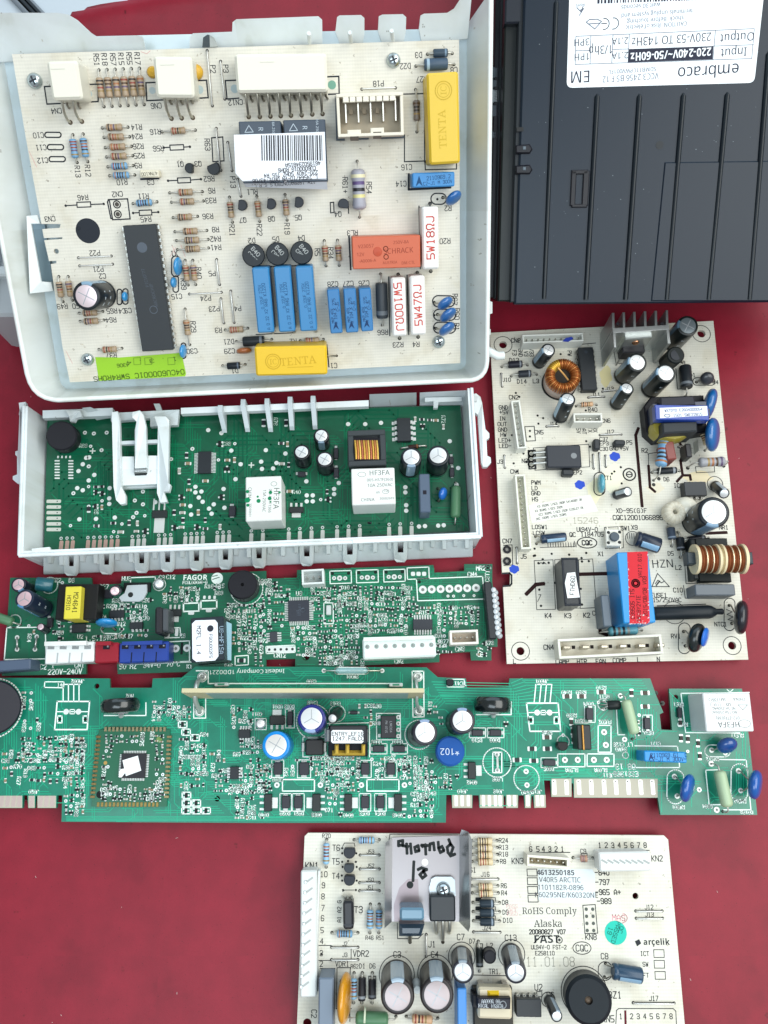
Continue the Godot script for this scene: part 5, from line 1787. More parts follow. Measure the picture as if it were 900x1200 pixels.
	print_on(ro, qo, 12, "8c3a28", [["V23057", 0.2, 0.3, 4.0, 1], ["12V", 0.12, 0.55, 4.0, 1], ["-A0006-A", 0.22, 0.75, 3.6, 1], ["SCHRACK", 0.68, 0.46, 6.0, 1], ["250V-8A", 0.72, 0.2, 3.6, 1], ["DM CTL", 0.82, 0.84, 3.4, 1], ["AUSTRIA", 0.55, 0.82, 3.2, 1]], -1)
	for p in [[452.5, 301, 2.5], [452, 291.5, 2.5]]:
		oval_mark(ro, L(p[0], p[1], 12.04), p[2], p[2], "6a2a1c", 0.3)
	P("vent_dome", Msh.new().hex("b24c32").at(Transform3D(Basis(), L(442.5, 295, 12))).lathe([[1.9, -0.1], [1.7, 0.15], [0, 0.3]], 18), VM(0.4), ro)
	line([409, 277, 411, 316], 2.0)
	for q in [[280.5, 143, 330, 141, 332, 213, 284, 216], [333, 141, 381, 139.5, 384.5, 212, 335, 214.5]]:
		var o := bx("relay", q, 14, "2c3847", 0.3, 0.4, 0.2, 0.3)
		o.remove_meta("place")
		print_on(o, q, 14, "aebac4", [["R", 0.5, 0.13, 5.5, 1], ["16A 250", 0.8, 0.1, 3.0, 1]], 92)
		tri_outline(o, [qline(q, 14.04, 0.12, 0.17), qline(q, 14.04, 0.32, 0.17), qline(q, 14.04, 0.22, 0.06)], "aebac4")
	# paper sticker lying over both relays, its lower edge folded down
	var st := slab("paper_sticker", [274, 158, 14.6, 380.5, 154.5, 14.6, 382.5, 209, 14.6, 284, 212, 14.6, 276, 203, 14.6], 0.12, "e4e8ee", 0.5)
	slab("folded_flap", [284, 212, 14.6, 382.5, 209, 14.6, 384, 222, 9.5, 288, 219, 9.5], 0.12, "d9dde4", 0.5, st)
	var ik := Msh.new().hex("2c2e34")
	rng.seed = 5
	var u := 306.0
	while u < 377:
		var w := rng.randf_range(0.6, 1.9)
		ik.prism(poly([u, 158.5, u + w, 158.5, u + w + 0.6, 188, u + 0.6, 188.5], 14.66), 14.6, 14.66)
		u += w + rng.randf_range(0.8, 1.7)
	for r in [["461950234815A", 355, 192.5], ["CU600001G RoHS", 348, 198.3], ["220-240V 50Hz T55 R4", 341, 204], ["L.24564/10-VN DATE:43/06", 334, 209.7]]:
		stroke(ik, r[0], L(r[1], r[2], 14.68), deg_to_rad(178.5), 3.9 * 0.33, 0.17, 0.86)
	stroke(ik, "ITW ISPRACONTROLS S.R.L.", L(332, 215.5, 13.2), deg_to_rad(178.5), 1.1, 0.15)
	P("printed_text", ik, VM(0.6), st)
	# ---- comb connector
	var qc := [394, 110.5, 472.5, 107.5, 473, 157.5, 396, 161.5]
	var hd := header(qc, 11, 0, "dcd6c6", 1.1, true, 0.78, "wire_connector", "a89c88")
	for i in 5:
		var p := qline(qc, 3.0, 0.13 + 0.185 * i, 0.46)
		P("pin", Msh.new().hex("c3bfb4").box(p + Vector3(-0.35, 0, -4.6), p + Vector3(0.35, 4.4, 3.6), 0.15), VM(0.25, 0.85), hd)
	for i in 8:
		var p := qline(qc, 11, 0.14 + 0.1 * i, 0.12)
		P("tooth", Msh.new().hex("e3ddce").box(p + Vector3(-1.1, -2.2, -1.2), p + Vector3(1.1, -0.1, 1.1), 0.2), VM(0.5), hd)
	for i in 6:
		var p := qline(qc, 8, 0.215 + 0.1 * i, 0.38)
		P("slot", Msh.new().hex("7d7160").box(p + Vector3(-0.7, -4, -0.7), p + Vector3(0.7, -2.6, 1.2)), VM(0.6), hd)
	for e in [[0.25, 0.9], [0.6, 0.88]]:
		var p := qline(qc, 11, e[0], e[1])
		P("latch", Msh.new().hex("dcd6c6").box(p + Vector3(-2.6, -2.5, -1.0), p + Vector3(2.6, -0.2, 1.4), 0.3), VM(0.5), hd)
		P("latch_gap", Msh.new().hex("4a4238").box(p + Vector3(-1.6, -0.5, 0.4), p + Vector3(1.6, -0.1, 2.8), 0.1), VM(0.6), hd)
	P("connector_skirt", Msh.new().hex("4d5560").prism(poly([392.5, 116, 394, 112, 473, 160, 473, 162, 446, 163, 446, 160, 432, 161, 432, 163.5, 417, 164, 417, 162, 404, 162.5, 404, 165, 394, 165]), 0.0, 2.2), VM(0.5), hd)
	# ---- green sticker
	var gs := slab("green_sticker", [111.5, 418.5, 0.12, 140, 419, 0.12, 212.5, 413.5, 0.3, 218, 438, 0.2, 217, 441, 0.12, 116, 446.5, 0.12], 0.1, "8fbf2e", 0.5)
	var gk := Msh.new().hex("3c5216")
	stroke(gk, "04CU600001C SWR4RoHS", L(163, 440, 0.3), deg_to_rad(178), 5.4 * 0.385, 0.13)
	stroke(gk, "1 . 3 . 4", L(178, 423, 0.32), deg_to_rad(178), 4.2 * 0.385, 0.13, 1.6)
	stroke(gk, "4306", L(144, 428, 0.28), deg_to_rad(178), 3.6 * 0.385, 0.13)
	for uu in [200.5, 173.5, 160.5]:
		for e in [[-4, -4, 4, -4.5], [4, -4.5, 4.5, 3.5], [4.5, 3.5, -3.5, 4], [-3.5, 4, -4, -4]]:
			bar(gk, L(uu + e[0], 423.5 + e[1], 0.32), L(uu + e[2], 423.5 + e[3], 0.32), 0.12)
	P("printed_text", gk, VM(0.6), gs)
	# ---- lettering
	for t in [["R51", 113, 70], ["R18", 122.5, 69.5], ["R57", 132.5, 69.5], ["R15", 142, 69], ["R55", 151.5, 68.5], ["R17", 161, 68.5], ["R13", 91, 201], ["R12", 103, 200], ["P2", 69 + 180.5, 81], ["P3", 264.5, 80.5], ["R63", 243, 169.5], ["P13", 273, 213.5], ["R21", 272, 270], ["R22", 304, 269.5], ["R19", 336.5, 268], ["R29", 226.5, 383], ["R61+", 404.5, 217], ["R54", 432.5, 220], ["R39", 215, 333], ["R40", 233, 320], ["R5", 372, 295.5], ["R34", 387.5, 296.5], ["R67", 533, 351], ["R60", 535.5, 368], ["R1", 535, 383]]: T(t[0], t[1], t[2], 6.2, 92, 0.12)
	for t in [["CN4", 66, 130], ["C10", 45, 158.5], ["C11", 48, 173], ["C12", 50, 188], ["R14", 160, 149], ["R24", 160.5, 160], ["R26", 162, 171.5], ["R25", 163, 182.5], ["R9", 162, 194], ["R10", 143, 213.5], ["CN6", 185 - 2, 124], ["CN12", 276, 120], ["R16", 182, 154.5], ["R56", 185.5, 174], ["Q1", 211, 192.5], ["Q3", 232, 192], ["R62", 245, 209.5], ["R6", 248, 223.5], ["R33", 247, 235], ["R36", 243.5, 253.5], ["R8", 252.5, 269], ["R42", 252.5, 280], ["R41", 253, 290], ["R11", 168, 230], ["R45", 171, 257], ["R46", 97, 231.5], ["CN2", 137.5, 227.5], ["C3", 176.5, 213.5], ["CN3", 58.5, 256.5], ["P22", 111, 296.5], ["P21", 115, 315.5], ["R49", 73, 359], ["R50", 91, 358.5], ["R65", 131, 364.5], ["C4", 143, 364.5], ["C9", 150, 364], ["R64", 130, 375], ["R37", 130.5, 416.5], ["C2", 120, 323.5], ["X1", 204, 297], ["C15", 207, 347.5], ["P5", 248.5, 320.5], ["P24", 241, 349.5], ["P23", 251, 362], ["P4", 278.5, 361.5], ["R3", 256, 387], ["DZ1", 268, 400.5], ["C29", 269, 411.5], ["D1", 275, 434.5], ["C30", 225, 411.5], ["RL1", 295.5, 225], ["Q7", 284.5, 258], ["Q8", 318, 256.5], ["Q5", 349.5, 255], ["D2", 295, 282], ["D5", 323, 280.5], ["D4", 353, 279], ["C28", 390, 333], ["C27", 408, 332.5], ["C26", 426.5, 332], ["R66", 448.5, 389.5], ["R23", 466.5, 404], ["R4", 487.5, 403.5], ["R2", 343.5, 400], ["C1", 391, 428.5], ["RL3", 413, 273], ["Q4", 396, 251], ["R20", 521.5, 282.5], ["P18", 443.5, 98], ["D3", 490.5, 64.5], ["D22", 475, 77.5], ["R27", 494, 93], ["C16", 476.5, 196], ["C14", 470, 215.5], ["R2", 525, 244], ["C8", 532, 82]]: T(t[0], t[1], t[2], 6.0, 178.5, 0.12)
	# faint reddish pencil ticks and a stain or two, as on the board
	var pc := Msh.new().hex("c98f8c")
	for e in [[34, 177, 43, 196], [77, 411, 85, 426], [165, 60.5, 172, 63], [172, 63, 176, 59.5], [202, 288, 206, 300], [212, 287, 217, 301], [199, 301, 206, 290]]: bar(pc, L(e[0], e[1], 0.03), L(e[2], e[3], 0.03), 0.16)
	P("pencil_mark", pc, VM(0.7))
	finish(6.0)

func disc_mark(o: Node, c: Vector3, r: float, hexc: String) -> void:
	P("key_mark", Msh.new().hex(hexc).prism(circ(c.x, c.z, r, 20), c.y - 0.05, c.y), VM(0.35), o)

func tri_mark(o: Node, c: Vector3, s: float, hexc: String) -> void:
	var m := Msh.new().hex(hexc)
	m.tri(c + Vector3(0, 0, -s), c + Vector3(-s * 0.7, 0, s), c + Vector3(0, 0, s * 0.35))
	m.tri(c + Vector3(0, 0, -s), c + Vector3(0, 0, s * 0.35), c + Vector3(s * 0.7, 0, s))
	P("printed_mark", m, VM(0.6), o)

func tri_outline(o: Node, p: Array, hexc: String) -> void:
	var m := Msh.new().hex(hexc)
	for i in 3: bar(m, p[i], p[(i + 1) % 3], 0.25)
	P("printed_mark", m, VM(0.6), o)

# ------------------------------------------------------------------ narrow green board with the plug row and the square processor
func build_fagor() -> void:
	thing("green_plug_board", "narrow green circuit board with white, red and blue plug sockets along its lower edge", "circuit board", Vector3(-55, 4.2, -45))
	inkc = hx("dfeae3")
	var og := [12, 677, 107, 677, 108, 686, 142, 684, 143, 676, 312, 669, 312, 678, 348, 677, 348, 668, 508, 662, 509, 671, 544, 669, 544, 661, 577, 661, 577, 681, 583, 750, 583, 758, 576, 758, 576, 774, 552, 774, 551, 764, 515, 766, 515, 776, 346, 783, 346, 772, 312, 773, 312, 784, 270, 785, 232, 787, 138, 790, 137, 778, 101, 778, 101, 790, 2, 792, 5, 772, 8, 735]
	board(og, "116247", 1.6, [[358.5, 769.5, 4.4]], 0.4, mask_mat("mid"))
	var B := Msh.new()
	# ---- left: the mains end
	cap(34, 692, 21.5, 685, 12, 8.6, "1d2430", "5d86a4", 60, "cfb0b4", 3)
	cap(52, 714, 28.5, 701.5, 17, 11.5, "202a38", "4f7ea6", 110, "d0b0b4", 3)
	cap(55, 739, 47.5, 734.5, 8, 4.6, "22262e", "", 0, "cdb6bc", 0)
	cap(138, 691, 134.5, 692.5, 11, 6.4, "20242c", "", 0, "dcbcc0", 3)
	var tb := along(L(62, 686, 4.0), L(42, 684, 6.5))
	P("coil_inductor", Msh.new().hex("1f5c68").at(tb).lathe([[0, 0], [2.6, 0], [2.9, 0.4], [2.9, 6.2], [2.6, 6.8], [1.5, 6.8], [1.4, 6.0], [0, 6.0]], 24), VM(0.35, 0.0, 0.5, 0.3))
	ring(58, 686, 9.5, 1.2)
	res(-6, 722, 24, 732, 24, 11, "green", "power_resistor", 2.0)
	ring(17, 728, 7.5, 1.2)
	var qt := [76, 687.5, 95, 687, 93.5, 725.5, 75, 725]
	var tr := bx("transformer", qt, 15, "cfc23c", 0.3, 0.45, 3.0, 0.3)
	tr.remove_meta("place")
	print_on(tr, qt, 15, "3a3a20", [["M24641", 0.68, 0.5, 5.4, 0], ["H0910", 0.26, 0.5, 4.6, 0]], 90)
	P("core", Msh.new().hex("191a1c").box(L(77, 688, 3), L(112, 726, 11), 0.4), VM(0.45), tr)
	P("core_base", Msh.new().hex("17181a").box(L(90, 692, 0.1), L(116, 729, 3.4), 0.3), VM(0.5), tr)
	P("winding_tape", Msh.new().hex("b9ad3a").box(L(101, 703, 6), L(108, 718, 8.8), 0.8), VM(0.4), tr)
	line([100, 692, 116, 692, 116, 729, 80, 729], 1.1)
	disc_cap(125, 730, 4.5, 12.5, 8, 90, 10, "1f83bf", [[120, 737], [135, 738]])
	slot_line(131, 737, 25, 11, 1.2)
	var qf := [0 - 20, 774, 35, 773.5, 35.5, 786, -20, 787]
	var fc := bx("film_capacitor", qf, 10, "47556a", 0.5, 0.4, 0.0, 0.5)
	fc.remove_meta("place")
	line([8, 735.5, 53, 735, 54, 772, 5, 773], 1.3, true)
	for w in [[20, 748, 20, 760], [43, 747, 41, 760]]:
		P("wire_loop", Msh.new().hex("c9cbc6").tube([L(w[0], w[1]), L(w[0], w[1], 1.6), L(w[2], w[3], 1.6), L(w[2], w[3])], 0.42, 8), VM(0.28, 0.85))
		pad(w[0], w[1] - 1, 2.6); pad(w[2], w[3] + 1, 2.6)
	# metal-backed power transistor lying down
	slab("power_transistor", [149, 686, 2.4, 172, 685, 2.4, 172, 694, 2.4, 168, 702, 2.4, 163, 705, 2.4, 142, 704.5, 2.4, 139.5, 700, 2.4, 146, 695, 2.4], 1.3, "b4bcc0", 0.28)
	P("tab_hole", Msh.new().hex("23282a").prism(circ(L(155, 698, 0).x, L(155, 698, 0).z, 1.1, 18), 2.2, 2.45), VM(0.5))
	P("transistor_body", Msh.new().hex("1c1e21").box(L(146, 683, 0.2), L(176, 693.5, 1.2), 0.3), VM(0.5))
	line([153, 684, 153, 677, 182, 676, 182, 684], 1.2)
	cap(186.5, 685, 186.5, 684, 5.5, 5.6, "8c9296", "", 0, "d4d8d8", 0)
	ring(186.8, 685, 7.2, 1.1)
	# upright black package
	var st := bx("power_transistor", [181, 711, 189, 711, 190, 742.5, 181.5, 743], 12, "1e2125", 0.8, 0.45, 0.5, 0.3)
	st.remove_meta("place")
	var s2 := bx("power_transistor", [189, 713, 196.5, 713, 197, 739.5, 190, 740], 11, "43474c", 0.6, 0.45, 0.5, 0.3)
	s2.remove_meta("place")
	power_smd(198, 714, 212, 722, 1, 7)
	line([193, 736, 211, 735.5, 211.5, 747, 193, 747.5], 1.2, true)
	for p in [[197, 742], [207, 741]]: rect_pad(p[0], p[1], 4, 9)
	take(196, 730, 34, 42)
	# ---- relay with its sticker
	var qr := [222, 724, 262, 722.5, 263, 774, 225, 776]
	var rl := bx("relay", qr, 15, "1c242c", 0.4, 0.4, 0.0, 0.5)
	rl.remove_meta("place")
	var sk := slab("paper_sticker", [229, 727, 15.12, 252, 726.3, 15.12, 255, 730, 15.12, 256, 769, 15.12, 252, 774, 15.12, 230, 775.5, 15.12, 225.5, 772, 15.12, 225, 731, 15.12], 0.12, "e4e8ee", 0.5, rl)
	var ik := Msh.new().hex("2e3038")
	stroke(ik, "M2FL 1.4", L(233, 750, 15.2), deg_to_rad(87), 1.55, 0.15)
	stroke(ik, "FG0U002F5", L(247, 757, 15.2), deg_to_rad(87), 1.15, 0.15)
	disc(ik, 246.5, 736.5, 3.8, 15.18, hx("2e3038"), 20)
	P("printed_text", ik, VM(0.6), sk)
	var rk := Msh.new().hex("9ab0c0")
	stroke(rk, "US-HF15A", L(259.5, 750, 15.06), deg_to_rad(87), 1.5, 0.15)
	P("printed_text", rk, VM(0.6), rl)
	slab("side_label", [265, 728, 9, 271.5, 731, 6.5, 271, 774, 6.5, 265, 773, 9], 0.15, "93b8c6", 0.45, rl)
	# ---- buzzer
	var bz := cylinder("buzzer", 287.5, 689, 284, 685, 9, 17.3, "1d2026", 0.6, 0.42, 2.0)
	P("buzzer_port", Msh.new().hex("a8abab").at(along(L(287, 688.5, 6.8), L(284, 685, 9))).lathe([[0, 0], [0.55, 0.2], [0, 0.5]], 10), VM(0.3, 0.7), bz)
	ring(289, 690, 19, 1.0, 36)
	# ---- processor and small chips
	var cpu := smd_chip([337.5, 704, 362, 703, 362.5, 727.5, 338, 728], 1.4, 11, 4, true, 4.5, "252a32")
	print_on(cpu, [337.5, 704, 362, 703, 362.5, 727.5, 338, 728], 1.4, "565e6a", [["18F4520", 0.55, 0.45, 2.6, 0], ["I/PT", 0.45, 0.6, 2.4, 0]], 85)
	oval_mark(cpu, L(355, 715, 1.45), 2.3, 2.3, "6a7480", 0.25)
	smd_chip([316, 740.5, 324.5, 740, 325, 752, 316.5, 752.5], 1.5, 4, 2, true, 4.5, "2b3036")
	smd_chip([484, 726, 507, 725.5, 507, 737.5, 484, 738], 1.5, 7, 2, false, 5.5, "262a30")
	for c in [[76 - 6, 700, 80, 716], [128, 715, 145, 724]]: smd_chip(rect_q(c[0], c[1], c[2], c[3]), 1.6, 4, 2, false, 3)
	smd_chip([152, 729, 167, 729, 167, 737, 152, 737], 1.6, 3, 2, false, 3)
	smd_chip([84, 731, 100, 731, 100, 741, 84, 741], 2.2, 2, 2, true, 4)
	smd_diode(117, 691, 131, 701, false, false)
	smd_diode(55, 724, 61, 735, true, false)
	var xt := bx("crystal", [382, 709, 388, 709, 388, 720.5, 382, 720.5], 1.6, "bdc2c0", 0.3, 0.3, 0.1, 0.5)
	xt.remove_meta("place")
	line([379.5, 706.5, 390.5, 706.5, 390.5, 731, 379.5, 731], 1.0, true)
	# ---- plugs
	for pq in [[[52.5, 753, 110, 753, 110, 776.5, 53, 777], "dcdfde", 4, [52, 752, 101, 751, 101, 756, 52, 757]], [[111, 753.5, 138.5, 753, 138.5, 776.5, 111, 777], "8d1526", 1, [112, 752, 130, 751.5, 130, 756, 112, 756.5]], [[139.5, 753, 197.5, 752, 197.5, 775.5, 139.5, 776.5], "1d3d8c", 4, [143, 752, 190, 750.5, 190, 755, 143, 756]]]:
		var q: Array = pq[0]
		var o := bx("plug_socket", q, 8.5, pq[1], 0.5, 0.4, 0.0, 0.3)
		o.remove_meta("place")
		var n: int = pq[2]
		slab("latch_rail", [pq[3][0], pq[3][1], 11.5, pq[3][2], pq[3][3], 11.5, pq[3][4], pq[3][5], 11.5, pq[3][6], pq[3][7], 11.5], 3.2, pq[1], 0.4, o)
		for i in n:
			var c := qline(q, 8.5, (i + 0.5) / n, 0.22)
			P("contact_well", Msh.new().hex("8b8f90" if n == 4 and pq[1] == "dcdfde" else "1a1c24").box(c + Vector3(-1.4, -0.3, -0.9), c + Vector3(1.4, 0.03, 0.9), 0.02), VM(0.6), o)
			P("pin", Msh.new().hex("bfc2c2").box(c + Vector3(0.2, -0.2, -0.5), c + Vector3(1.0, 0.3, 0.1), 0.1), VM(0.25, 0.85), o)
			if i > 0:
				var s := qline(q, 8.5, float(i) / n, 0.5)
				var e := qline(q, 8.5, float(i) / n, 1.0)
				P("seam", Msh.new().hex("a5aaaa" if pq[1] == "dcdfde" else "141a30").box(s + Vector3(-0.1, -0.2, 0), e + Vector3(0.1, 0.02, 0)), VM(0.6), o)
	line([140, 779, 270, 774], 1.0); line([199, 752, 222, 751, 222, 775, 199, 776], 1.2)
	for p in [[206, 760, 4.4], [219, 759.5, 4.4]]: pad(p[0], p[1], p[2])
	P("mask_slot", Msh.new().hex("15171a").box(L(212, 753, 0.02), L(214, 767, 0.05)), VM(0.6))
	T("220V-240V", 76, 787, 6.2, -1.5, 0.15); T("1", 62, 780, 5, 0); T("CN1", 93, 779.5, 5, -2); T("C2", 50.5, 781.5, 5.5, 0, 0.16)
	T("50 Hz", 150, 781, 5.6, -1, 0.15); T("94V-0", 178, 779.5, 5.6, -1, 0.15); T("70°C", 203, 778, 5.6, -1, 0.15)
	# plug sockets and headers on the right half
	var h3 := header([353, 667.5, 379, 666.5, 380, 684, 354, 685], 8, 3, "d5dcda", 0.8, true, 0.75, "pin_header", "c2cac8")
	var big := bx("plug_socket", [424, 748, 510.5, 745.5, 511, 769.5, 426, 772.5], 9, "d8e3df", 0.7, 0.4, 0.0, 0.4)
	big.remove_meta("place")
	slab("latch_rail", [426, 747, 11, 508, 744.5, 11, 508, 749, 11, 426, 751.5, 11], 3.5, "dfe9e5", 0.4, big)
	for i in 8:
		var c := L(430.5 + i * 10.7, 758 - i * 0.33, 9)
		P("contact_well", Msh.new().hex("8f9a97").prism(circ(c.x, c.z, 0.95, 14), 8.9, 9.03), VM(0.6), big)
		P("pin", Msh.new().hex("c9cfcd").prism(circ(c.x + 0.15, c.z - 0.1, 0.45, 10), 8.9, 9.4, 0.1), VM(0.25, 0.85), big)
	var h4 := header([527, 739, 560, 737.5, 561, 754, 527.5, 756], 7.5, 4, "dfdcd2", 0.9, true, 0.7, "pin_header", "b8aa98")
	P("keying_wall", Msh.new().hex("dfdcd2").box(L(534, 739, 7.4), L(552, 741.5, 5.0), 0.2), VM(0.5), h4)
	var eb := bx("edge_connector", [567.5, 682, 576.5, 681.5, 582, 748.5, 572.5, 749.5], 7, "1f2329", 0.5, 0.4, 0.0, 0.3)
	eb.remove_meta("place")
	for i in 9:
		var u := 577.5 + i * 0.62
		var v := 692 + i * 6.3
		P("contact_bead", Msh.new().hex("b7bdc0").at(Transform3D(Basis(), L(u, v, 5))).lathe([[0, 0], [1.25, 0.3], [1.35, 1.2], [0.9, 1.9], [0, 2.1]], 12), VM(0.35, 0.2), eb)
		P("contact_bead", Msh.new().hex("a9afb3").at(Transform3D(Basis(), L(u + 2.6, v + 3, 4.2))).lathe([[0, 0], [1.1, 0.3], [1.2, 1.2], [0.7, 1.8], [0, 2.0]], 12), VM(0.35, 0.2), eb)
	# outlines with bare pads
	for b in [[386.5, 668.5, 411.5, 684, 396, 677.5], [417.5, 667.5, 443, 683, 430.5, 676.8], [449.5, 667, 474.5, 682, 462, 676]]:
		line([b[0], b[1] + 0.8, b[2], b[1], b[2] + 0.4, b[3] - 0.8, b[0] + 0.4, b[3]], 1.1, true)
		for i in 3: pad(b[4] + (i - 1) * 6.5 + (2 if b[0] < 400 else 0), b[5], 3.1 if i == 1 else 2.4)
		disc(hol, b[0] + 3, b[1] + 3.5, 2.0, 0.05, hx("14201b"), 10); disc(hol, b[2] - 3, b[1] + 3, 2.0, 0.05, hx("14201b"), 10)
		take((b[0] + b[2]) / 2, (b[1] + b[3]) / 2, 28, 17)
	line([477, 665.5, 502.5, 664.5, 503, 678, 477.5, 679], 1.1, true)
	for i in 3: rect_pad(484 + i * 6.5, 672.5, 5, 5, "dde2de")
	take(490, 671, 26, 15)
	line([488, 678.5, 565.5, 675.5, 567.5, 702, 489.5, 704], 1.2, true)
	for i in 7: pad(495.5 + i * 10.4, 691 - i * 0.35, 4.7)
	for p in [[525, 698.5], [531.5, 698.5], [543.5, 698], [555.5, 698]]: pad(p[0], p[1], 1.7)
	disc(hol, 491.5, 682, 2.0, 0.05, hx("14201b"), 10)
	take(527, 690, 80, 27)
	ring(571.5, 665.5, 3.4, 1.2); disc(hol, 571.5, 665.5, 1.6, 0.05, hx("15201c"), 10)
	line([311.5, 757.5, 345.5, 756, 346, 764.5, 312, 766], 1.0, true)
	rect_pad(329, 761, 33, 7.4, "d9deda")
	for i in 5: disc(hol, 315.5 + i * 6.8, 761.3 - i * 0.15, 1.6, 0.075, hx("2a332f"), 10)
	take(329, 761, 36, 10)
	# ---- maker's mark and lettering
	ink.col = inkc
	typed(ink, "FAGOR", L(229, 676.6, 0.045), deg_to_rad(-1), 6.4 * 0.355, true)
	T("FCOL00098-G", 228.5, 682.5, 3.4, -1, 0.16)
	disc(ink, 254.5, 677.8, 6.8, 0.045, inkc, 28)
	ink.hex("10573f")
	for e in [[249, 675.5, 255, 674.2], [249, 679, 257, 676.5]]: bar(ink, L(e[0], e[1], 0.07), L(e[2], e[3], 0.07), 0.35)
	for t in [["R2", 68, 680, 4.6, 0], ["D3", 84, 680, 4.6, 0], ["D27", 122, 687.5, 5, 0], ["HU3", 148, 678, 4.6, 0], ["C9", 189.5, 676.5, 4.6, 0], ["C12", 200, 676, 4.6, 0], ["R16", 245, 687, 4.4, 0], ["R15", 258, 686.5, 4.4, 0], ["TRC1", 146, 709, 4.4, 0], ["TRC2", 158, 722, 4.4, 0], ["1.5.ID", 112, 748, 5.4, -2], ["PTC7", 128.5, 747, 5.0, -1], ["UL Z7", 147.5, 745.5, 4.4, 0], ["U2", 94, 746, 4.6, 0], ["SUR4", 118, 723, 4.4, 0], ["Z3", 214, 745, 4.4, 0], ["R26", 307.5, 681, 4.4, 0], ["U8", 350.5, 695.5, 4.8, 0], ["X1", 384, 703.5, 4.4, 0], ["C32", 398, 709.5, 4.4, 0], ["R24", 330, 698, 4.0, 0], ["CN12", 328, 768, 4.6, 0], ["T10", 315, 696, 4.2, 0], ["MR2", 563.5, 665.8, 5, 0], ["CN4", 553.5, 673, 5, -1], ["CST1", 571, 675, 4.6, -88], ["CN3", 539, 760.5, 5, -2], ["CN2", 467.5, 775, 4.6, -2], ["R77", 563, 764, 5, -86], ["R58", 395, 776, 5, 0], ["R57", 399, 771, 4.6, 0], ["R66", 408.5, 770.5, 4.6, 0], ["C36", 386.5, 771, 4.6, 0], ["K1", 222, 781, 4.4, 0], ["D224", 517, 756, 4.6, 0], ["R20", 531, 712.5, 4.4, 0]]: T(t[0], t[1], t[2], t[3], t[4], 0.16)
	for b in [[215, 706.5, 233, 716], [235.5, 703.5, 254, 713]]:
		line([b[0], b[1] + 0.6, b[2], b[1], b[2], b[3], b[0], b[3] + 0.6], 1.6, true)
		take((b[0] + b[2]) / 2, (b[1] + b[3]) / 2, 20, 11)
		for i in 3: rect_pad(b[0] + 4 + i * 6, b[1] - 3.5, 3, 4)
		rect_pad((b[0] + b[2]) / 2, b[3] + 2.4, 7, 4)
	line([275.5, 769, 291, 768, 291, 779, 275.5, 780], 1.2, true)
	chip2(283, 774, 9, true, "222528", B)
	take(283, 774, 17, 12)
	take(222, 679, 60, 12); take(254, 678, 16, 14); take(265, 752, 12, 50); take(107, 708, 22, 42)
	# ---- the crowded middle
	smd_field(264, 700, 310, 780, 6.4, 40, 0.97, 0.19, B)
	smd_field(305, 680, 340, 738, 7.2, 41, 0.74, 0.18, B)
	smd_field(364, 686, 487, 720, 6.2, 42, 0.97, 0.22, B)
	smd_field(372, 718, 425, 779, 6.2, 43, 0.97, 0.24, B)
	smd_field(340, 732, 372, 768, 6.4, 44, 0.95, 0.24, B)
	smd_field(425, 718, 484, 746, 6.0, 45, 0.97, 0.26, B)
	smd_field(486, 702, 568, 737, 6.4, 46, 0.97, 0.22, B)
	smd_field(511, 735, 528, 764, 6.4, 47, 0.90, 0.24, B)
	smd_field(558, 738, 576, 772, 6.4, 48, 0.78, 0.24, B)
	smd_field(190, 686, 262, 706, 6.4, 49, 0.87, 0.26, B)
	smd_field(198, 704, 224, 735, 6.4, 50, 0.67, 0.24, B)
	smd_field(30, 716, 76, 752, 7.1, 51, 0.67, 0.14, B)
	smd_field(112, 700, 182, 752, 6.9, 52, 0.81, 0.19, B)
	smd_field(62, 680, 76, 752, 7.1, 53, 0.67, 0.12, B)
	smd_field(268, 676, 284, 706, 6.7, 54, 0.45, 0.24, B)
	smd_field(306, 736, 316, 756, 5.9, 55, 0.78, 0.24, B)
	var c := Msh.new()
	tracks(c, og, [300, 665, 575, 780], 110, 61, "1e7d5a", 0.9, 2.8)
	tracks(c, og, [10, 680, 300, 785], 30, 62, "17694b", 1.2, 3.4)
	P("copper_track", c, VM(0.4), null, true)
	P("chip_component", B, VM(0.45), null, true)
	finish(2.4)

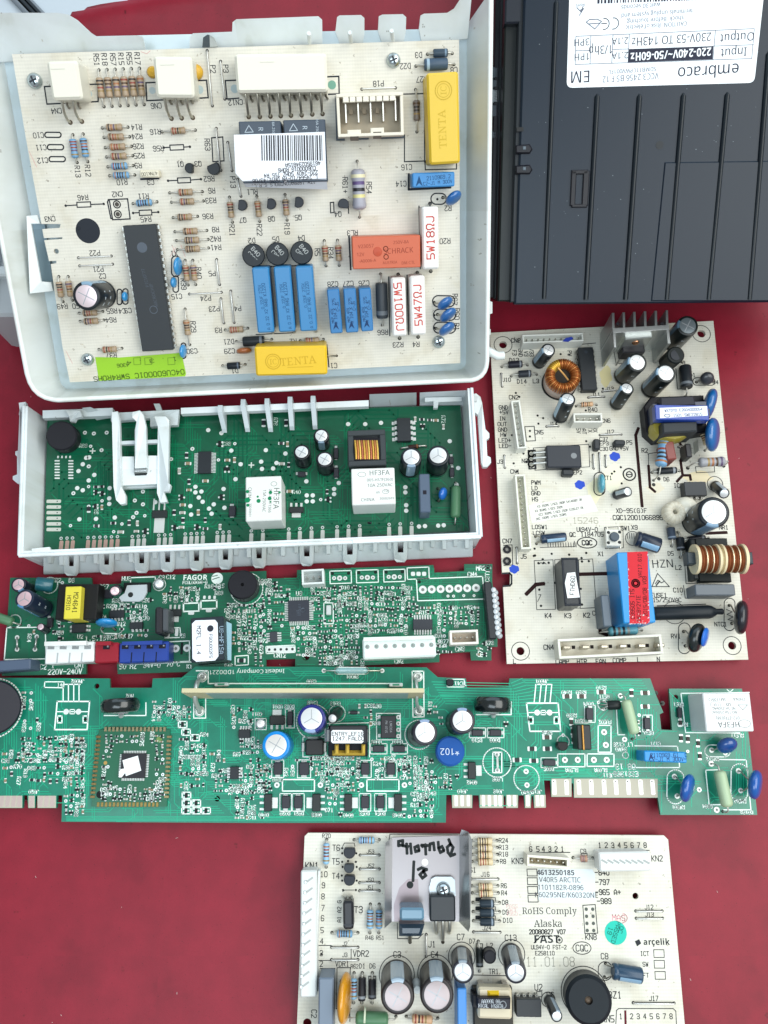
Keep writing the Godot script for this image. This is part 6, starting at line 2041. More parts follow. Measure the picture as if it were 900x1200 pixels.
# ------------------------------------------------------------------ long bright green board right across the picture
func build_long_board() -> void:
	thing("long_green_board", "long bright green circuit board with blue coil, standing strip and white relay", "circuit board", Vector3(-5, 6.8, 15))
	inkc = hx("ecf6f0")
	var og := [-30, 794, 128.5, 795, 129, 806, 178, 806, 179, 795, 213, 794, 229, 781, 500, 782, 513, 793.5, 546, 795, 547.5, 806, 596, 805, 597, 795, 762, 795, 769, 815, 777.5, 835, 773, 837, 775, 855, 787.5, 855.5, 784, 807, 869.5, 807, 878, 866, 887.5, 955, 774, 955, 771, 935, 672.5, 935, 672, 918, 670, 918, 670, 934, 646, 934, 645, 914, 637.5, 914, 640, 946, 626, 947, 625, 933, 623, 933, 622, 947, 615, 947, 614, 932, 607.5, 932, 607, 947, 593, 947, 592.5, 933, 590.5, 933, 590, 947, 562, 947, 561, 932, 554, 932, 553.5, 947, 530, 947, 529, 931, 523, 931, 522.5, 964, 510, 964, 307, 964.5, 72, 963, 73, 932, 67, 932, 66, 947, 44, 947, 43.5, 933, 41.5, 933, 41, 947, 33, 947, 32, 932, 27, 932, 26.5, 947, -30, 947]
	board(og, "0a7c62", 1.6, [[254.5, 936, 3.2], [113.5, 804, 3.0], [792, 817, 2.9], [757.5, 922, 3.0], [656.5, 922, 3.2]], 0.38, mask_mat("bright"))
	var B := Msh.new()
	# bare laminate tongues along the lower edge, each with its contact fingers
	var tg := [[-30, 932.5, 26, 946.6], [33.4, 932.5, 40.7, 946.6], [44, 932.5, 65.6, 946.6], [530, 931.5, 553.2, 946.6], [562.3, 931.5, 589.7, 946.6], [593.3, 931.5, 606.8, 946.6], [615.3, 931.5, 621.8, 946.6], [626.3, 931.5, 639.4, 946.6], [646.3, 912.5, 669.7, 933.6], [672.8, 912.5, 770.6, 934.6]]
	for g in tg:
		P("bare_edge", Msh.new().hex("b2ad9c").prism(poly([g[0], g[1], g[2], g[1], g[2], g[3], g[0], g[3]]), 0.0, 0.03), VM(0.5))
	for u in [2.0, 9.0, 16.0, 22.5, 37.0, 47.5, 54.5, 61.5]: green_finger(u, 933, 945, 5.2, "b9a7a0", false)
	for u in [534.5, 541.5, 548.8, 566.5, 573.5, 580.6, 587.0 - 1, 596.5, 603.0, 618.5, 630.0, 635.3]: green_finger(u, 932, 944.5, 4.0, "dcdfd8", false)
	for u in [649.5, 664.0, 678.5, 693.0, 708.0, 722.0, 736.5, 751.0, 765.0]: green_finger(u, 914, 931, 5.0, "dfe2db", false)
	for u in [649.5, 664.0, 678.5, 693.0, 708.0, 722.0, 736.5, 751.0, 765.0]: disc(hol, u - 1, 916, 0.8, 0.075, hx("2d2a26"), 8)
	# ---- left part
	var bz := cylinder("buzzer", -9, 830.5, -9, 829, 8.5, 31.5, "1d2127", 0.6, 0.42, 3.0, 48)
	ring(-8, 830, 34, 1.6, 60)
	for c in [[64, 822, 105, 855, 84], [617, 823, 657, 857, 636]]:
		line([c[0] + 3, c[1], c[2], c[1], c[2] - 3, c[3], c[0], c[3]] if c[0] < 100 else [c[0], c[1] + 1, c[2] - 3, c[1] + 1, c[2], c[3], c[0] + 4, c[3]], 1.5, true)
		var by: float = c[1] + 12
		line([c[0] + 3, by, c[2] - 2, by], 1.1)
		for i in 4: line([c[4] - 10 + i * 6.2 + (2 if c[0] > 100 else 0), 802, c[4] - 10 + i * 6.2, c[1]], 1.2)
		line([c[4] - 8 + (2 if c[0] > 100 else 0), 802, c[4] + 10, 802], 1.2)
		pad(c[4] - 6.5, by, 3.3, false); pad(c[4] + 8, by, 3.3, false)
		line([c[4] - 2, by - 2.5, c[4] + 3.4, by - 2.5, c[4] + 3.4, by + 2.5, c[4] - 2, by + 2.5], 1.0, true)
		for s in [-14.0, 16.0]:
			disc(hol, c[4] + s, by + 9, 2.4, 0.05, hx("101614"), 4)
			line([c[4] + s - 2.6, by + 5, c[4] + s + 2.6, by + 5, c[4] + s + 2.6, by + 13, c[4] + s - 2.6, by + 13], 1.3, true)
		take(c[4], by, 44, 40); take(c[4], 808, 22, 16)
	line([52.5, 799, 75, 799, 74.5, 806, 52, 805.5], 1.1, true); T("14", 70, 802.5, 4, 0)
	take(64, 802, 24, 9)
	# black drums lying on edge, each on its foot
	for d in [[141, 827.5, 22.5, 7.5, 119], [577, 826.5, 22, 8.5, 555]]:
		var a := L(d[0], d[1] - d[3] * 1.12, 6.5)
		var b := L(d[0], d[1] + d[3], 6.5)
		var r: float = d[2] * px(d[0], d[1], 8)
		var ln := (b - a).length()
		var o := P("drum_connector", Msh.new().hex("15171b").at(along(a, b)).lathe([[0, 0], [r * 0.86, 0], [r * 0.97, ln * 0.18], [r, ln * 0.34], [r, ln * 0.62], [r * 0.93, ln * 0.9], [r * 0.82, ln], [0, ln]], 40), VM(0.22, 0.0, 0.5, 0.5))
		P("spring_tab", Msh.new().hex("bfc4c4").box(L(d[0] - 12, d[1] + d[3] * 0.9, 3), L(d[0] + 8, d[1] + d[3] * 1.15, 5), 0.3), VM(0.3, 0.7), o)
		P("spring_tab", Msh.new().hex("d8dcdc").tube([L(d[0] + 1, d[1] + d[3] + 1, 2), L(d[0] + 1, d[1] + d[3] + 4, 0.6)], 1.1, 10), VM(0.3, 0.6), o)
		P("spring_tab", Msh.new().hex("c9cdcd").box(L(d[0] - 6, d[1] - d[3] * 1.1, 5.2), L(d[0] + 10, d[1] - d[3] * 0.95, 6.2), 0.3), VM(0.3, 0.7), o)
		line([d[4] + 3, d[1] + 11, d[4] + 52 - (8 if d[4] > 300 else 0), d[1] + 11, d[4] + 52 - (8 if d[4] > 300 else 0), d[1] - 4], 1.2)
		take(d[0] + 3, d[1], 54, 26)
	# ---- the piggyback module with its gilded notches
	P("module_board", Msh.new().hex("145a3e").prism(poly([117, 855, 200, 855, 196, 945, 108, 945]), 0.0, 0.9), VM(0.36, 0.0, 0.5, 0.2))
	for i in 16:
		var u := 124.5 + i * 4.6
		for e in [[u, 854.5, 2.7, 5.5], [u - 8.5, 942.5, 2.7, 5.5]]:
			var a := L(e[0] - e[2] / 2, e[1] - e[3] / 2)
			var b := L(e[0] + e[2] / 2, e[1] + e[3] / 2)
			P("edge_contact", Msh.new().hex("8c7748" if e[1] > 900 else "9c9272").box(a, b + Vector3(0, 1.05, 0), 0.1), VM(0.3, 0.85))
	for i in 15:
		var v := 863.5 + i * 5.0
		for u in [116.5 - (v - 862) * 0.1, 199.0 - (v - 862) * 0.045]:
			var a := L(u - 2.7, v - 1.5)
			var b := L(u + 2.7, v + 1.5)
			P("edge_contact", Msh.new().hex("85704a" if u < 150 else "958662").box(a, b + Vector3(0, 1.05, 0), 0.1), VM(0.3, 0.85))
	var cq := [142.5, 883, 171, 883, 169.5, 912.5, 140.5, 911.5]
	var mc := smd_chip(cq, 2.4, 14, 4, true, 6.5, "1a1c20")
	slab("paper_sticker", [143.5, 891, 2.6, 161.5, 885.5, 2.6, 165.5, 903, 2.6, 147.5, 909.5, 2.6], 0.12, "e6eaea", 0.5, mc)
	slab("paper_sticker", [141, 901.5, 2.6, 145.5, 900.5, 2.6, 146.5, 906, 2.6, 142.5, 911, 2.6, 139.5, 911, 2.6, 139.5, 905, 2.6], 0.12, "e6eaea", 0.5, mc)
	disc(hol, 117, 931, 4.2, 0.95, hx("15191a"), 18); disc(hol, 186.5, 866.5, 3.4, 0.95, hx("6f8a50"), 16); disc(hol, 123.5, 894, 2.2, 0.95, hx("a98a4e"), 12)
	line([134, 880, 140, 880], 1.0)
	var keep := fo
	fo += Vector3(0, 0.92, 0)                              # the module's own parts stand on it
	T("LT C120", 146, 874.5, 4.2, 180, 0.16); T("94V0", 165, 874.5, 4.2, 180, 0.16); T("10002", 189, 886, 4.4, 92, 0.16); T("17.2", 187.5, 906, 4.4, 92, 0.16); T("1302", 178, 918, 4.6, 92, 0.16)
	var tk := tin; var hk := hol; var ib := ink
	tin = Msh.new(); hol = Msh.new(); ink = Msh.new()
	var MB := Msh.new()
	take(156, 897, 42, 42)
	smd_field(122, 860, 195, 884, 5.9, 71, 0.86, 0.14, MB)
	smd_field(118, 884, 138, 938, 6.1, 72, 0.60, 0.11, MB)
	smd_field(175, 880, 194, 938, 6.1, 73, 0.66, 0.23, MB)
	smd_field(120, 916, 190, 938, 5.9, 74, 0.95, 0.14, MB)
	var msh := [MB, tin, hol, ink]
	var nm := ["chip_component", "solder_pad", "via", "silkscreen_print"]
	for i in 4:
		if msh[i].v.size():
			var o := P(nm[i], msh[i], VM([0.45, 0.32, 0.6, 0.6][i], [0.0, 0.75, 0.0, 0.0][i]), null, i < 3)
			o.position.y = 0.92 * MM
	tin = tk; hol = hk; ink = ib
	fo = keep
	take(156, 900, 102, 102)
	# ---- strip board standing on edge in two holders
	var p0 := L(213, 806.5, 20)
	var p1 := L(497, 808.5, 20)
	var sm := Msh.new().hex("c2b996")
	var lean := Transform3D(Basis(Vector3.RIGHT, deg_to_rad(-5)), Vector3(0, 20, p0.z))
	sm.at(lean).box(Vector3(p0.x, -18.5, 0), Vector3(p1.x, 0, 1.7), 0.12)
	P("standing_strip_board", sm, VM(0.55))
	P("strip_face", Msh.new().hex("9aa3a4").at(lean).box(Vector3(p0.x + 9, -18, 1.7), Vector3(p1.x - 6, -1.0, 1.82)), VM(0.35, 0.2))
	for h in [[237, 793.5, 234, 833.5, 229], [489.5, 793, 491, 833, 490]]:
		for e in [[h[0], h[1]], [h[2], h[3]]]:
			pad(e[0], e[1], 6.0, false)
			var c := L(e[0], e[1], 0.5)
			var rg := []
			for i in 15: rg.append(c + Vector3(cos(TAU * i / 12) * 1.3, 0.15 + i * 0.02, sin(TAU * i / 12) * 1.3))
			P("wire_eye", Msh.new().hex("d5d8d2").tube(rg, 0.5, 8), VM(0.3, 0.6))
		var m := Msh.new().hex("c3cac4").tube([L(h[0] - 2, h[1] + 2, 1), L((h[0] + h[4]) / 2 - 2, 800, 7), L(h[4] - 1, 812, 9), L((h[2] + h[4]) / 2 - 2, 822, 6), L(h[2], h[3], 1)], 1.0 if h[0] < 300 else 0.7, 9)
		P("holder_strap", m, VM(0.3, 0.6))
	line([230, 786, 244, 786, 244, 801, 470, 801], 1.3); line([227, 818, 227, 841.5, 241, 841.5, 241, 818, 490, 816.5], 1.2)
	line([483, 786.5, 496.5, 786.5, 497, 840, 484, 840.5, 483, 786.5], 1.2)
	for p in [[259, 802, 17, 4.2], [464, 802.5, 17, 4.4]]:
		var o := bx("clip", rect_q(p[0] - p[2] / 2, p[1] - p[3] / 2, p[0] + p[2] / 2, p[1] + p[3] / 2), 3, "cdd6d4", 0.3, 0.4, 0.0, 0.3)
		o.remove_meta("place")
		P("clip_window", Msh.new().hex("4a8f74").box(L(p[0] - 4, p[1] - 1.2, 3), L(p[0] + 4, p[1] + 1.0, 3) + Vector3(0, 0.05, 0)), VM(0.5), o)
	take(355, 810, 290, 22); take(236, 814, 18, 54); take(490, 813, 18, 54)
	# reed switch
	var ra := L(393, 786, 1.6)
	var rb := L(431, 786, 1.6)
	var gl := StandardMaterial3D.new()
	gl.resource_name = "clear_glass"
	gl.albedo_color = Color(0.75, 0.92, 0.95, 0.35)
	gl.transparency = BaseMaterial3D.TRANSPARENCY_ALPHA
	gl.roughness = 0.05
	var ln := (rb - ra).length()
	var rs := P("reed_switch", Msh.new().hex("d4dcd8").tube([L(380, 786), L(381, 786, 1.4), ra, ra + Vector3(ln * 0.55, 0, 0)], 0.3, 7), VM(0.3, 0.85))
	P("wire", Msh.new().hex("c8c8b8").tube([ra + Vector3(ln * 0.48, 0.3, 0), rb, L(446, 786, 1.4), L(447.5, 786)], 0.3, 7), VM(0.3, 0.85), rs)
	P("glass_tube", Msh.new().at(along(ra, rb)).lathe([[0.3, 0], [1.0, 0.8], [1.2, 1.8], [1.2, ln - 1.8], [1.0, ln - 0.8], [0.3, ln]], 18), gl, rs)
	pad(379.5, 786, 2.6); pad(448, 786, 2.6); slot_line(412, 786, 40, 8, 1.1)
	T("SW001", 413, 793, 3.8, 180, 0.17); T("C300", 365, 798.5, 3.6, 180, 0.18)
	ink.col = inkc
	typed(ink, "Indesit Company 1DD0221.4", L(286, 786.5, 0.045), deg_to_rad(179), 4.6 * 0.36, false, false, 1.12)
	# ---- power section
	cap(305.5, 849, 305.5, 848, 5.5, 5.7, "8c9296", "", 0, "e2e4e2", 0)
	line([299, 842, 312, 842, 312, 855, 299, 855], 1.0, true)
	power_smd(316, 838.5, 333.5, 849.5, 3, 7)
	smd_diode(336.5, 834, 343, 850, true)
	cap(368, 845, 365, 842, 17, 16.5, "1d2270", "8fa4c6", 95, "d9dbdc", 3)
	ring(367, 845.5, 19.5, 1.1, 40)
	cap(397, 834, 389.5, 842, 11, 6.2, "1f2226", "", 0, "d9dbd8", 0)
	ring(395, 836, 9.5, 1.0)
	cap(328.5, 874, 323.5, 873.5, 15, 16.5, "0f7fc8", "", 0, "d8d5d0", 2)
	var sq := bx("power_inductor", [358, 866.5, 379, 866.5, 379, 885, 358, 885], 4, "17181b", 0.4, 0.5, 0.0, 0.4)
	sq.remove_meta("place")
	for u in [355.5, 381.0]: P("terminal", Msh.new().hex("c2c4be").box(L(u - 1.6, 870, 0), L(u + 1.6, 881, 0) + Vector3(0, 1.2, 0), 0.15), VM(0.3, 0.8), sq)
	line([355, 864, 382, 864, 382, 887, 355, 887], 1.0, true)
	var et := [386, 850, 430, 850, 430, 872, 386, 872]
	var tr := bx("transformer", et, 12, "1a1b1e", 0.4, 0.45, 5.0, 0.3)
	tr.remove_meta("place")
	P("core_plate", Msh.new().hex("8d9090").box(L(383, 854, 4), L(432, 869, 4) + Vector3(0, 6.5, 0), 0.4), VM(0.3, 0.8), tr)
	P("bobbin", Msh.new().hex("141517").box(L(386, 850, 0), L(431, 886, 0) + Vector3(0, 4.6, 0), 0.3), VM(0.5), tr)
	P("winding_tape", Msh.new().hex("b3953c").box(L(390, 879, 2), L(428, 885, 2) + Vector3(0, 4.0, 0), 1.0), VM(0.4), tr)
	for u in [393.0, 405.5, 424.0]: P("tape_fold", Msh.new().hex("c2a446").box(L(u, 872, 4), L(u + 4, 883, 4) + Vector3(0, 4.2, 0), 0.5), VM(0.4), tr)
	slab("paper_sticker", [390, 855.5, 12.15, 424, 855.5, 12.15, 426, 857.5, 12.15, 426, 869, 12.15, 424, 871, 12.15, 390, 871, 12.15, 388, 869, 12.15, 388, 857.5, 12.15], 0.12, "e8ecec", 0.5, tr)
	var tm := Msh.new().hex("2c2e32")
	stroke(tm, "ENTRY_EF16", L(407.5, 860, 12.2), 0, 1.35, 0.17); stroke(tm, "1247.FALCO", L(408, 865.5, 12.2), 0, 1.35, 0.17)
	P("printed_text", tm, VM(0.6), tr)
	line([381, 887, 381, 848, 433, 847, 433, 887], 1.0)
	var d7 := [446, 838.5, 464, 838.5, 464.5, 865, 446.5, 865]
	var dc := bx("integrated_circuit", d7, 3.6, "1e2024", 0.25, 0.5, 0.4, 0.15)
	dc.remove_meta("place")
	print_on(dc, d7, 3.6, "9a9ea2", [["LNK364", 0.66, 0.5, 2.8, 0], ["PN 0715", 0.36, 0.5, 2.6, 0]], 90)
	for i in 4: pad(466.8, 840.5 + i * 7.4, 2.6); 
	for v in [840.0, 847.5, 862.0]: rect_pad(444.5, v, 3, 4)
	line([441, 836, 469, 836, 469.5, 867, 441.5, 867], 1.0, true)
	cap(491, 860.5, 498, 858, 15, 15.2, "23262c", "8296b4", -90, "dfe1e0", 3)
	ring(491, 861, 16.5, 1.1, 40)
	cap(536.5, 847, 542, 844.5, 15, 15.2, "23262c", "8296b4", -90, "dfe1e0", 3)
	var co := cylinder("coil_inductor", 526.5, 881.5, 527.5, 880, 8, 17.0, "24549a", 0.7, 0.32, 0.0, 44)
	var ct := Msh.new().hex("c8d6ea")
	typed(ct, "*102", L(527, 881, 8.4), PI, 2.5, false)
	P("printed_text", ct, VM(0.6), co)
	P("transistor", Msh.new().hex("1d1f22").at(Transform3D(Basis(), L(527, 800, 0))).prism(rr(3.0, 2.7, 0.8), 0.0, 2.4, 0.3), VM(0.5))
	line([524, 796, 544, 796, 544, 805, 524, 805], 1.0, true); T("TC411", 537.5, 801, 4.6, 180, 0.17)
	take(534, 800, 24, 12)
	# ---- chips and diodes
	smd_chip([279.5, 855, 293, 855, 293, 865, 279.5, 865], 1.6, 4, 2, false, 4)
	smd_chip([269.5, 898.5, 279.5, 898.5, 279.5, 913, 269.5, 913], 1.6, 4, 2, true, 4)
	for d in [[320.5, 893.5, 330.5, 908], [350.5, 893.5, 362, 908.5], [423, 894, 433, 908], [453, 894, 463, 908], [330, 933, 339.5, 947.5], [344.5, 933, 354.5, 947.5], [423, 933, 432.5, 947.5], [441, 933, 450.5, 947.5], [687, 829.5, 695.5, 843.5], [755, 841, 762.5, 854.5]]: smd_diode(d[0], d[1], d[2], d[3], true)
	for d in [[437, 873.5, 450.5, 881.5], [461, 873.5, 474.5, 881.5], [553, 855, 566, 862.5], [574, 855, 587.5, 862.5], [637, 890, 651, 897.5]]: smd_diode(d[0], d[1], d[2], d[3], false)
	smd_diode(410.5, 833, 419, 837, false, false)
	power_smd(309.5, 930.5, 318.5, 951, 0); power_smd(366, 930.5, 375.5, 951, 2); power_smd(403.5, 930.5, 412.5, 951, 0); power_smd(462, 930.5, 471, 951, 2)
	power_smd(548.5, 893, 557.5, 913, 0)
	for b in [[331, 913.5, 368.5, 927], [430, 913.5, 467.5, 927]]:
		line([b[0], b[1], b[2], b[1], b[2], b[3], b[0], b[3]], 1.3, true)
		take((b[0] + b[2]) / 2, (b[1] + b[3]) / 2, 40, 16)
	for p in [[324.5, 920], [375.5, 920], [423.5, 920], [474, 920]]: pad(p[0], p[1], 3.2)
	for c in [[214, 849], [218, 858], [228.5, 864.5], [218.5, 932], [218.5, 941], [230, 941], [218, 950], [230, 950], [241.5, 950]]:
		line([c[0] - 5, c[1] - 3.6, c[0] + 5, c[1] - 3.6, c[0] + 5, c[1] + 3.6, c[0] - 5, c[1] + 3.6], 1.2, true)
		chip3(c[0], c[1], 5.2, 1, B)
		take(c[0], c[1], 13, 9)
	# ---- right part
	ring(582.5, 893.5, 16.5, 1.2, 40)
	line([577.5, 881.5, 588, 881.5, 588, 905.5, 577.5, 905.5], 1.2, true)
	jump(582.5, 884, 583, 903, 1.4); pad(582.5, 884, 3); pad(583, 903, 3)
	take(583, 893, 33, 33)
	ring(617, 912.5, 14.8, 1.2, 40); pad(616.6, 904, 3); pad(617.6, 920, 3); take(617, 912, 30, 30)
	for b in [[653.5, 883.5, 685.5, 898.5, 662, 890.5, 677, 890.5], [688, 883.5, 719.5, 898, 696, 890.5, 711, 890.5], [701, 850, 716, 881.5, 708, 858, 710, 873]]:
		line([b[0], b[1], b[2], b[1], b[2], b[3], b[0], b[3]], 1.2, true)
		pad(b[4], b[5], 3.4); pad(b[6], b[7], 3.4)
		take((b[0] + b[2]) / 2, (b[1] + b[3]) / 2, b[2] - b[0], b[3] - b[1])
	# lying transistor
	var lt := P("transistor", Msh.new().hex("1c1d20").at(along(L(712, 826.5, 2.4), L(727, 826, 2.6))).lathe([[0, 0], [1.7, 0], [1.9, 0.3], [1.9, 4.6], [1.6, 5.0], [0, 5.0]], 18), VM(0.42))
	for i in 3: P("lead", Msh.new().hex("c3c2ba").tube([L(704, 822 + i * 4), L(705, 822 + i * 4, 1.6), L(713, 824.5 + i * 1.6, 2.2)], 0.3, 6), VM(0.3, 0.85), lt)
	ring(707, 825.5, 6.5, 1.1, 24); take(714, 826, 30, 14)
	for p in [[701.5, 823], [708, 822], [707, 831]]: pad(p[0], p[1], 1.9)
	to92(659.5, 873.5, 12.5, 5.5, -90, "1d1e21")
	ring(660, 869, 7, 1.0, 20); pad(660, 861.5, 2.0)
	var rb2 := bx("triac", [676, 849.5, 692.5, 849, 693, 878.5, 677, 879], 9, "1c1d20", 0.4, 0.45, 0.0, 0.3)
	rb2.remove_meta("place")
	P("metal_strip", Msh.new().hex("b78a4a").box(L(681, 849.5, 9), L(685, 879, 9) + Vector3(0, 0.8, 0), 0.2), VM(0.3, 0.85), rb2)
	line([674, 847, 689, 847], 1.2); take(684, 864, 20, 34)
	res(727.5, 815, 741, 866, 39, 12.5, "pale", "power_resistor", 3.0)
	pad(727, 815.5, 3.0); pad(732, 866.5, 3.0)
	line([733, 822, 722, 822, 724, 861, 732, 861], 1.2)
	res(834.5, 895, 847, 951, 40, 14, "pale", "power_resistor", 3.5)
	pad(833.5, 895, 3.2); pad(840, 949, 3.4); pad(853, 943, 3.0); pad(854, 927, 3.0)
	line([842, 902, 827, 902.5, 831, 943, 844, 943], 1.2); line([842, 890, 874.5, 890.5, 880, 949, 848, 949], 1.2)
	# blue film capacitor
	var qb := [755, 880.5, 804.5, 880.5, 805, 893.5, 755, 893]
	var fc := bx("film_capacitor", qb, 10.5, "1f85c6", 0.4, 0.36, 0.0, 0.5)
	fc.remove_meta("place")
	print_on(fc, qb, 10.5, "163a66", [["2110969.61  C", 0.58, 0.34, 4.4, 0], ["C2-J1 M 300V~", 0.56, 0.72, 4.4, 0]], 0)
	tri_mark(fc, qline(qb, 10.55, 0.16, 0.5), 1.5, "163a66")
	line([744, 874, 794, 874.5, 796.5, 899.5, 742, 899.5], 1.2)
	pad(806, 880.5, 1.8)
	# white relay, seen a little from its flank
	var qr := [823, 812.5, 878.5, 812, 884, 857.5, 828, 857]
	var rl := bx("relay", qr, 16, "d6d8d7", 0.4, 0.4, 0.0, 0.5)
	rl.remove_meta("place")
	print_on(rl, qr, 16, "4a4e4e", [["HF3FA", 0.48, 0.82, 6.4, 1], ["012-ZTF(038)", 0.48, 0.64, 3.4, 1], ["NO 15A 250VAC", 0.42, 0.5, 3.0, 1], ["NC 5A 250VAC", 0.42, 0.4, 3.0, 1], ["CHINA", 0.76, 0.16, 3.4, 1], ["3M110912", 0.3, 0.16, 3.2, 1], ["us", 0.52, 0.3, 4.4, 1], ["CQC", 0.26, 0.3, 2.8, 1]], 180)
	oval_mark(rl, L(872.5, 848, 16.04), 6.6, 4.0, "4a4e4e"); oval_mark(rl, L(838.5, 826, 16.04), 5.6, 3.8, "9a9e9c"); tri_outline(rl, [L(865, 826, 16.04), L(876, 826, 16.04), L(870.5, 832, 16.04)], "9a9e9c")
	line([798, 812.5, 878, 811.5], 1.2); line([798, 812.5, 803.5, 858.5, 867, 859], 1.2)
	line([852, 808, 855.5, 811, 859, 808], 1.0)
	disc_cap(852, 873.5, 5.5, 12, 13, 80, 35, "1b4688", [[834, 879], [850, 882]])
	slot_line(841, 880, 30, 14, 1.2)
	disc_cap(805.5, 923.5, 7.5, 16.5, 13, 20, 30, "15509c", [[790.5, 910], [793.5, 932]])
	slot_line(791.5, 922, 20, 40, 1.2)
	disc_cap(885, 919.5, 7.5, 17, 14, 15, 30, "15509c", [[865.5, 903.5], [869, 926.5]])
	slot_line(866.5, 917, 20, 44, 1.2)
	for p in [[790.5, 910, 3.2], [793.5, 933, 3.0], [865.5, 903.5, 3.2], [868, 926.5, 3.0], [834, 879, 3.0], [850, 882.5, 2.6], [819.5, 925.5, 2.8]]: pad(p[0], p[1], p[2])
	smd_diode(794.5, 829, 799.5, 841, true, false)
	# ---- lettering
	for t in [["JM002", 91, 798.5], ["JM001", 635, 798.5], ["M02", 152, 815.5], ["U301", 325, 828], ["D013", 339, 828], ["C303", 366, 823.5], ["C018", 393, 824.5], ["C011", 301, 837], ["D309", 325, 914], ["D020", 334, 953.5], ["D021", 350, 953.5], ["D040", 309, 955], ["Q033", 371, 955], ["D053", 427, 953.5], ["D054", 445.5, 953.5], ["Q040", 408, 955.5], ["Q043", 466, 955.5], ["TR101", 390, 888.5], ["D008", 441, 869.5], ["D030", 466, 869.5], ["D510", 559, 867.5], ["D009", 580, 867.5], ["Q042", 553, 917], ["L606", 583, 913.5], ["C340", 617, 929], ["J615", 629, 928], ["J010", 542, 927.5], ["J016", 584, 927.5], ["D305", 643, 901], ["RL50A", 670, 902.5], ["RL60A", 704, 902.5], ["D501", 679, 845], ["FU502", 709, 846], ["D014", 689.5, 825], ["Q511", 708, 816.5], ["R510", 704.5, 806], ["D521", 760, 859], ["C171", 768, 871.5], ["R050", 800, 849], ["R051", 795, 825.5], ["RV801", 795, 946], ["R804", 829, 945], ["RV511", 867, 939], ["RL511", 864, 862], ["RV512", 835, 889.5], ["D016A", 875, 952], ["J020", 39.5, 928], ["R340", 664, 811.5], ["R350", 681, 811.5], ["R330", 670, 838.5], ["R345", 641, 859]]: T(t[0], t[1], t[2], 3.9, 180, 0.18)
	T("ES31968", 733.5, 907, 5.4, 180, 0.15); T("08 13", 733, 898.5, 6.6, 180, 0.13); T("94V0", 728, 878, 4.4, 180, 0.16); T("LT C12B", 730, 872.5, 4.2, 180, 0.16); ring(733, 885, 3.5, 0.9, 18)
	T("JB11", 713, 908.5, 4.2, 180, 0.16)
	take(733, 890, 34, 46); take(790, 885, 76, 26); take(842, 835, 90, 50); take(805, 922, 40, 46); take(875, 920, 40, 56); take(850, 922, 26, 60)
	for k in [[770, 812], [778, 824], [793.5, 847]]: take(k[0], k[1], 8, 8)
	# boxed small parts on the right
	for k in [[664.5, 816], [681.5, 816], [704.5, 811], [641, 864], [623.5, 877.5], [641.5, 877.5], [606, 890.5], [625.5, 891.5], [756, 812], [756, 828]]:
		chip2(k[0], k[1], 10, true, "4a4038" if k[1] < 870 else "2a2c2e", B)
		take(k[0], k[1], 12, 8)
	for k in [[669.5, 846], [671, 857], [672, 867], [740, 812], [797, 847], [818, 871], [820, 886], [798, 865], [806, 866]]: 
		chip2(k[0], k[1], 9, false, "3a3430", B)
		take(k[0], k[1], 8, 12)
	# ---- crowded fields
	smd_field(24, 862, 108, 892, 6.3, 81, 0.84, 0.34, B)
	smd_field(2, 880, 70, 922, 7.7, 82, 0.66, 0.29, B)
	smd_field(74, 864, 108, 958, 6.5, 83, 0.94, 0.37, B)
	smd_field(24, 800, 50, 860, 8.1, 84, 0.54, 0.34, B)
	smd_field(178, 820, 226, 846, 5.8, 85, 0.86, 0.17, B)
	smd_field(202, 850, 245, 926, 6.7, 86, 0.79, 0.41, B)
	smd_field(245, 880, 300, 900, 7.4, 87, 0.54, 0.34, B)
	smd_field(250, 900, 312, 930, 5.9, 88, 0.95, 0.25, B)
	smd_field(275, 926, 308, 962, 5.9, 89, 0.84, 0.29, B)
	smd_field(270, 828, 300, 856, 6.8, 90, 0.72, 0.46, B)
	smd_field(280, 866, 306, 884, 6.3, 91, 0.72, 0.46, B)
	smd_field(300, 888, 352, 928, 6.5, 92, 0.86, 0.29, B)
	smd_field(362, 886, 424, 930, 6.1, 93, 0.95, 0.32, B)
	smd_field(432, 886, 478, 926, 6.5, 94, 0.86, 0.29, B)
	smd_field(376, 926, 404, 956, 6.5, 95, 0.72, 0.34, B)
	smd_field(470, 888, 508, 958, 6.5, 96, 0.89, 0.34, B)
	smd_field(496, 908, 532, 928, 5.8, 97, 0.72, 0.34, B)
	smd_field(418, 824, 446, 850, 6.8, 98, 0.72, 0.34, B)
	smd_field(500, 824, 522, 852, 6.7, 99, 0.60, 0.34, B)
	smd_field(590, 814, 616, 850, 7.6, 100, 0.60, 0.46, B)
	smd_field(738, 806, 752, 876, 7.2, 101, 0.54, 0.34, B)
	smd_field(532, 888, 550, 916, 6.3, 102, 0.72, 0.23, B)
	var c := Msh.new()
	tracks(c, og, [0, 800, 100, 960], 34, 111, "1d9a76", 0.9, 2.8)
	tracks(c, og, [100, 840, 520, 960], 120, 112, "23a07c", 0.8, 2.6)
	tracks(c, og, [500, 800, 880, 950], 80, 113, "27a683", 0.9, 3.0)
	tracks(c, og, [230, 786, 500, 840], 46, 114, "25a07c", 0.8, 2.4)
	# long parallel runs under the strip board and beside it
	c.hex("2aa884")
	for i in 9:
		var v := 797.0 + i * 3.2
		bar(c, L(506 + i * 2, v + 2, 0.02), L(598 + i * 1.5, v + 4, 0.02), 0.3)
		bar(c, L(598 + i * 1.5, v + 4, 0.02), L(612 + i * 3, v - 2 + (i * 0.6), 0.02), 0.3)
	for i in 5: bar(c, L(612 + i * 3, 797 + i * 3, 0.02), L(752 + i * 2, 797.5 + i * 3, 0.02), 0.3)
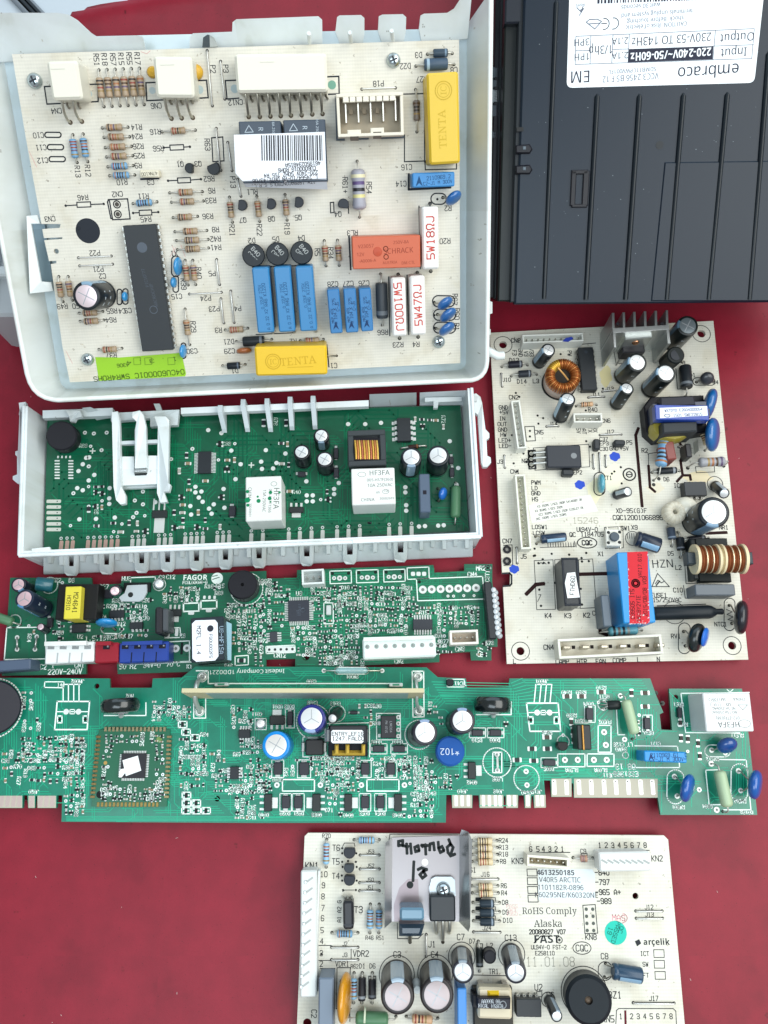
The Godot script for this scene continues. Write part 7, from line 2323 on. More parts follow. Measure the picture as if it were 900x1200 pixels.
	for i in 4: bar(c, L(60, 957 - i * 0 + i * 1.6, 0.02) + Vector3(6, 0, 0), L(505, 957 + i * 1.5, 0.02), 0.22)
	P("copper_track", c, VM(0.4), null, true)
	P("chip_component", B, VM(0.45), null, true)
	finish(4.8)

# ------------------------------------------------------------------ cream supply board on the right, tall parts leaning outward
func build_right_board() -> void:
	thing("cream_supply_board", "cream circuit board with copper ring coil, heat sink and tall blue capacitor labelled red", "circuit board", Vector3(102, 5.0, -100))
	inkc = hx("2c2f33")
	var og := [574, 390, 836, 376, 877, 773, 594, 778, 589.5, 687, 597.5, 686, 598, 671.5, 588.5, 672]
	board(og, "dcd9cb", 1.6, [[589.5, 404, 4.6], [822, 391, 4.8], [610, 763, 4.8], [858, 756.5, 4.8]], 0.5, mask_mat("cream"))
	for p in [[589.5, 404], [822, 391], [610, 763], [858, 756.5]]: ring(p[0], p[1], 10.5, 0.8, 32)
	line([589, 672, 597, 671.5, 599.5, 674, 599.5, 684, 597.5, 686.5, 590, 687], 2.0)
	# milled slots
	for s in [[[748, 502, 745, 510, 752.5, 593], 3.6], [[760, 546, 761.7, 571, 767.5, 576], 3.2], [[797, 520, 802, 528, 797.5, 540, 800, 557, 793.5, 564], 3.2], [[800, 557, 808.5, 557, 809.5, 562], 3.2], [[617, 696, 628, 685, 637, 684], 4.4], [[678, 673, 716, 672], 4.2], [[702, 726, 703.5, 741, 711, 744], 4.0], [[828, 625, 851, 624], 3.6]]:
		var a: Array = s[0]
		var sl := Msh.new().hex("2a1012")
		for i in range(0, a.size() - 2, 2):
			bar(sl, L(a[i], a[i + 1], 0.05), L(a[i + 2], a[i + 3], 0.05), s[1] * 0.37)
			disc(sl, a[i], a[i + 1], s[1] * 0.5, 0.052, hx("2a1012"), 12)
			disc(sl, a[i + 2], a[i + 3], s[1] * 0.5, 0.054, hx("2a1012"), 12)
		P("milled_slot", sl, VM(0.8))
	# ---- headers
	var h1 := header([612, 393.5, 683.5, 388.5, 683.5, 398, 613, 403.5], 7, 10, "d4d6cf", 0.7, true, 0.5, "pin_header", "c2c4bc")
	P("ink_mark", Msh.new().hex("2c3f9a").prism(poly([659, 400, 663, 396, 670, 394.5, 672, 397, 666, 400.5], 7.05), 6.9, 7.06), VM(0.5), h1)
	var h2 := header([601.5, 469.5, 611.5, 468.5, 615, 524, 604, 526.5], 7, 8, "d9dad2", 0.7, false, 0.5, "pin_header", "c6c7be")
	line([600, 470, 604, 527.5, 615, 527], 1.6)
	var h3 := header([605.5, 556, 617, 555.5, 621.5, 642.5, 608.5, 644], 7, 12, "dadace", 0.8, false, 0.55, "pin_header", "cbc9b4")
	line([604, 556, 608, 645, 622, 644.5], 1.0)
	var h4 := header([672, 484.5, 706, 483.5, 706, 494, 672.5, 496], 7.5, 4, "d8d8d0", 0.8, true, 0.7, "pin_header", "c8c8be")
	P("header_skirt", Msh.new().hex("c9c9bf").box(L(671, 489, 0), L(704, 500, 0) + Vector3(0, 3.4, 0), 0.3), VM(0.5), h4)
	var q4 := [653, 747.5, 774.5, 744.5, 778.5, 767.5, 655.5, 770.5]
	var h5 := header(q4, 8.5, 0, "dad8cc", 1.0, true, 0.72, "mains_connector", "cfc9b8")
	for i in 6:
		var c := qline(q4, 3.0, 0.06 + 0.177 * i, 0.55)
		P("pin", Msh.new().hex("b9b2a2").box(c + Vector3(-1.5, -0.5, -0.7), c + Vector3(1.5, 4.8, 0.7), 0.3), VM(0.25, 0.85), h5)
		if i < 5:
			var d := qline(q4, 2.4, 0.145 + 0.177 * i, 0.5)
			P("key_hole", Msh.new().hex("17150f").box(d + Vector3(-0.7, 0, -0.7), d + Vector3(0.7, 0.08, 0.7)), VM(0.7), h5)
	# ---- capacitors, toroid, chips
	cap(631, 425, 642.8, 410, 14, 8.4, "1b1e22", "7d98ac", 170)
	cap(656, 489, 665.5, 467.5, 15, 9.2, "1b1e22", "88a6bc", 170)
	# ring coil standing on its round base
	var tb := cylinder("ring_inductor", 655, 450, 655.5, 449, 2.0, 20.5, "17191c", 0.3, 0.5)
	var a := L(655.5, 449, 2.0)
	var b := L(660.5, 438.5, 14.5)
	var x := along(a, b)
	var ln := (b - a).length()
	var R := 19.8 * px(660, 438, 14.5)
	P("sleeve", Msh.new().hex("b8a49c").at(x).lathe([[0, 0], [R * 0.96, 0], [R, 0.5], [R, ln - 2.4], [R * 0.97, ln - 1.9], [R * 0.55, ln - 1.9], [R * 0.55, 1], [0, 1]], 40), VM(0.35, 0.0, 0.5, 0.2), tb)
	var wd := Msh.new()
	for i in 46:
		var an := TAU * i / 46
		wd.hex(["a86a38", "98582c", "b87c48", "905026"][i % 4] if i < 27 or i > 32 else "d8b04a")
		var d := Vector3(cos(an), 0, sin(an))
		var pts := []
		for s in [[0.99, ln - 4.5], [1.0, ln - 2.0], [0.95, ln - 0.9], [0.8, ln - 0.2], [0.64, ln - 0.5], [0.53, ln - 1.6], [0.5, ln - 4.5]]:
			pts.append(x * (d * (R * s[0]) + Vector3(0, s[1], 0)))
		wd.tube(pts, 0.44, 6, false)
	P("winding", wd, VM(0.32, 0.6), tb)
	P("core_well", Msh.new().hex("2a2320").at(x).lathe([[R * 0.52, ln - 3.2], [0, ln - 3.2]], 24), VM(0.6), tb)
	P("wire_across", Msh.new().hex("d8a868").tube([L(654, 431, 14.4), L(660.5, 438.5, 14.0), L(666, 445.5, 14.4)], 0.42, 8), VM(0.3, 0.6), tb)
	dip([678, 407, 695.8, 406.5, 699.2, 456, 682, 457.5], 4.2, 8, "212429")
	line([674, 404, 698, 402], 1.0)
	# ---- small axial parts
	dio(588, 430, 618, 428, 16, 8.5, "23262b", "757b82")
	dio(599, 441, 629, 439, 14.5, 8.5, "2b2f36", "7b828a")
	res(675, 476, 699, 474.5, 14, 6, "peach")
	for j in [[587.5, 438, 588.5, 453], [689.5, 466, 708, 465], [706, 459, 722, 457.5], [703, 510, 728, 509], [640.5, 500, 654, 499.5], [591, 534, 591.7, 548], [695, 533, 695.7, 549], [702, 531, 703.3, 553], [709.5, 534, 710, 547], [605.3, 642, 606, 660]]: jump(j[0], j[1], j[2], j[3])
	# ---- power transistor lying flat, its legs out to the left
	var qp := [640.5, 522, 680.5, 521, 681.5, 546.5, 641, 549]
	var tp := bx("power_transistor", qp, 4.5, "262a30", 0.5, 0.5, 0.6, 0.2)
	tp.remove_meta("place")
	disc(hol, 0, 0, 0, 0, Color.BLACK)
	P("screw_hole", Msh.new().hex("7e8284").prism(circ(L(672.5, 534, 4.5).x, L(672.5, 534, 4.5).z, 1.3, 20), 4.4, 4.53), VM(0.5), tp)
	for i in 3:
		P("leg", Msh.new().hex("c6c8c4").tube([L(622.5, 531.5 + i * 6.4), L(622.5, 531.5 + i * 6.4, 2.2), L(627, 530.5 + i * 6.2, 2.6), L(643, 529.5 + i * 6.2, 2.6)], 0.55, 7), VM(0.3, 0.85), tp)
		ring(622.5, 531.5 + i * 6.4, 3.2, 1.8, 16)
	line([619, 528, 627, 527.5, 628, 549, 620, 549.5], 1.6, true)
	line([625, 525, 690, 520.5, 691, 547, 627, 551], 0.8, true)
	for e in [[696, 514, 703.5, 526.5], [659, 549.5, 672.5, 557], [720, 515, 733, 521.5]]:
		var m := bx("small_transistor", rect_q(e[0], e[1], e[2], e[3]), 3.5, "25282c", 0.6, 0.5, 0.0, 0.8)
		m.remove_meta("place")
	for p in [[720.5, 535, 6.2], [679.5, 568, 6.0], [602.5, 667, 5.8]]:
		var rg := PackedVector2Array()
		for i in 16: rg.append(L2(p[0] + cos(TAU * i / 16) * p[2] * (1.0 + 0.12 * sin(i * 2.3)), p[1] + sin(TAU * i / 16) * p[2] * (0.85 + 0.1 * cos(i * 1.7))))
		P("ink_mark", Msh.new().hex("2547b4").prism(rg, 0.0, 0.06), VM(0.5))
	disc_cap(704.5, 566.5, 3.0, 11.5, 8, 2, 5, "4d97a8", [[703, 558], [706, 577]], "crystal")
	slot_line(702.5, 567, 13, 27, 1.2)
	ring(737.5, 556, 7.2, 1.6, 24); ring(737.5, 556, 3.4, 1.3, 14); line([734.5, 556, 740.5, 556], 1.3)
	cap(722, 580, 736, 576, 8, 6.0, "2c3036", "b0b8bc", 180, "dadcda", 0)
	lying_cap(634, 632, 663, 629, 5.4, "1f3146", "8fb0c8", "2a3442", 628, 633)
	for i in 12: line([642 + i * 3, 636, 642.3 + i * 3, 641], 0.8)
	line([633, 641.5, 680 - 6, 640.5, 673, 634], 0.8)
	# push button
	var bq := rect_q(710, 620, 727.5, 640)
	var sw := bx("push_button", bq, 3.6, "d4d2c8", 0.3, 0.4, 0.0, 0.5)
	sw.remove_meta("place")
	var bc := L(719.5, 629.5, 3.6)
	P("button_cap", Msh.new().hex("4a535c").at(Transform3D(Basis(), bc)).lathe([[2.0, -0.1], [2.0, 1.2], [1.7, 1.5], [0, 1.5]], 24), VM(0.4), sw)
	for p in [[713, 624], [726, 623.5], [713, 636], [726, 635.5]]: P("rivet", Msh.new().hex("24272a").at(Transform3D(Basis(), L(p[0], p[1], 3.55))).lathe([[0.75, 0], [0.5, 0.3], [0, 0.32]], 12), VM(0.4), sw)
	for u in [712.0, 726.0]: P("leg", Msh.new().hex("b4b4ac").box(L(u - 1.5, 617.5, 0), L(u + 1.5, 643, 0) + Vector3(0, 0.5, 0)), VM(0.3, 0.85), sw)
	line([708.5, 618, 730, 617, 730.5, 642, 709.5, 643], 0.8, true)
	for v in [644.0, 657.5]:
		var c := L(594.3, v, 0.4)
		var rg := []
		for i in 13: rg.append(c + Vector3(cos(TAU * i / 12) * 1.3, 0.1, sin(TAU * i / 12) * 1.3))
		P("wire_eye", Msh.new().hex("1f2124").tube(rg, 0.5, 8), VM(0.4))
		disc(hol, 594.3, v, 2.0, 0.05, hx("8c8a84"), 12)
	line([590, 639, 600, 638.5, 601, 662, 590.5, 662.5], 1.0)
	# ---- relay with a cut paper tag, and the outlines beside it
	var qk := [658.5, 653.5, 677.5, 653, 681, 709.5, 661, 710.5]
	var rl := bx("relay", qk, 15, "25282c", 0.7, 0.35, 0.0, 0.4)
	rl.remove_meta("place")
	P("lid_rim", frame_msh(qk, 15.4, 0.9, "2d3035", 14.6), VM(0.35), rl)
	var tag := slab("paper_tag", [664.5, 671.5, 15.5, 674, 670.5, 15.5, 675, 676, 15.5, 679.5, 700, 15.5, 665, 701, 15.5, 662, 683, 15.5], 0.12, "dfe1e0", 0.5, rl)
	var fm := Msh.new().hex("2b2c2e")
	stroke(fm, "FTHD60", L(671, 686, 15.6), deg_to_rad(-84), 1.75, 0.12, 0.82)
	P("printed_text", fm, VM(0.6), tag)
	line([626, 657, 648, 656, 651, 714, 629, 714.5], 0.8, true); line([650, 656, 677, 655, 680, 712.5, 653, 713.5], 0.8, true); line([678, 656, 694.5, 655, 699, 712, 680, 713], 0.8, true)
	for p in [[631, 660], [637, 659.7], [643, 659.5], [632, 691], [634, 710], [682, 658], [690, 657.6], [650.5, 683], [680.5, 690], [682, 708.5], [627, 651], [636, 655.5], [667, 650], [681.5, 654], [687, 648]]: hole(p[0], p[1], 1.5)
	line([632, 661, 634, 659, 636, 661, 638, 659, 640, 661], 0.8); line([630, 705, 634, 697, 631, 697], 0.8)
	# ---- tall blue and red capacitor
	var qb := [722.5, 647.5, 760, 646, 768, 729.5, 731, 730.5]
	var bc2 := bx("suppression_capacitor", qb, 17, "1b86c8", 0.4, 0.34, 0.0, 0.5)
	bc2.remove_meta("place")
	var rp := [735, 646.3, 759.3, 645.5, 760.5, 731, 737, 732]
	slab("red_label", [735, 647, 17.12, 759, 646.2, 17.12, 760, 690, 17.12, 761.5, 729, 17.12, 757, 731.5, 17.12, 748, 730.5, 17.12, 738, 731.5, 17.12, 737, 700, 17.12], 0.12, "c31f2c", 0.5, bc2)
	print_on(bc2, rp, 17.14, "3a1418", [["C39505 1T5", 0.2, 0.72, 4.6, 0], ["D61BY2YIE", 0.5, 0.78, 4.4, 0], ["2015/08/08 V09", 0.82, 0.62, 4.4, 0], ["VAT17.610", 0.6, 0.2, 4.2, 0]], -87)
	for r in [4.4, 2.6]: oval_mark(bc2, L(745, 683.5, 17.2), r, r, "2a1216", 0.5)
	var wm := Msh.new().hex("dadada")
	rng.seed = 77
	for i in 46:                                      # chips worn out of the label along its edges
		var e := rng.randi() % 4
		var u := 0.02 if e == 0 else (0.98 if e == 1 else rng.randf())
		var v := rng.randf() if e < 2 else (0.985 if e == 2 else rng.randf_range(0.85, 1.0))
		var c := qline(rp, 17.2, u, v)
		wm.tri(c, c + Vector3(rng.randf_range(-0.3, 0.3), 0, rng.randf_range(0.2, 0.7)), c + Vector3(rng.randf_range(0.2, 0.6), 0, rng.randf_range(-0.2, 0.2)))
	P("label_wear", wm, VM(0.6), bc2)
	var qg := [704.5, 697.5, 714, 697, 717, 733.5, 706.5, 734.5]
	var gc := bx("film_capacitor", qg, 11, "58646f", 0.4, 0.4, 0.0, 0.4)
	gc.remove_meta("place")
	res(703, 741.5, 752, 738.5, 34, 11.5, "teal", "power_resistor", 1.0)
	# fuse in its shrink sleeve
	var fa := L(766, 719, 4.4)
	var fz := L(834, 717, 4.4)
	var fl := (fz - fa).length()
	P("sleeved_fuse", Msh.new().hex("1c1e22").at(along(fa, fz)).lathe([[0, 0], [2.6, 0], [2.85, 0.4], [2.85, fl - 1.4], [2.5, fl], [1.2, fl + 2.2], [1.3, fl + 4.4], [0.9, fl + 4.8], [0, fl + 4.8]], 20), VM(0.45))
	line([770, 710, 827, 708], 1.2); ring(790, 718, 13, 0.8, 30)
	# ---- lower right: varistors
	var mv := disc_cap(816, 747.5, 8.5, 17.5, 17, 25, 30, "1b1d21", [[801, 740], [803, 757]], "sleeved_varistor", 0.3)
	var cc := L(825, 746.5, 12)
	P("blue_disc", Msh.new().hex("1f66c0").at(along(cc, cc + Vector3(0.8, 0.5, 0.3))).lathe([[0, 0], [3.9, 0], [3.9, 0.5], [3.3, 1.1], [0, 1.5]], 28), VM(0.3, 0.0, 0.5, 0.5), mv)
	slot_line(802, 748, 14, 36, 1.0)
	disc_cap(868.5, 723.5, 8.5, 20, 15, 10, 20, "1d2126", [[854.5, 709.5], [857.5, 730.5]], "thermistor", 0.15)
	slot_line(855, 720, 13, 38, 1.0); line([851, 714, 858, 717, 852, 720, 859, 723, 853, 726, 860, 728], 0.8)
	# ---- heat sink: comb profile standing up, a transistor bolted inside
	var HS := 20.5
	var S := func(u: float, v: float) -> Vector2: return L2(u, v, HS)
	var hs := P("heat_sink", Msh.new().hex("dfe3e3").prism(PackedVector2Array([S.call(718, 384.5), S.call(784, 380.5), S.call(784.5, 386), S.call(718.5, 390)]), 0.8, HS, 0.1), VM(0.42, 1.0))
	for u in [717.0, 729.5, 742.0, 754.5, 767.0, 780.0]:
		P("fin", Msh.new().hex("b4b8b8").prism(PackedVector2Array([S.call(u, 366.5 - (u - 717) * 0.05), S.call(u + 3.0, 366.5 - (u - 717) * 0.05), S.call(u + 3.4, 386 - (u - 717) * 0.06), S.call(u + 0.4, 386 - (u - 717) * 0.06)]), 0.8, HS - 0.02, 0.1), VM(0.5, 1.0), hs)
	P("flange", Msh.new().hex("b4b8b8").prism(PackedVector2Array([S.call(718, 388), S.call(721.5, 388), S.call(722.3, 407), S.call(719.5, 407)]), 0.8, HS - 0.03, 0.1), VM(0.5, 1.0), hs)
	P("flange", Msh.new().hex("b4b8b8").prism(PackedVector2Array([S.call(780.5, 384), S.call(784, 384), S.call(786, 402.5), S.call(782.5, 402.5)]), 0.8, HS - 0.03, 0.1), VM(0.5, 1.0), hs)
	for u in [724.0, 776.0]: P("screw_channel", Msh.new().hex("22262a").prism(circ(S.call(u, 379.5).x, S.call(u, 379.5).y, 0.8, 14), HS - 0.2, HS + 0.03), VM(0.6), hs)
	var tt := bx("power_transistor", [729, 402, 755.5, 400, 755.5, 412, 729.5, 414], 10, "1d1f22", 0.5, 0.45, 3.0, 0.3)
	tt.remove_meta("place")
	P("metal_tab", Msh.new().hex("aeb2b0").prism(poly([732, 392, 764, 389, 764.5, 395, 732.5, 398], 17.5), 4, 17.5, 0.3), VM(0.3, 0.85), tt)
	var sn := L(744.5, 401, 13.5)
	P("bolt", Msh.new().hex("b88a6a").at(along(sn + Vector3(0, 0, -1.0), sn + Vector3(0, 0.35, 1.2))).lathe([[0, 0], [1.7, 0], [1.7, 1.1], [1.3, 1.8], [0, 2.0]], 18), VM(0.25, 0.9), tt)
	for i in 3: P("leg", Msh.new().hex("b9bab4").tube([L(722 + i * 7, 428 - i * 0.5), L(724 + i * 7, 424, 2), L(734 + i * 7, 410, 5)], 0.4, 6), VM(0.3, 0.85), tt)
	line([719, 409, 722, 426, 757, 424], 0.8)
	# ---- leaning capacitors round it
	cap(730, 441, 746.8, 424.5, 18, 11.8, "1a1d21", "6d8aa0", 190)
	cap(722, 474, 734.8, 455, 14, 8.4, "1a1d21", "7797ae", 180)
	cap(762, 456, 780.3, 437, 19, 12.0, "1a1d21", "6d8aa0", 190)
	cap(788, 401, 806, 381.5, 20, 12.6, "1a1d21", "4e6678", 190, "6f777c", 2)
	var ci := cylinder("drum_inductor", 782, 425, 792, 416, 13, 10.2, "1b1d20", 0.5, 0.5)
	P("ferrite_top", Msh.new().hex("33373b").at(along(L(791.5, 416.4, 12.6), L(792, 416, 13.05))).lathe([[2.3, 0], [2.3, 0.5], [0, 0.55]], 24), VM(0.5), ci)
	res(799.5, 425, 802.5, 465, 28, 14.5, "dgrey" if false else "tan", "placeholder_diode") if false else dio(799.5, 425, 802.5, 465, 27, 14, "25282d", "6d7379")
	line([792, 432, 794, 456, 808, 455], 1.0)
	disc_cap(828.5, 443.5, 3.5, 8, 10, 95, 45, "33373c", [[816, 448], [836, 447]], "ceramic_capacitor", 0.1)
	slot_line(825, 447, 26, 9, 1.0)
	disc_cap(831, 474, 10, 19, 14, 20, 12, "1c5c98", [[818, 466], [822, 486]])
	disc_cap(835, 509.5, 10, 20, 14, 12, 30, "1c5c98", [[822, 505], [828, 520]])
	# ---- transformer
	var qt := [768, 475.5, 830, 473.5, 831, 491, 768, 493]
	var tr := bx("transformer", qt, 19, "1f3f94", 0.3, 0.35, 15.2, 0.2, 0.2)
	tr.remove_meta("place")
	P("bobbin", Msh.new().hex("191b1e").prism(poly([749, 483, 757, 472, 818, 470, 822, 512, 763, 522, 752, 512], 0), 0.1, 7.0, 0.5), VM(0.45), tr)
	P("band_skirt", Msh.new().hex("141d3c").prism(poly([754, 486, 818, 483, 819, 502, 756, 506], 2), 4, 15.2, 0.2), VM(0.35, 0.0, 0.5, 0.3), tr)
	P("core", Msh.new().hex("2b2e32").prism(poly([773.5, 465, 813, 463.5, 816, 475, 774, 477], 18), 4, 18, 0.6), VM(0.5), tr)
	P("core", Msh.new().hex("303337").prism(poly([776, 495, 817, 493, 817.5, 505.5, 777, 508], 17), 3, 17, 0.6), VM(0.5), tr)
	var yc := L(785, 503, 9)
	P("winding_tape", Msh.new().hex("9c8f36").at(Transform3D(Basis.IDENTITY.scaled(Vector3(1.5, 1, 1)), yc)).lathe([[0, -6], [5.0, -6], [5.8, -4], [6.0, 1], [5.4, 3.0], [0, 3.4]], 26), VM(0.35, 0.0, 0.5, 0.2), tr)
	slab("paper_sticker", [773, 478, 19.12, 828.5, 475.8, 19.12, 829.5, 487, 19.12, 773.5, 490, 19.12], 0.12, "dfe4ee", 0.5, tr)
	var xm := Msh.new().hex("6a7088")
	stroke(xm, "WXTDYD E2604000054", L(801, 480.3, 19.2), deg_to_rad(-2.5), 1.15, 0.14, 0.84)
	stroke(xm, "1501 SWE22815", L(806, 486, 19.2), deg_to_rad(-2.5), 1.2, 0.14, 0.86)
	P("printed_text", xm, VM(0.6), tr)
	oval_mark(tr, L(782, 487, 19.2), 3.2, 1.8, "50566e", 0.25)
	for i in 3: P("pin", Msh.new().hex("9a978c").tube([L(752 + i * 1.5, 480 + i * 14), L(752 + i * 1.5, 480 + i * 14, 2.6)], 0.4, 6), VM(0.3, 0.8), tr)
	# ---- around the transformer's lower side
	res(766, 563, 774, 512, 33, 13.5, "blue", "power_resistor", 5.0)
	var rb := bx("film_capacitor", [779, 517.5, 790, 516, 792.5, 537, 781, 540], 10, "7a3a34", 0.5, 0.4, 0.0, 0.5)
	rb.remove_meta("place")
	var bt := bx("small_transistor", [803.5, 520, 810, 519.5, 811, 535, 804, 536], 7, "1e2023", 0.4, 0.45, 0.0, 0.3)
	bt.remove_meta("place")
	P("metal_tab", Msh.new().hex("c6c8c4").box(L(812, 520, 0), L(813.5, 533, 0) + Vector3(0, 5.5, 0)), VM(0.3, 0.8), bt)
	res(848, 546, 806, 548, 30, 12, "grey", "power_resistor", 4.5)
	res(818, 505, 826, 528, 16, 6.5, "cream", "resistor", 2.0)
	dio(764, 554, 796, 552, 22, 8, "202327", "8a9096")
	jump(792, 514, 806, 508, 2.5); jump(795, 524, 804, 530, 2.5)
	for p in [[766, 568], [772, 561], [806, 548.5], [848, 546]]: hole(p[0], p[1], 2.2, "3a3a36")
	line([815, 547, 837, 546, 837.5, 553, 816, 554], 0.8, true)
	line([759, 532, 770, 530], 0.8); line([760, 532, 760, 549], 0.8)
	var ic := dip([801.5, 565, 827.5, 564, 828.5, 580, 803, 581.5], 5.5, 4, "2c2f33", false)
	cap(838, 569, 848.7, 578.5, 10, 6.4, "24282e", "98a6b0", -90, "d2d5d6", 0)
	ring(838, 567, 9, 0.8, 24)
	# inrush disc in white glue
	var gl := P("hot_glue", Msh.new().hex("e2ddcc").at(Transform3D(Basis(), L(800, 598))).lathe([[5.2, 0], [5.4, 2], [4.6, 5.5], [3.0, 7.6], [0, 8.2]], 22), VM(0.3, 0.0, 0.5, 0.3))
	var to := Msh.new()
	for i in 40:
		to.hex(["ddd6c2", "e2dbc8", "d8d0ba"][i % 3])
		var an := TAU * i / 40
		var c := L(791, 600, 6)
		var d := Vector3(cos(an), 0, sin(an))
		to.tube([c + d * 1.3 + Vector3(0, 0.2, 0), c + d * 1.9 + Vector3(0, 1.6, 0), c + d * 3.4 + Vector3(0, 1.6, 0), c + d * 4.5 + Vector3(0, 0.2, 0), c + d * 4.6 + Vector3(0, -3, 0)], 0.4, 6)
	P("wound_ring", to, VM(0.4))
	cap(816, 611, 836.7, 600, 24, 18.5, "1b1e22", "6f8ea6", 100, "d9dcdc", 3)
	dio(783, 613, 787, 640, 14, 9.5, "3a4452", "7c8a98")
	dio(794, 624, 797, 653, 15, 9.5, "202328", "6c727a")
	dio(800, 633, 830, 630, 20, 6, "1e2023", "5a5e62")
	# common-mode choke: spool across a black frame
	var ca := L(812.5, 655.5, 9)
	var cb := L(871, 655, 9)
	var cl := (cb - ca).length()
	var cx := along(ca, cb)
	var r0 := 17.6 * px(840, 655, 9)
	var ch := P("choke_coil", Msh.new().hex("d8c9a4").at(cx).lathe([[0, 0], [r0, 0], [r0, 1.2], [r0 * 0.8, 1.3], [r0 * 0.8, cl * 0.42], [r0, cl * 0.43], [r0, cl * 0.47], [r0 * 0.8, cl * 0.48], [r0 * 0.8, cl * 0.52], [r0, cl * 0.53], [r0, cl * 0.57], [r0 * 0.8, cl * 0.58], [r0 * 0.8, cl - 1.3], [r0, cl - 1.2], [r0, cl], [0, cl]], 36), VM(0.45))
	var cw := Msh.new()
	for s in [[0.09, 0.40], [0.61, 0.92]]:
		for i in 13:
			var t: float = lerpf(s[0], s[1], i / 12.0)
			cw.hex(["8f5232", "a5633e", "84482a", "9a5a38"][i % 4])
			cw.at(cx).lathe([[r0 * 0.80, cl * t - 0.3], [r0 * 0.89, cl * t - 0.2], [r0 * 0.91, cl * t], [r0 * 0.89, cl * t + 0.2], [r0 * 0.80, cl * t + 0.3]], 30)
		for k in 2:
			var t: float = lerpf(s[0], s[1], 0.3 + 0.4 * k)
			cw.hex("dccfac").lathe([[r0 * 0.9, cl * t - 0.22], [r0 * 0.95, cl * t - 0.18], [r0 * 0.95, cl * t + 0.18], [r0 * 0.9, cl * t + 0.22]], 30)
	P("winding", cw, VM(0.35, 0.5), ch)
	P("ferrite_core", Msh.new().hex("3a4046").box(ca + Vector3(-3.4, -2.4, -2.6), cb + Vector3(3.0, 2.6, 2.6), 0.4), VM(0.4), ch)
	P("ferrite_core", Msh.new().hex("1f2225").box(L(802, 636, 0.2), L(812, 682, 0.2) + Vector3(0, 7, 0), 0.4), VM(0.45), ch)
	P("choke_foot", Msh.new().hex("1c1e20").box(L(812, 632, 0.1), L(855, 683, 0.1) + Vector3(0, 2.4, 0), 0.4), VM(0.5), ch)
	line([801, 640, 804, 684, 830, 683], 0.9)
	var q10 := [814.5, 685.5, 861, 683.5, 862, 696.5, 815, 699]
	var c10 := bx("film_capacitor", q10, 10, "565d63", 0.4, 0.42, 0.0, 0.4)
	c10.remove_meta("place")
	line([801, 686, 803, 701, 820, 701], 0.9)
	cap(0, 0, 0, 0, 1, 1) if false else lying_cap(745.5, 631, 773, 640, 9.2, "1f2a3a", "7fa4c0", "cfd0ce")
	ring(741.5, 631, 8.5, 0.8, 26)
	for i in 5: line([735 + i * 2.6, 625, 735.4 + i * 2.6, 631], 0.8)
	# ---- glue stains
	for g in [[710, 441, 7, 12, "d2c696"], [697, 575, 9, 14, "dad4b2"], [718, 560, 12, 16, "dcd8c0"], [818, 560, 16, 8, "dacdaa"], [768, 572, 10, 6, "d2cab4"]]:
		var rg := PackedVector2Array()
		for i in 18: rg.append(L2(g[0] + cos(TAU * i / 18) * g[2] * (1.0 + 0.18 * sin(i * 2.1 + g[0])), g[1] + sin(TAU * i / 18) * g[3] * (1.0 + 0.15 * cos(i * 1.3))))
		P("flux_stain", Msh.new().hex(g[4]).prism(rg, 0.0, 0.012), VM(0.35))
	# test sticker with tiny rows
	var ts := slab("paper_sticker", [619, 592, 0.12, 692, 579.5, 0.12, 701, 599, 0.12, 623, 613, 0.12], 0.08, "dcdcd2", 0.5)
	var km := Msh.new().hex("44464a")
	for r in [["K3 350MS 1/SCS 280M 5414838Y OK", 656, 589.5, 2.9], ["K3 350MS 1/SCS 250M", 643, 596.5, 2.9], ["KC2 350MS 1/SCS 250M 5195LEY OK", 657.5, 599, 2.9], ["DOC 100MS 1/SCS 250MS", 646, 605.5, 2.9]]: stroke(km, r[0], L(r[1], r[2], 0.16), deg_to_rad(-9.5), r[3] * 0.33, 0.15, 0.72)
	P("printed_text", km, VM(0.6), ts)
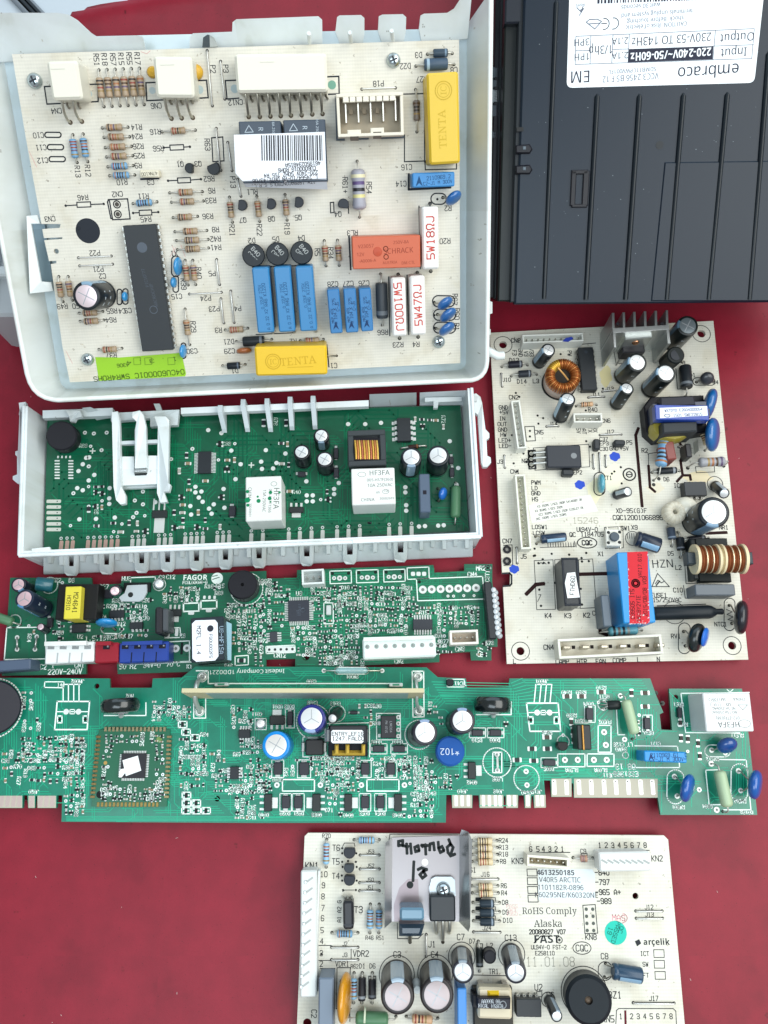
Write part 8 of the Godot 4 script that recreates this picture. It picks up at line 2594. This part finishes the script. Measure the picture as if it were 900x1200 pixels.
	# ---- lettering
	for t in [["CN8", 604.5, 399, 5, 0], ["D12", 602.5, 422, 5, 0], ["D14", 611.5, 447, 5, 0], ["J10", 593.5, 445, 4.6, 0], ["L3", 628, 446.5, 5, 0], ["CN2", 602, 465.5, 5, 0], ["GND", 590, 477.5, 4.8, 0], ["+5V", 590.5, 483, 4.8, 0], ["IN", 588.5, 490.5, 4.8, 0], ["OUT", 588.5, 497, 4.8, 0], ["GND", 589, 503.5, 4.8, 0], ["HW", 590, 509.5, 4.8, 0], ["LED+", 591.5, 516, 4.8, 0], ["LED-", 592, 522.5, 4.8, 0], ["CN5", 631.5, 506.5, 4.8, 0], ["J14", 648, 496.5, 4.6, 0], ["R40", 694.5, 480, 4.8, 0], ["J11", 698, 462.5, 4.6, 0], ["J13", 714, 455.5, 4.6, 0], ["CN6", 710, 493, 4.8, 0], ["J12", 714.5, 506, 4.6, 0], ["N3", 615, 540, 4.8, 0], ["J3", 586, 541, 4.8, 0], ["EP2", 677, 553.5, 4.6, 0], ["EP3", 708, 519.5, 4.6, 0], ["C37", 707.5, 514.5, 4.4, 0], ["C30", 707.5, 526, 4.4, 0], ["P5", 737.5, 518.5, 4.6, 0], ["GND", 719.5, 525.5, 4.6, 0], ["+5V", 731.5, 525.5, 4.6, 0], ["CN1", 603.5, 552.5, 4.8, 0], ["PWM", 628, 565.5, 4.8, 0], ["LD", 626.5, 572, 4.8, 0], ["GND", 628, 578, 4.8, 0], ["HS", 627, 585, 4.8, 0], ["LOSW1", 632.5, 617.5, 4.8, 0], ["LCSW", 631.5, 624.5, 4.6, 0], ["XT1", 712, 560, 4.6, 0], ["94V-0", 691, 620.5, 5, 0], ["UL", 679.5, 620.5, 5, 0], ["QC", 671, 626.5, 5, 0], ["1184705", 694, 626, 5, 0], ["SW1", 733, 619, 4.8, 0], ["X9", 743.5, 618, 5, 0], ["XD-95(G)F", 740, 598.5, 5.6, 0], ["CQC12001066899", 747.5, 606.5, 5.4, 0], ["R2", 755.5, 528, 5, 0], ["IC2", 795, 569, 5, 0], ["L2", 795, 665, 5, 0], ["C10", 794.5, 691.5, 5, 0], ["D5", 786, 648.5, 4.8, 0], ["NR1", 848, 618, 4.8, 0], ["RV1", 792, 745.5, 5, 0], ["NTC1", 844.5, 731.5, 4.8, 0], ["FUSE1", 772, 697.5, 5, 0], ["3.15/250VAC", 778, 703, 4.8, 0], ["J5", 613.5, 652, 5, 0], ["CN7", 594.5, 634, 5, 0], ["X1", 704, 649, 5, 0], ["K4", 642.5, 721.5, 5.4, 0], ["K3", 665.5, 721.5, 5.4, 0], ["K2", 687.5, 721, 5.4, 0], ["C2", 698, 718.5, 5, 0], ["CN4", 643, 758.5, 5.4, 0], ["LAMP", 659, 775.5, 5.2, 0], ["HTR", 682, 775.3, 5.2, 0], ["FAN", 704, 775, 5.2, 0], ["COMP", 726, 774, 5.2, 0], ["L", 748.5, 773, 5.2, 0], ["N", 771.5, 772.5, 5.2, 0], ["D1", 811.5, 439.5, 4.8, 0], ["C4", 838.5, 448, 4.6, 0], ["D6", 781, 561.5, 4.6, 0], ["L", 603, 775, 5, 0]]: T(t[0], t[1], t[2], t[3], t[4], 0.14)
	for t in [["F3", 603, 413.5], ["GND", 610, 413.5], ["V3", 616.5, 414.5], ["V33", 623, 413], ["PW", 667.5, 414], ["+5V", 678, 503], ["DAT", 684.5, 504], ["TX", 691.5, 503.5], ["RX", 697.5, 503.5]]: T(t[0], t[1], t[2], 4.6, 90, 0.14)
	ink.col = inkc
	typed(ink, "HZN", L(776.5, 660.5, 0.045), deg_to_rad(-2), 9.5 * 0.37)
	line([770.5, 672, 784.5, 687.5, 764, 687.5], 1.0, true); line([768, 684, 771, 680, 775, 683, 779, 681], 1.0); line([769, 686, 773, 681], 1.6)
	ink.hex("a8a290")
	stroke(ink, "15246", L(686, 610, 0.045), 0.0, 7.0 * 0.37, 0.1, 0.95)
	ring(688, 636, 6.4, 1.2, 30, 11.4); T("CQC", 688, 636, 5.4, 0, 0.2)
	line([615, 500, 626, 499.5, 627.5, 516.5, 617, 517], 1.0, true)
	for p in [[621, 505], [621, 511.5], [604.5, 460.5], [608.5, 465], [630, 487], [636.5, 490], [631, 496.5], [600, 510], [606, 530.5], [613.5, 531.5], [602, 543], [606, 552.5], [687, 517], [691.5, 523.5], [616.5, 541], [657, 415], [706.5, 455.5], [717, 555], [720, 552.5], [727.5, 547.5], [728.5, 566.5], [686.5, 481], [646.5, 649], [625.5, 651.5], [626.5, 643]]: hole(p[0], p[1], 1.4)
	finish(3.2)

# ------------------------------------------------------------------ cream board cut by the lower edge of the picture
func build_lower_board() -> void:
	thing("cream_lower_board", "cream circuit board with a black-lettered aluminium heat sink and big black round buzzer", "circuit board", Vector3(41, 5.0, 78))
	inkc = hx("2c2f33")
	var og := [361, 976, 778, 979, 783, 984, 808, 1262, 345, 1262, 348, 1202, 357, 980]
	board(og, "dedccf", 1.6, [[744.7, 1050, 3.6], [360, 1199, 5.0]], 0.5, mask_mat("cream"))
	# ---- long plug header on the left
	var qk := [354.5, 1020, 373, 1020, 369.5, 1168, 349.5, 1170]
	var kn := bx("wire_connector", qk, 8.5, "d0d3d0", 0.5, 0.42, 0.0, 0.4)
	kn.remove_meta("place")
	for i in 11:
		var c := qline(qk, 8.5, 0.22 - 0.006 * i, 0.09 + 0.082 * i)
		P("pin", Msh.new().hex("c4c8c6").box(c + Vector3(-0.45, -0.3, -0.5), c + Vector3(0.45, 0.5, 0.5), 0.12), VM(0.25, 0.85), kn)
		P("contact_groove", Msh.new().hex("a2a7a5").at(Transform3D(Basis(Vector3.UP, 0.6), c + Vector3(1.6, 0, -0.8))).box(Vector3(-1.4, -0.2, -0.35), Vector3(1.4, 0.02, 0.35)), VM(0.5), kn)
	P("ledge", Msh.new().hex("e3e6e3").prism(poly([372.5, 1021, 374.8, 1021, 370, 1168, 367.5, 1168], 6), 0, 6, 0.3), VM(0.42), kn)
	line([355, 1019, 374.5, 1019, 370.5, 1160], 0.9)
	# ---- axial parts, upper left
	res(383, 983.5, 382.3, 1016, 23, 7.4, "lblue"); res(415, 984, 444.5, 984, 18.5, 8, "lblue"); res(389, 1093, 419.5, 1093, 18, 8.4, "blue")
	res(434, 1059.5, 433.5, 1093, 20, 8, "lblue"); res(444.3, 1059.5, 444, 1093, 20, 8, "blue"); res(415, 1140, 414.5, 1175, 22, 7.6, "lblue")
	dio(424.5, 1140, 424, 1175, 24, 8.6, "222529", "8a9096"); dio(436.3, 1140, 436, 1175, 20, 8.6, "222529", "5a6066")
	line([420.5, 1146, 428.5, 1146, 428.5, 1169, 420.5, 1169], 0.9, true); line([432, 1144, 440.5, 1144, 440.5, 1170, 432, 1170], 0.9, true)
	for j in [[422, 1002, 444.5, 1002], [422, 1018.3, 444.5, 1018.3], [421.5, 1034.3, 444.5, 1034.3], [421.5, 1043.8, 444.5, 1043.8], [388.5, 1110, 419.5, 1110], [388.5, 1124.5, 419.5, 1124.5], [499.5, 1095, 499.5, 1120.5], [552.5, 1030, 583.5, 1030], [555, 1092, 586, 1092.5], [745, 1067.5, 776, 1067.5], [745.5, 1076, 776.5, 1076], [742, 1175, 790, 1175.5]]: jump(j[0], j[1], j[2], j[3], 1.1)
	to92(409.5, 999, 14, 5, -90, "2c3035"); to92(409, 1017, 12, 5, -90, "363b42"); to92(409.5, 1031, 13.5, 5, -90, "2a2e34")
	var t3 := bx("triac", [402, 1056, 414, 1056, 414.5, 1089, 402, 1090], 8, "1e2024", 0.8, 0.4, 0.6, 0.4)
	t3.remove_meta("place")
	P("bevel_mark", Msh.new().hex("2f3338").box(L(402.5, 1083, 8), L(413.5, 1084.5, 8) + Vector3(0, 0.05, 0)), VM(0.4), t3)
	for i in 3: P("leg", Msh.new().hex("c0c2bd").tube([L(401 + i * 6, 1050.5), L(402.5 + i * 5, 1051, 3), L(404 + i * 4, 1057, 4)], 0.4, 6), VM(0.3, 0.85), t3)
	# ---- lower left
	var q2 := [373.5, 1146, 390.5, 1146, 391, 1221, 372.5, 1221]
	var c2 := bx("film_capacitor", q2, 12, "657383", 0.5, 0.4, 0.0, 0.4)
	c2.remove_meta("place")
	line([375, 1135, 392.5, 1135, 391, 1194], 1.0)
	disc_cap(404, 1169.5, 8, 27, 13, 2, 8, "c98a1c", [[400, 1150], [404, 1186]], "varistor", 0.5)
	line([395, 1134, 410.5, 1134, 409, 1182, 394, 1182], 1.0, true)
	res(408, 1189, 464, 1191, 38, 16, "green", "power_resistor", 1.0)
	P("colour_band", Msh.new().hex("c9d2b8").at(along(L(426.5, 1189.6, 3.9), L(428.5, 1189.7, 3.9))).lathe([[2.92, 0], [2.92, 0.7]], 20), VM(0.4))
	line([412, 1182, 410, 1182, 410, 1197], 1.0)
	res(476, 1191, 513, 1193, 24, 10, "peach", "resistor", 0.6)
	# ---- the two big smooth capacitors in white glue
	P("hot_glue", Msh.new().hex("dfe2e0").prism(circ(L(488, 1170).x, L(488, 1170).z, 12.5, 30), 0.0, 0.5, 0.3), VM(0.35)) if false else null
	cap(465, 1144, 466, 1168, 24, 19.8, "2a2324", "93a5b2", -90, "a89c9c", 2)
	cap(510, 1143, 512, 1166.5, 24, 19.8, "2a2324", "93a5b2", -90, "a89c9c", 2)
	ring(465, 1142, 20.5, 0.9, 40); ring(510, 1141, 20.5, 0.9, 40)
	P("glue_bead", Msh.new().hex("dde2e0").at(Transform3D(Basis(), L(488, 1153))).lathe([[2.0, 0], [2.0, 5], [1.3, 7.5], [0, 8]], 16), VM(0.3))
	cap(541, 1121, 542.5, 1139, 19, 13, "23262b", "76848e", -90, "c8cacc", 3)
	ring(541, 1121, 15.5, 0.9, 36)
	cap(599, 1117, 604.5, 1140, 18, 12.6, "23262b", "7e8c96", -90, "cfd1d2", 3)
	ring(599.5, 1118, 15.5, 0.9, 36)
	var qb := [536.5, 1158, 546.5, 1158, 547.5, 1222, 535.5, 1222]
	var bcap := bx("film_capacitor", qb, 13, "3f83c8", 0.4, 0.38, 0.0, 0.4)
	bcap.remove_meta("place")
	# ---- aluminium heat sink: plate with two turned-up sides, felt-pen words on it
	var HP := 3.2
	var hq := [460, 981.5, 541, 979, 538, 1080, 459, 1080]
	var hs := slab("heat_sink", [460, 981.5, HP, 541, 979, HP, 538, 1080, HP, 459, 1080, HP], 1.4, "a09a9b", 0.3)
	hs.material_override = VM(0.3, 0.75)
	slab("flange", [451.5, 988, 9, 460, 981.5, HP, 459, 1080, HP, 450.5, 1088, 9], 1.1, "b4b9ba", 0.3, hs).material_override = VM(0.3, 0.75)
	slab("flange", [538.5, 979.5, HP, 541, 972, 14, 549, 975, 14.5, 553.5, 985, 13, 551, 1086, 13, 549, 1092, 11, 538, 1080.5, HP], 1.0, "b9bebf", 0.25, hs).material_override = VM(0.25, 0.8)
	P("pen_stroke", Msh.new().hex("15161a").prism(poly([541.5, 996, 547, 997.5, 547, 1003, 542.5, 1001], 9.5), 9.4, 9.6), VM(0.5), hs) if false else null
	var pen := Msh.new().hex("15161a")
	# "Pantolla el", written upside down
	var P3 := [[533, 1001, 528, 1003, 525, 999, 524, 993, 528, 989, 531, 993, 529, 999], [528, 989, 526, 984], [520, 997, 516, 999, 514, 994, 518, 992, 520, 996], [514, 993, 513.5, 987], [509, 996, 508, 988, 504, 989, 503.5, 996], [499, 1001, 498.5, 990, 495, 992], [503, 991, 494, 990.5], [491, 997, 487, 998, 486, 993, 490, 991, 491, 996], [482, 1000, 481, 989], [477, 1000, 476.5, 989], [472, 990, 467, 991, 467, 986, 472, 985, 472, 991, 478, 992], [496, 1021, 499, 1026, 495, 1029, 492, 1025, 496, 1021, 500, 1019, 494, 1017, 490, 1019], [485, 1010, 484, 1032]]
	for s in P3:
		for i in range(0, s.size() - 2, 2): bar(pen, L(s[i], s[i + 1], HP + 0.03), L(s[i + 2], s[i + 3], HP + 0.03), 1.15)
		for i in range(0, s.size(), 2): disc(pen, s[i], s[i + 1], 1.7, HP + 0.032, hx("15161a"), 12)
	disc(pen, 480.5, 1037, 4.0, HP + 0.035, hx("15161a"), 18)
	P("handwriting", pen, VM(0.45), hs)
	P("plate_hole", Msh.new().hex("d9d6d0").prism(circ(L(498, 1010.5, HP).x, L(498, 1010.5, HP).z, 1.3, 20), HP - 0.2, HP + 0.04), VM(0.5), hs)
	P("plate_step", Msh.new().hex("918689").prism(poly([462, 1080, 461.5, 1060, 468, 1040, 478, 1030, 490, 1030, 492, 1080], HP), HP - 0.5, HP + 0.012), VM(0.34, 0.75), hs)
	# transistors on it
	var tt := bx("power_transistor", [503.5, 1049.5, 533.5, 1049.5, 534, 1080, 503.5, 1080.5], 8.2, "24272c", 0.6, 0.42, HP, 0.3)
	tt.remove_meta("place")
	slab("metal_tab", [504, 1050, 5.0, 503, 1040, 5.0, 505.5, 1030, 5.0, 510, 1027.5, 5.0, 529, 1027.5, 5.0, 533, 1031, 5.0, 534, 1050, 5.0], 1.4, "b6bec2", 0.3, tt).material_override = VM(0.3, 0.8)
	screw(518.5, 1039.5, 8.2, 5.0, tt)
	for i in 3: P("leg", Msh.new().hex("c9c6bc").tube([L(511 + i * 8, 1078, 5.0), L(511 + i * 8, 1087, 4.6), L(511.5 + i * 7.5, 1093 + (8 if i == 1 else 0), 0)], 0.75, 8), VM(0.3, 0.85), tt)
	hole(519, 1104, 2.2, "3a342c")
	var t2 := bx("power_transistor", [468.5, 1064, 497, 1064, 497, 1079, 468.5, 1079], 13.5, "5d7f94", 0.8, 0.26, 3.2, 0.4, 0.5)
	t2.remove_meta("place")
	P("package_face", Msh.new().hex("2c3a46").prism(poly([467.5, 1080, 497, 1080, 493, 1094, 467.5, 1094], 4), 1.0, 9, 1.2), VM(0.25, 0.0, 0.5, 0.5), t2)
	P("leg", Msh.new().hex("8d8a80").tube([L(480.5, 1092, 3), L(480.5, 1103, 0)], 0.7, 8), VM(0.3, 0.8), t2)
	hole(480.5, 1104, 2.2, "3a342c")
	line([465.5, 1082, 466, 1100, 490, 1100, 496, 1094], 0.9)
	line([456, 984, 457, 977.5, 541, 977.5], 0.9)
	# ---- stack of small parts in the middle
	for i in 4: res(552.5 + i * 0.3, 985 + i * 8.2, 582.5 + i * 0.2, 985 + i * 8.1, 17.5, 8.2, "cream")
	res(553, 1038, 583.5, 1038, 16.5, 8, "cream"); res(553.5, 1046.3, 584, 1046.3, 16.5, 8, "cream")
	for i in 3:
		dio(554.2 + i * 0.3, 1057.5 + i * 10.7, 585.5, 1057.8 + i * 10.7, 16.5, 9, "2a333d", "7f8d99")
		line([558.5, 1054 + i * 10.7, 562.5, 1054 + i * 10.7], 4.0)
		line([558, 1052 + i * 10.7, 580.5, 1052 + i * 10.7, 580.5, 1056 + i * 10.7], 0.8)
	dio(560.5, 1103, 562, 1138, 20, 8.2, "1f2225", "5a5f64")
	line([558, 1106, 565.5, 1106, 566, 1133, 558.5, 1133], 0.9, true)
	cylinder("drum_inductor", 573, 1117.5, 574, 1121.5, 8, 7.4, "23262a", 0.5, 0.5)
	ring(573, 1118, 8.0, 0.9, 24)
	# ---- white headers at the top
	var q3 := [618.5, 1003.5, 667.5, 1003.5, 667, 1017, 617, 1016.5]
	var h3 := header(q3, 8.5, 6, "e0dccd", 0.9, true, 0.55, "pin_header", "c4b698")
	line([617, 999, 668, 999], 0.9)
	var qn := [701, 997.5, 761.5, 999, 764, 1021, 703.5, 1021.5]
	var kn2 := bx("wire_connector", qn, 8.5, "d9dbd7", 0.6, 0.42, 0.0, 0.4)
	kn2.remove_meta("place")
	for i in 8:
		var c := qline(qn, 8.5, 0.1 + 0.116 * i, 0.5)
		P("contact_groove", Msh.new().hex("9ea3a1").at(Transform3D(Basis(Vector3.UP, -0.5), c)).box(Vector3(-1.3, -0.2, -0.4), Vector3(1.3, 0.02, 0.4)), VM(0.5), kn2)
	line([700.5, 1019, 700.5, 996, 761, 996.5], 0.9)
	res(671.5, 1005, 694.5, 1005.5, 8, 8, "pink")
	line([681, 1000, 688, 1000, 688, 1010, 681, 1010], 0.8, true)
	# ---- buzzer, transformer, chip
	var bz := cylinder("buzzer", 685.5, 1164.5, 690, 1172.5, 13, 26.8, "1c2026", 1.2, 0.45, 4.6, 56)
	P("buzzer_port", Msh.new().hex("7a6a5a").at(along(L(689.5, 1171.7, 11.0), L(690, 1172.5, 13))).lathe([[1.4, 0], [0.9, 0.25], [0, 0.3]], 20), VM(0.4, 0.3), bz)
	ring(684.5, 1162, 26.8, 1.0, 50)
	var tq := [560, 1157, 600, 1158, 600, 1195, 560, 1194]
	var tr := bx("transformer", tq, 9, "c9bea4", 0.8, 0.42, 4.0, 1.0)
	tr.remove_meta("place")
	P("bobbin_base", Msh.new().hex("3a3630").box(L(553, 1154, 0), L(600, 1204, 0) + Vector3(0, 4.0, 0), 0.4), VM(0.5), tr)
	P("core", Msh.new().hex("23262c").prism(poly([559.5, 1169.5, 598.5, 1170, 598, 1183, 559.5, 1182], 12), 3, 12, 0.4), VM(0.45), tr)
	P("core_side", Msh.new().hex("191b1f").prism(poly([553, 1164, 560, 1165, 560, 1181, 553, 1178], 6), 1, 8, 0.3), VM(0.45), tr)
	P("winding_tape", Msh.new().hex("d8b41e").box(L(567, 1153, 3), L(584, 1163, 3) + Vector3(0, 7, 0), 1.5), VM(0.35), tr)
	for e in [[562, 1151.5], [590, 1151.5], [563, 1199], [578, 1202]]: P("pin", Msh.new().hex("b9b2a6").box(L(e[0] - 3, e[1] - 3, 0.2), L(e[0] + 3, e[1] + 3, 0.2) + Vector3(0, 4.8, 0), 0.8), VM(0.4, 0.3), tr)
	var km := Msh.new().hex("b9c0c6")
	stroke(km, "AA000R 00", L(575, 1173.5, 12.05), deg_to_rad(1), 1.15, 0.16, 0.7); stroke(km, "HICAL 102AYA", L(575, 1178.8, 12.05), deg_to_rad(1), 1.15, 0.16, 0.7)
	P("printed_text", km, VM(0.6), tr)
	oval_mark(tr, L(589.5, 1177.5, 12.05), 3.2, 3.2, "b9c0c6", 0.3)
	line([553, 1142.5, 597, 1143.5], 0.9)
	dip([604.5, 1170.5, 634.5, 1171.5, 634.5, 1192, 605.5, 1192], 5.5, 4, "25282d", false)
	line([629, 1162, 635, 1162, 635, 1168, 629, 1168], 0.8, true)
	cap(643.5, 1172, 652.5, 1191, 13, 6.8, "23272d", "8697a4", -70, "e2e4e4", 0)
	ring(642.5, 1171.5, 8, 0.9, 24)
	lying_cap(718, 1138, 752, 1143.5, 9.0, "284258", "7f9fb8", "2c4458", 709, 1137)
	slot_line(709, 1138, 16, 22, 0.9)
	# ---- stickers and stamps
	var cs := slab("clear_sticker", [630.5, 1018, 0.1, 694, 1018.5, 0.1, 697, 1024, 0.1, 697.5, 1057, 0.1, 635, 1058, 0.1, 631, 1054, 0.1], 0.06, "d0d8da", 0.3)
	var cm := Msh.new().hex("474b50")
	for r in [["4613250185", 651, 1022.5, 5.4, true], ["V40R5 ARCTIC", 656, 1031, 5.2, false], ["1101182R-0896", 657, 1040, 5.2, false], ["K60295NE/K60320NE", 664, 1048.8, 5.2, false]]:
		typed(cm, r[0], L(r[1], r[2], 0.16), deg_to_rad(0.6), r[3] * 0.355, r[4])
	P("printed_text", cm, VM(0.6), cs)
	var gd := P("round_sticker", Msh.new().hex("1fb9a4").prism(circ(L(721.5, 1093).x, L(721.5, 1093).z, 12 * 0.352, 32), 0.0, 0.1), VM(0.5))
	var gm := Msh.new().hex("176a60")
	stroke(gm, "QC", L(727.5, 1089.5, 0.14), deg_to_rad(110), 1.5, 0.14); stroke(gm, "PASSED", L(721.5, 1093, 0.14), deg_to_rad(110), 1.5, 0.14); stroke(gm, "19", L(715, 1091, 0.14), deg_to_rad(110), 1.5, 0.14)
	P("printed_text", gm, VM(0.6), gd)
	var rs := Msh.new().hex("dc9aa0")
	stroke(rs, "MAS", L(725, 1075.5, 0.05), deg_to_rad(3), 1.9, 0.16); 
	for i in 12:
		var a := -1.2 + i * 0.25
		bar(rs, L(727 + cos(a) * 8, 1076 + sin(a) * 6, 0.05), L(727 + cos(a + 0.25) * 8, 1076 + sin(a + 0.25) * 6, 0.05), 0.3)
	for i in 3: stroke(rs, ["PASS", "0K3", "1950"][i], L(600, 1062 + i * 4.5, 0.05), deg_to_rad(0), 1.2, 0.08)
	P("ink_stamp", rs, VM(0.7))
	# ---- lettering
	for t in [["R70", 382.5, 979.5, 4.4], ["T6", 394, 993.5, 6.6], ["T5", 393.5, 1009.5, 6.6], ["T4", 393.5, 1026.5, 6.6], ["KN1", 365.5, 1014.5, 7.6], ["J53", 434, 998, 4], ["J52", 434, 1014.5, 4], ["J50", 433.5, 1031, 4], ["J51", 433.5, 1040, 4], ["10", 379.5, 1024.5, 6.2], ["9", 379, 1037.5, 6.2], ["8", 378.5, 1050.5, 6.2], ["7", 378.5, 1064, 6.2], ["6", 378, 1076, 6.2], ["5", 377.5, 1090, 6.2], ["4", 377, 1103, 6.2], ["3", 376.5, 1117, 6.2], ["2", 376.5, 1129.5, 6.2], ["T3", 420, 1066, 7.4], ["R46", 433, 1099, 4.2], ["R51", 445.5, 1099, 4.2], ["J2", 404, 1106, 4.2], ["J3", 404, 1119, 4.2], ["VDR2", 423, 1117.5, 6.6], ["VDR1", 401, 1129.5, 5.8], ["R62", 415.5, 1132.5, 4.0], ["D1", 424.5, 1132, 4.8], ["D6", 436.5, 1132, 4.8], ["C3", 465.5, 1118.5, 6.6], ["C4", 509.5, 1118.5, 6.6], ["J1", 506, 1106.5, 6.6], ["C7", 540, 1098, 6.6], ["R24", 590, 985, 4.8], ["R13", 590, 993, 4.8], ["R18", 590, 1001, 4.8], ["R8", 589.5, 1009.5, 4.8], ["S1", 554, 1019.5, 5.4], ["J16", 568.5, 1024.5, 4.6], ["R6", 590.5, 1038, 4.8], ["R4", 591, 1046.5, 4.8], ["D8", 592, 1057.5, 4.8], ["D9", 592.5, 1069, 4.8], ["D10", 595, 1078.5, 4.8], ["J24", 570.5, 1087.5, 4.6], ["D7", 553.5, 1103, 4.8], ["L2", 574, 1108, 5], ["C13", 598.5, 1099, 6.6], ["TR1", 578.5, 1138.5, 5.2], ["U2", 631, 1157, 6.8], ["C6", 645, 1166, 6.4], ["KN3", 606.5, 1009, 6.6], ["C9", 683.5, 997.5, 4.6], ["KN2", 770, 1006, 6.4], ["KN8", 692.5, 1098, 6.4], ["C8", 708.5, 1120.5, 6.4], ["J12", 760.5, 1063, 4.6], ["J13", 761, 1071.5, 4.6], ["BZ1", 720.5, 1166, 7.4], ["J17", 766, 1170, 5], ["KN5", 712.5, 1194, 7.2], ["ICT", 755.5, 1117.5, 4.6], ["SW", 756.5, 1130, 4.6], ["FT", 757, 1143, 4.6]]: T(t[0], t[1], t[2], t[3], 0.0, 0.12)
	T("C2", 368, 1188, 6.4, 90, 0.12); T("A1 A2 G", 397.5, 1068, 4.4, -90, 0.13)
	for i in 6: T(str(6 - i), 622 + i * 7.4 + (1.0 if i == 1 else 0.0), 995, 5.4)
	for i in 8: T(str(i + 1), 702.8 + i * 7.6, 990.5, 5.4)
	for i in 8: T(str(i + 1), 727.5 + (12.0 if i > 0 else 0.0) + i * 7.7 - (7.0 if i > 0 else 0.0), 1191, 5.8)
	line([721.5, 1204, 722.5, 1184, 725, 1182, 789, 1182, 792, 1185, 793, 1206], 0.9)
	P("milled_slot", Msh.new().hex("5a1a22").prism(poly([731.5, 1184, 734, 1184, 734.5, 1206, 732, 1206]), 0, 0.06), VM(0.8))
	ink.col = inkc
	typed(ink, "RoHS Comply", L(644, 1068.5, 0.045), 0, 6.6 * 0.352, false, true)
	typed(ink, "Alaska", L(642, 1082, 0.045), 0, 7.0 * 0.352, false, true)
	T("20080827 V07", 641.5, 1092, 4.6, 0, 0.18)
	typed(ink, "FAST", L(641, 1100.5, 0.045), 0, 7.8 * 0.352, true, false, 1.15)
	line([626, 1105, 634, 1097, 646, 1097], 1.2)
	ring(655.5, 1101.5, 3.4, 0.9, 18); disc(ink, 655.5, 1101.5, 1.6, 0.045, inkc, 10)
	T("94V-0 FST-2", 646, 1110, 4.2, 0, 0.13); T("UL", 625.5, 1110, 4.2, 0, 0.13); T("E258110", 638.5, 1117, 4.2, 0, 0.13)
	ink.hex("8a887c")
	stroke(ink, "11.01.08", L(645, 1127, 0.045), 0.0, 9.0 * 0.352, 0.07, 0.8)
	ring(682, 1111, 6.6, 0.9, 32, 10.6); T("CQC", 682, 1111, 7.0, 0, 0.12)
	typed(ink, "arçelik", L(769.5, 1104.5, 0.045), deg_to_rad(0), 6.2 * 0.352, true)
	var dl := poly([744, 1103, 749, 1100.5, 751.5, 1105.5, 746.5, 1109], 0)
	ink.prism(dl, 0.03, 0.045)
	for r in [[766, 1113, 778, 1122], [766.5, 1125.5, 778.5, 1134.5], [767.5, 1138.5, 779.5, 1147.5]]: line([r[0], r[1], r[2], r[1], r[2] + 0.5, r[3], r[0] + 0.5, r[3]], 0.8, true)
	for i in 4: line([617.5 + i * 0.4, 1018.5 + i * 10.2, 629 + i * 0.4, 1018.5 + i * 10.2, 629.5 + i * 0.4, 1026.5 + i * 10.2, 618 + i * 0.4, 1026.5 + i * 10.2], 0.9, true)
	for r in [["-840", 706], ["-797", 706], ["-965 A+", 712], ["-989", 707]]: pass
	T("-840", 705.5, 1022.5, 6.0, 0, 0.16); T("-797", 706, 1033.8, 6.0, 0, 0.16); T("-965 A+", 712.5, 1045.5, 6.0, 0, 0.16); T("-989", 708, 1056, 6.0, 0, 0.16)
	line([683, 1061, 697.5, 1060, 700.5, 1093.5, 685.5, 1094], 0.9, true)
	for i in 4:
		for j in 2: hole(687 + j * 7.6 + i * 0.4, 1065.5 + i * 8.3, 2.0, "565a56")
	line([372, 1108, 388, 1108], 0.9); line([372, 1125.5, 388, 1125.5], 0.9); line([411.5, 1112, 411.5, 1125], 0.9)
	line([401.5, 992, 403.5, 988, 415, 988, 416, 992], 0.8); line([401.5, 1045, 404, 1043, 415, 1043], 0.8)
	for p in [[401, 994], [401, 1000], [417.5, 1000], [401, 1010], [408, 1009], [417, 1010], [401.5, 1016], [418, 1016], [400.5, 1026], [401, 1032], [418, 1032], [402, 1043], [417, 1043], [376.5, 1118]]: hole(p[0], p[1], 1.3)
	finish(3.2)
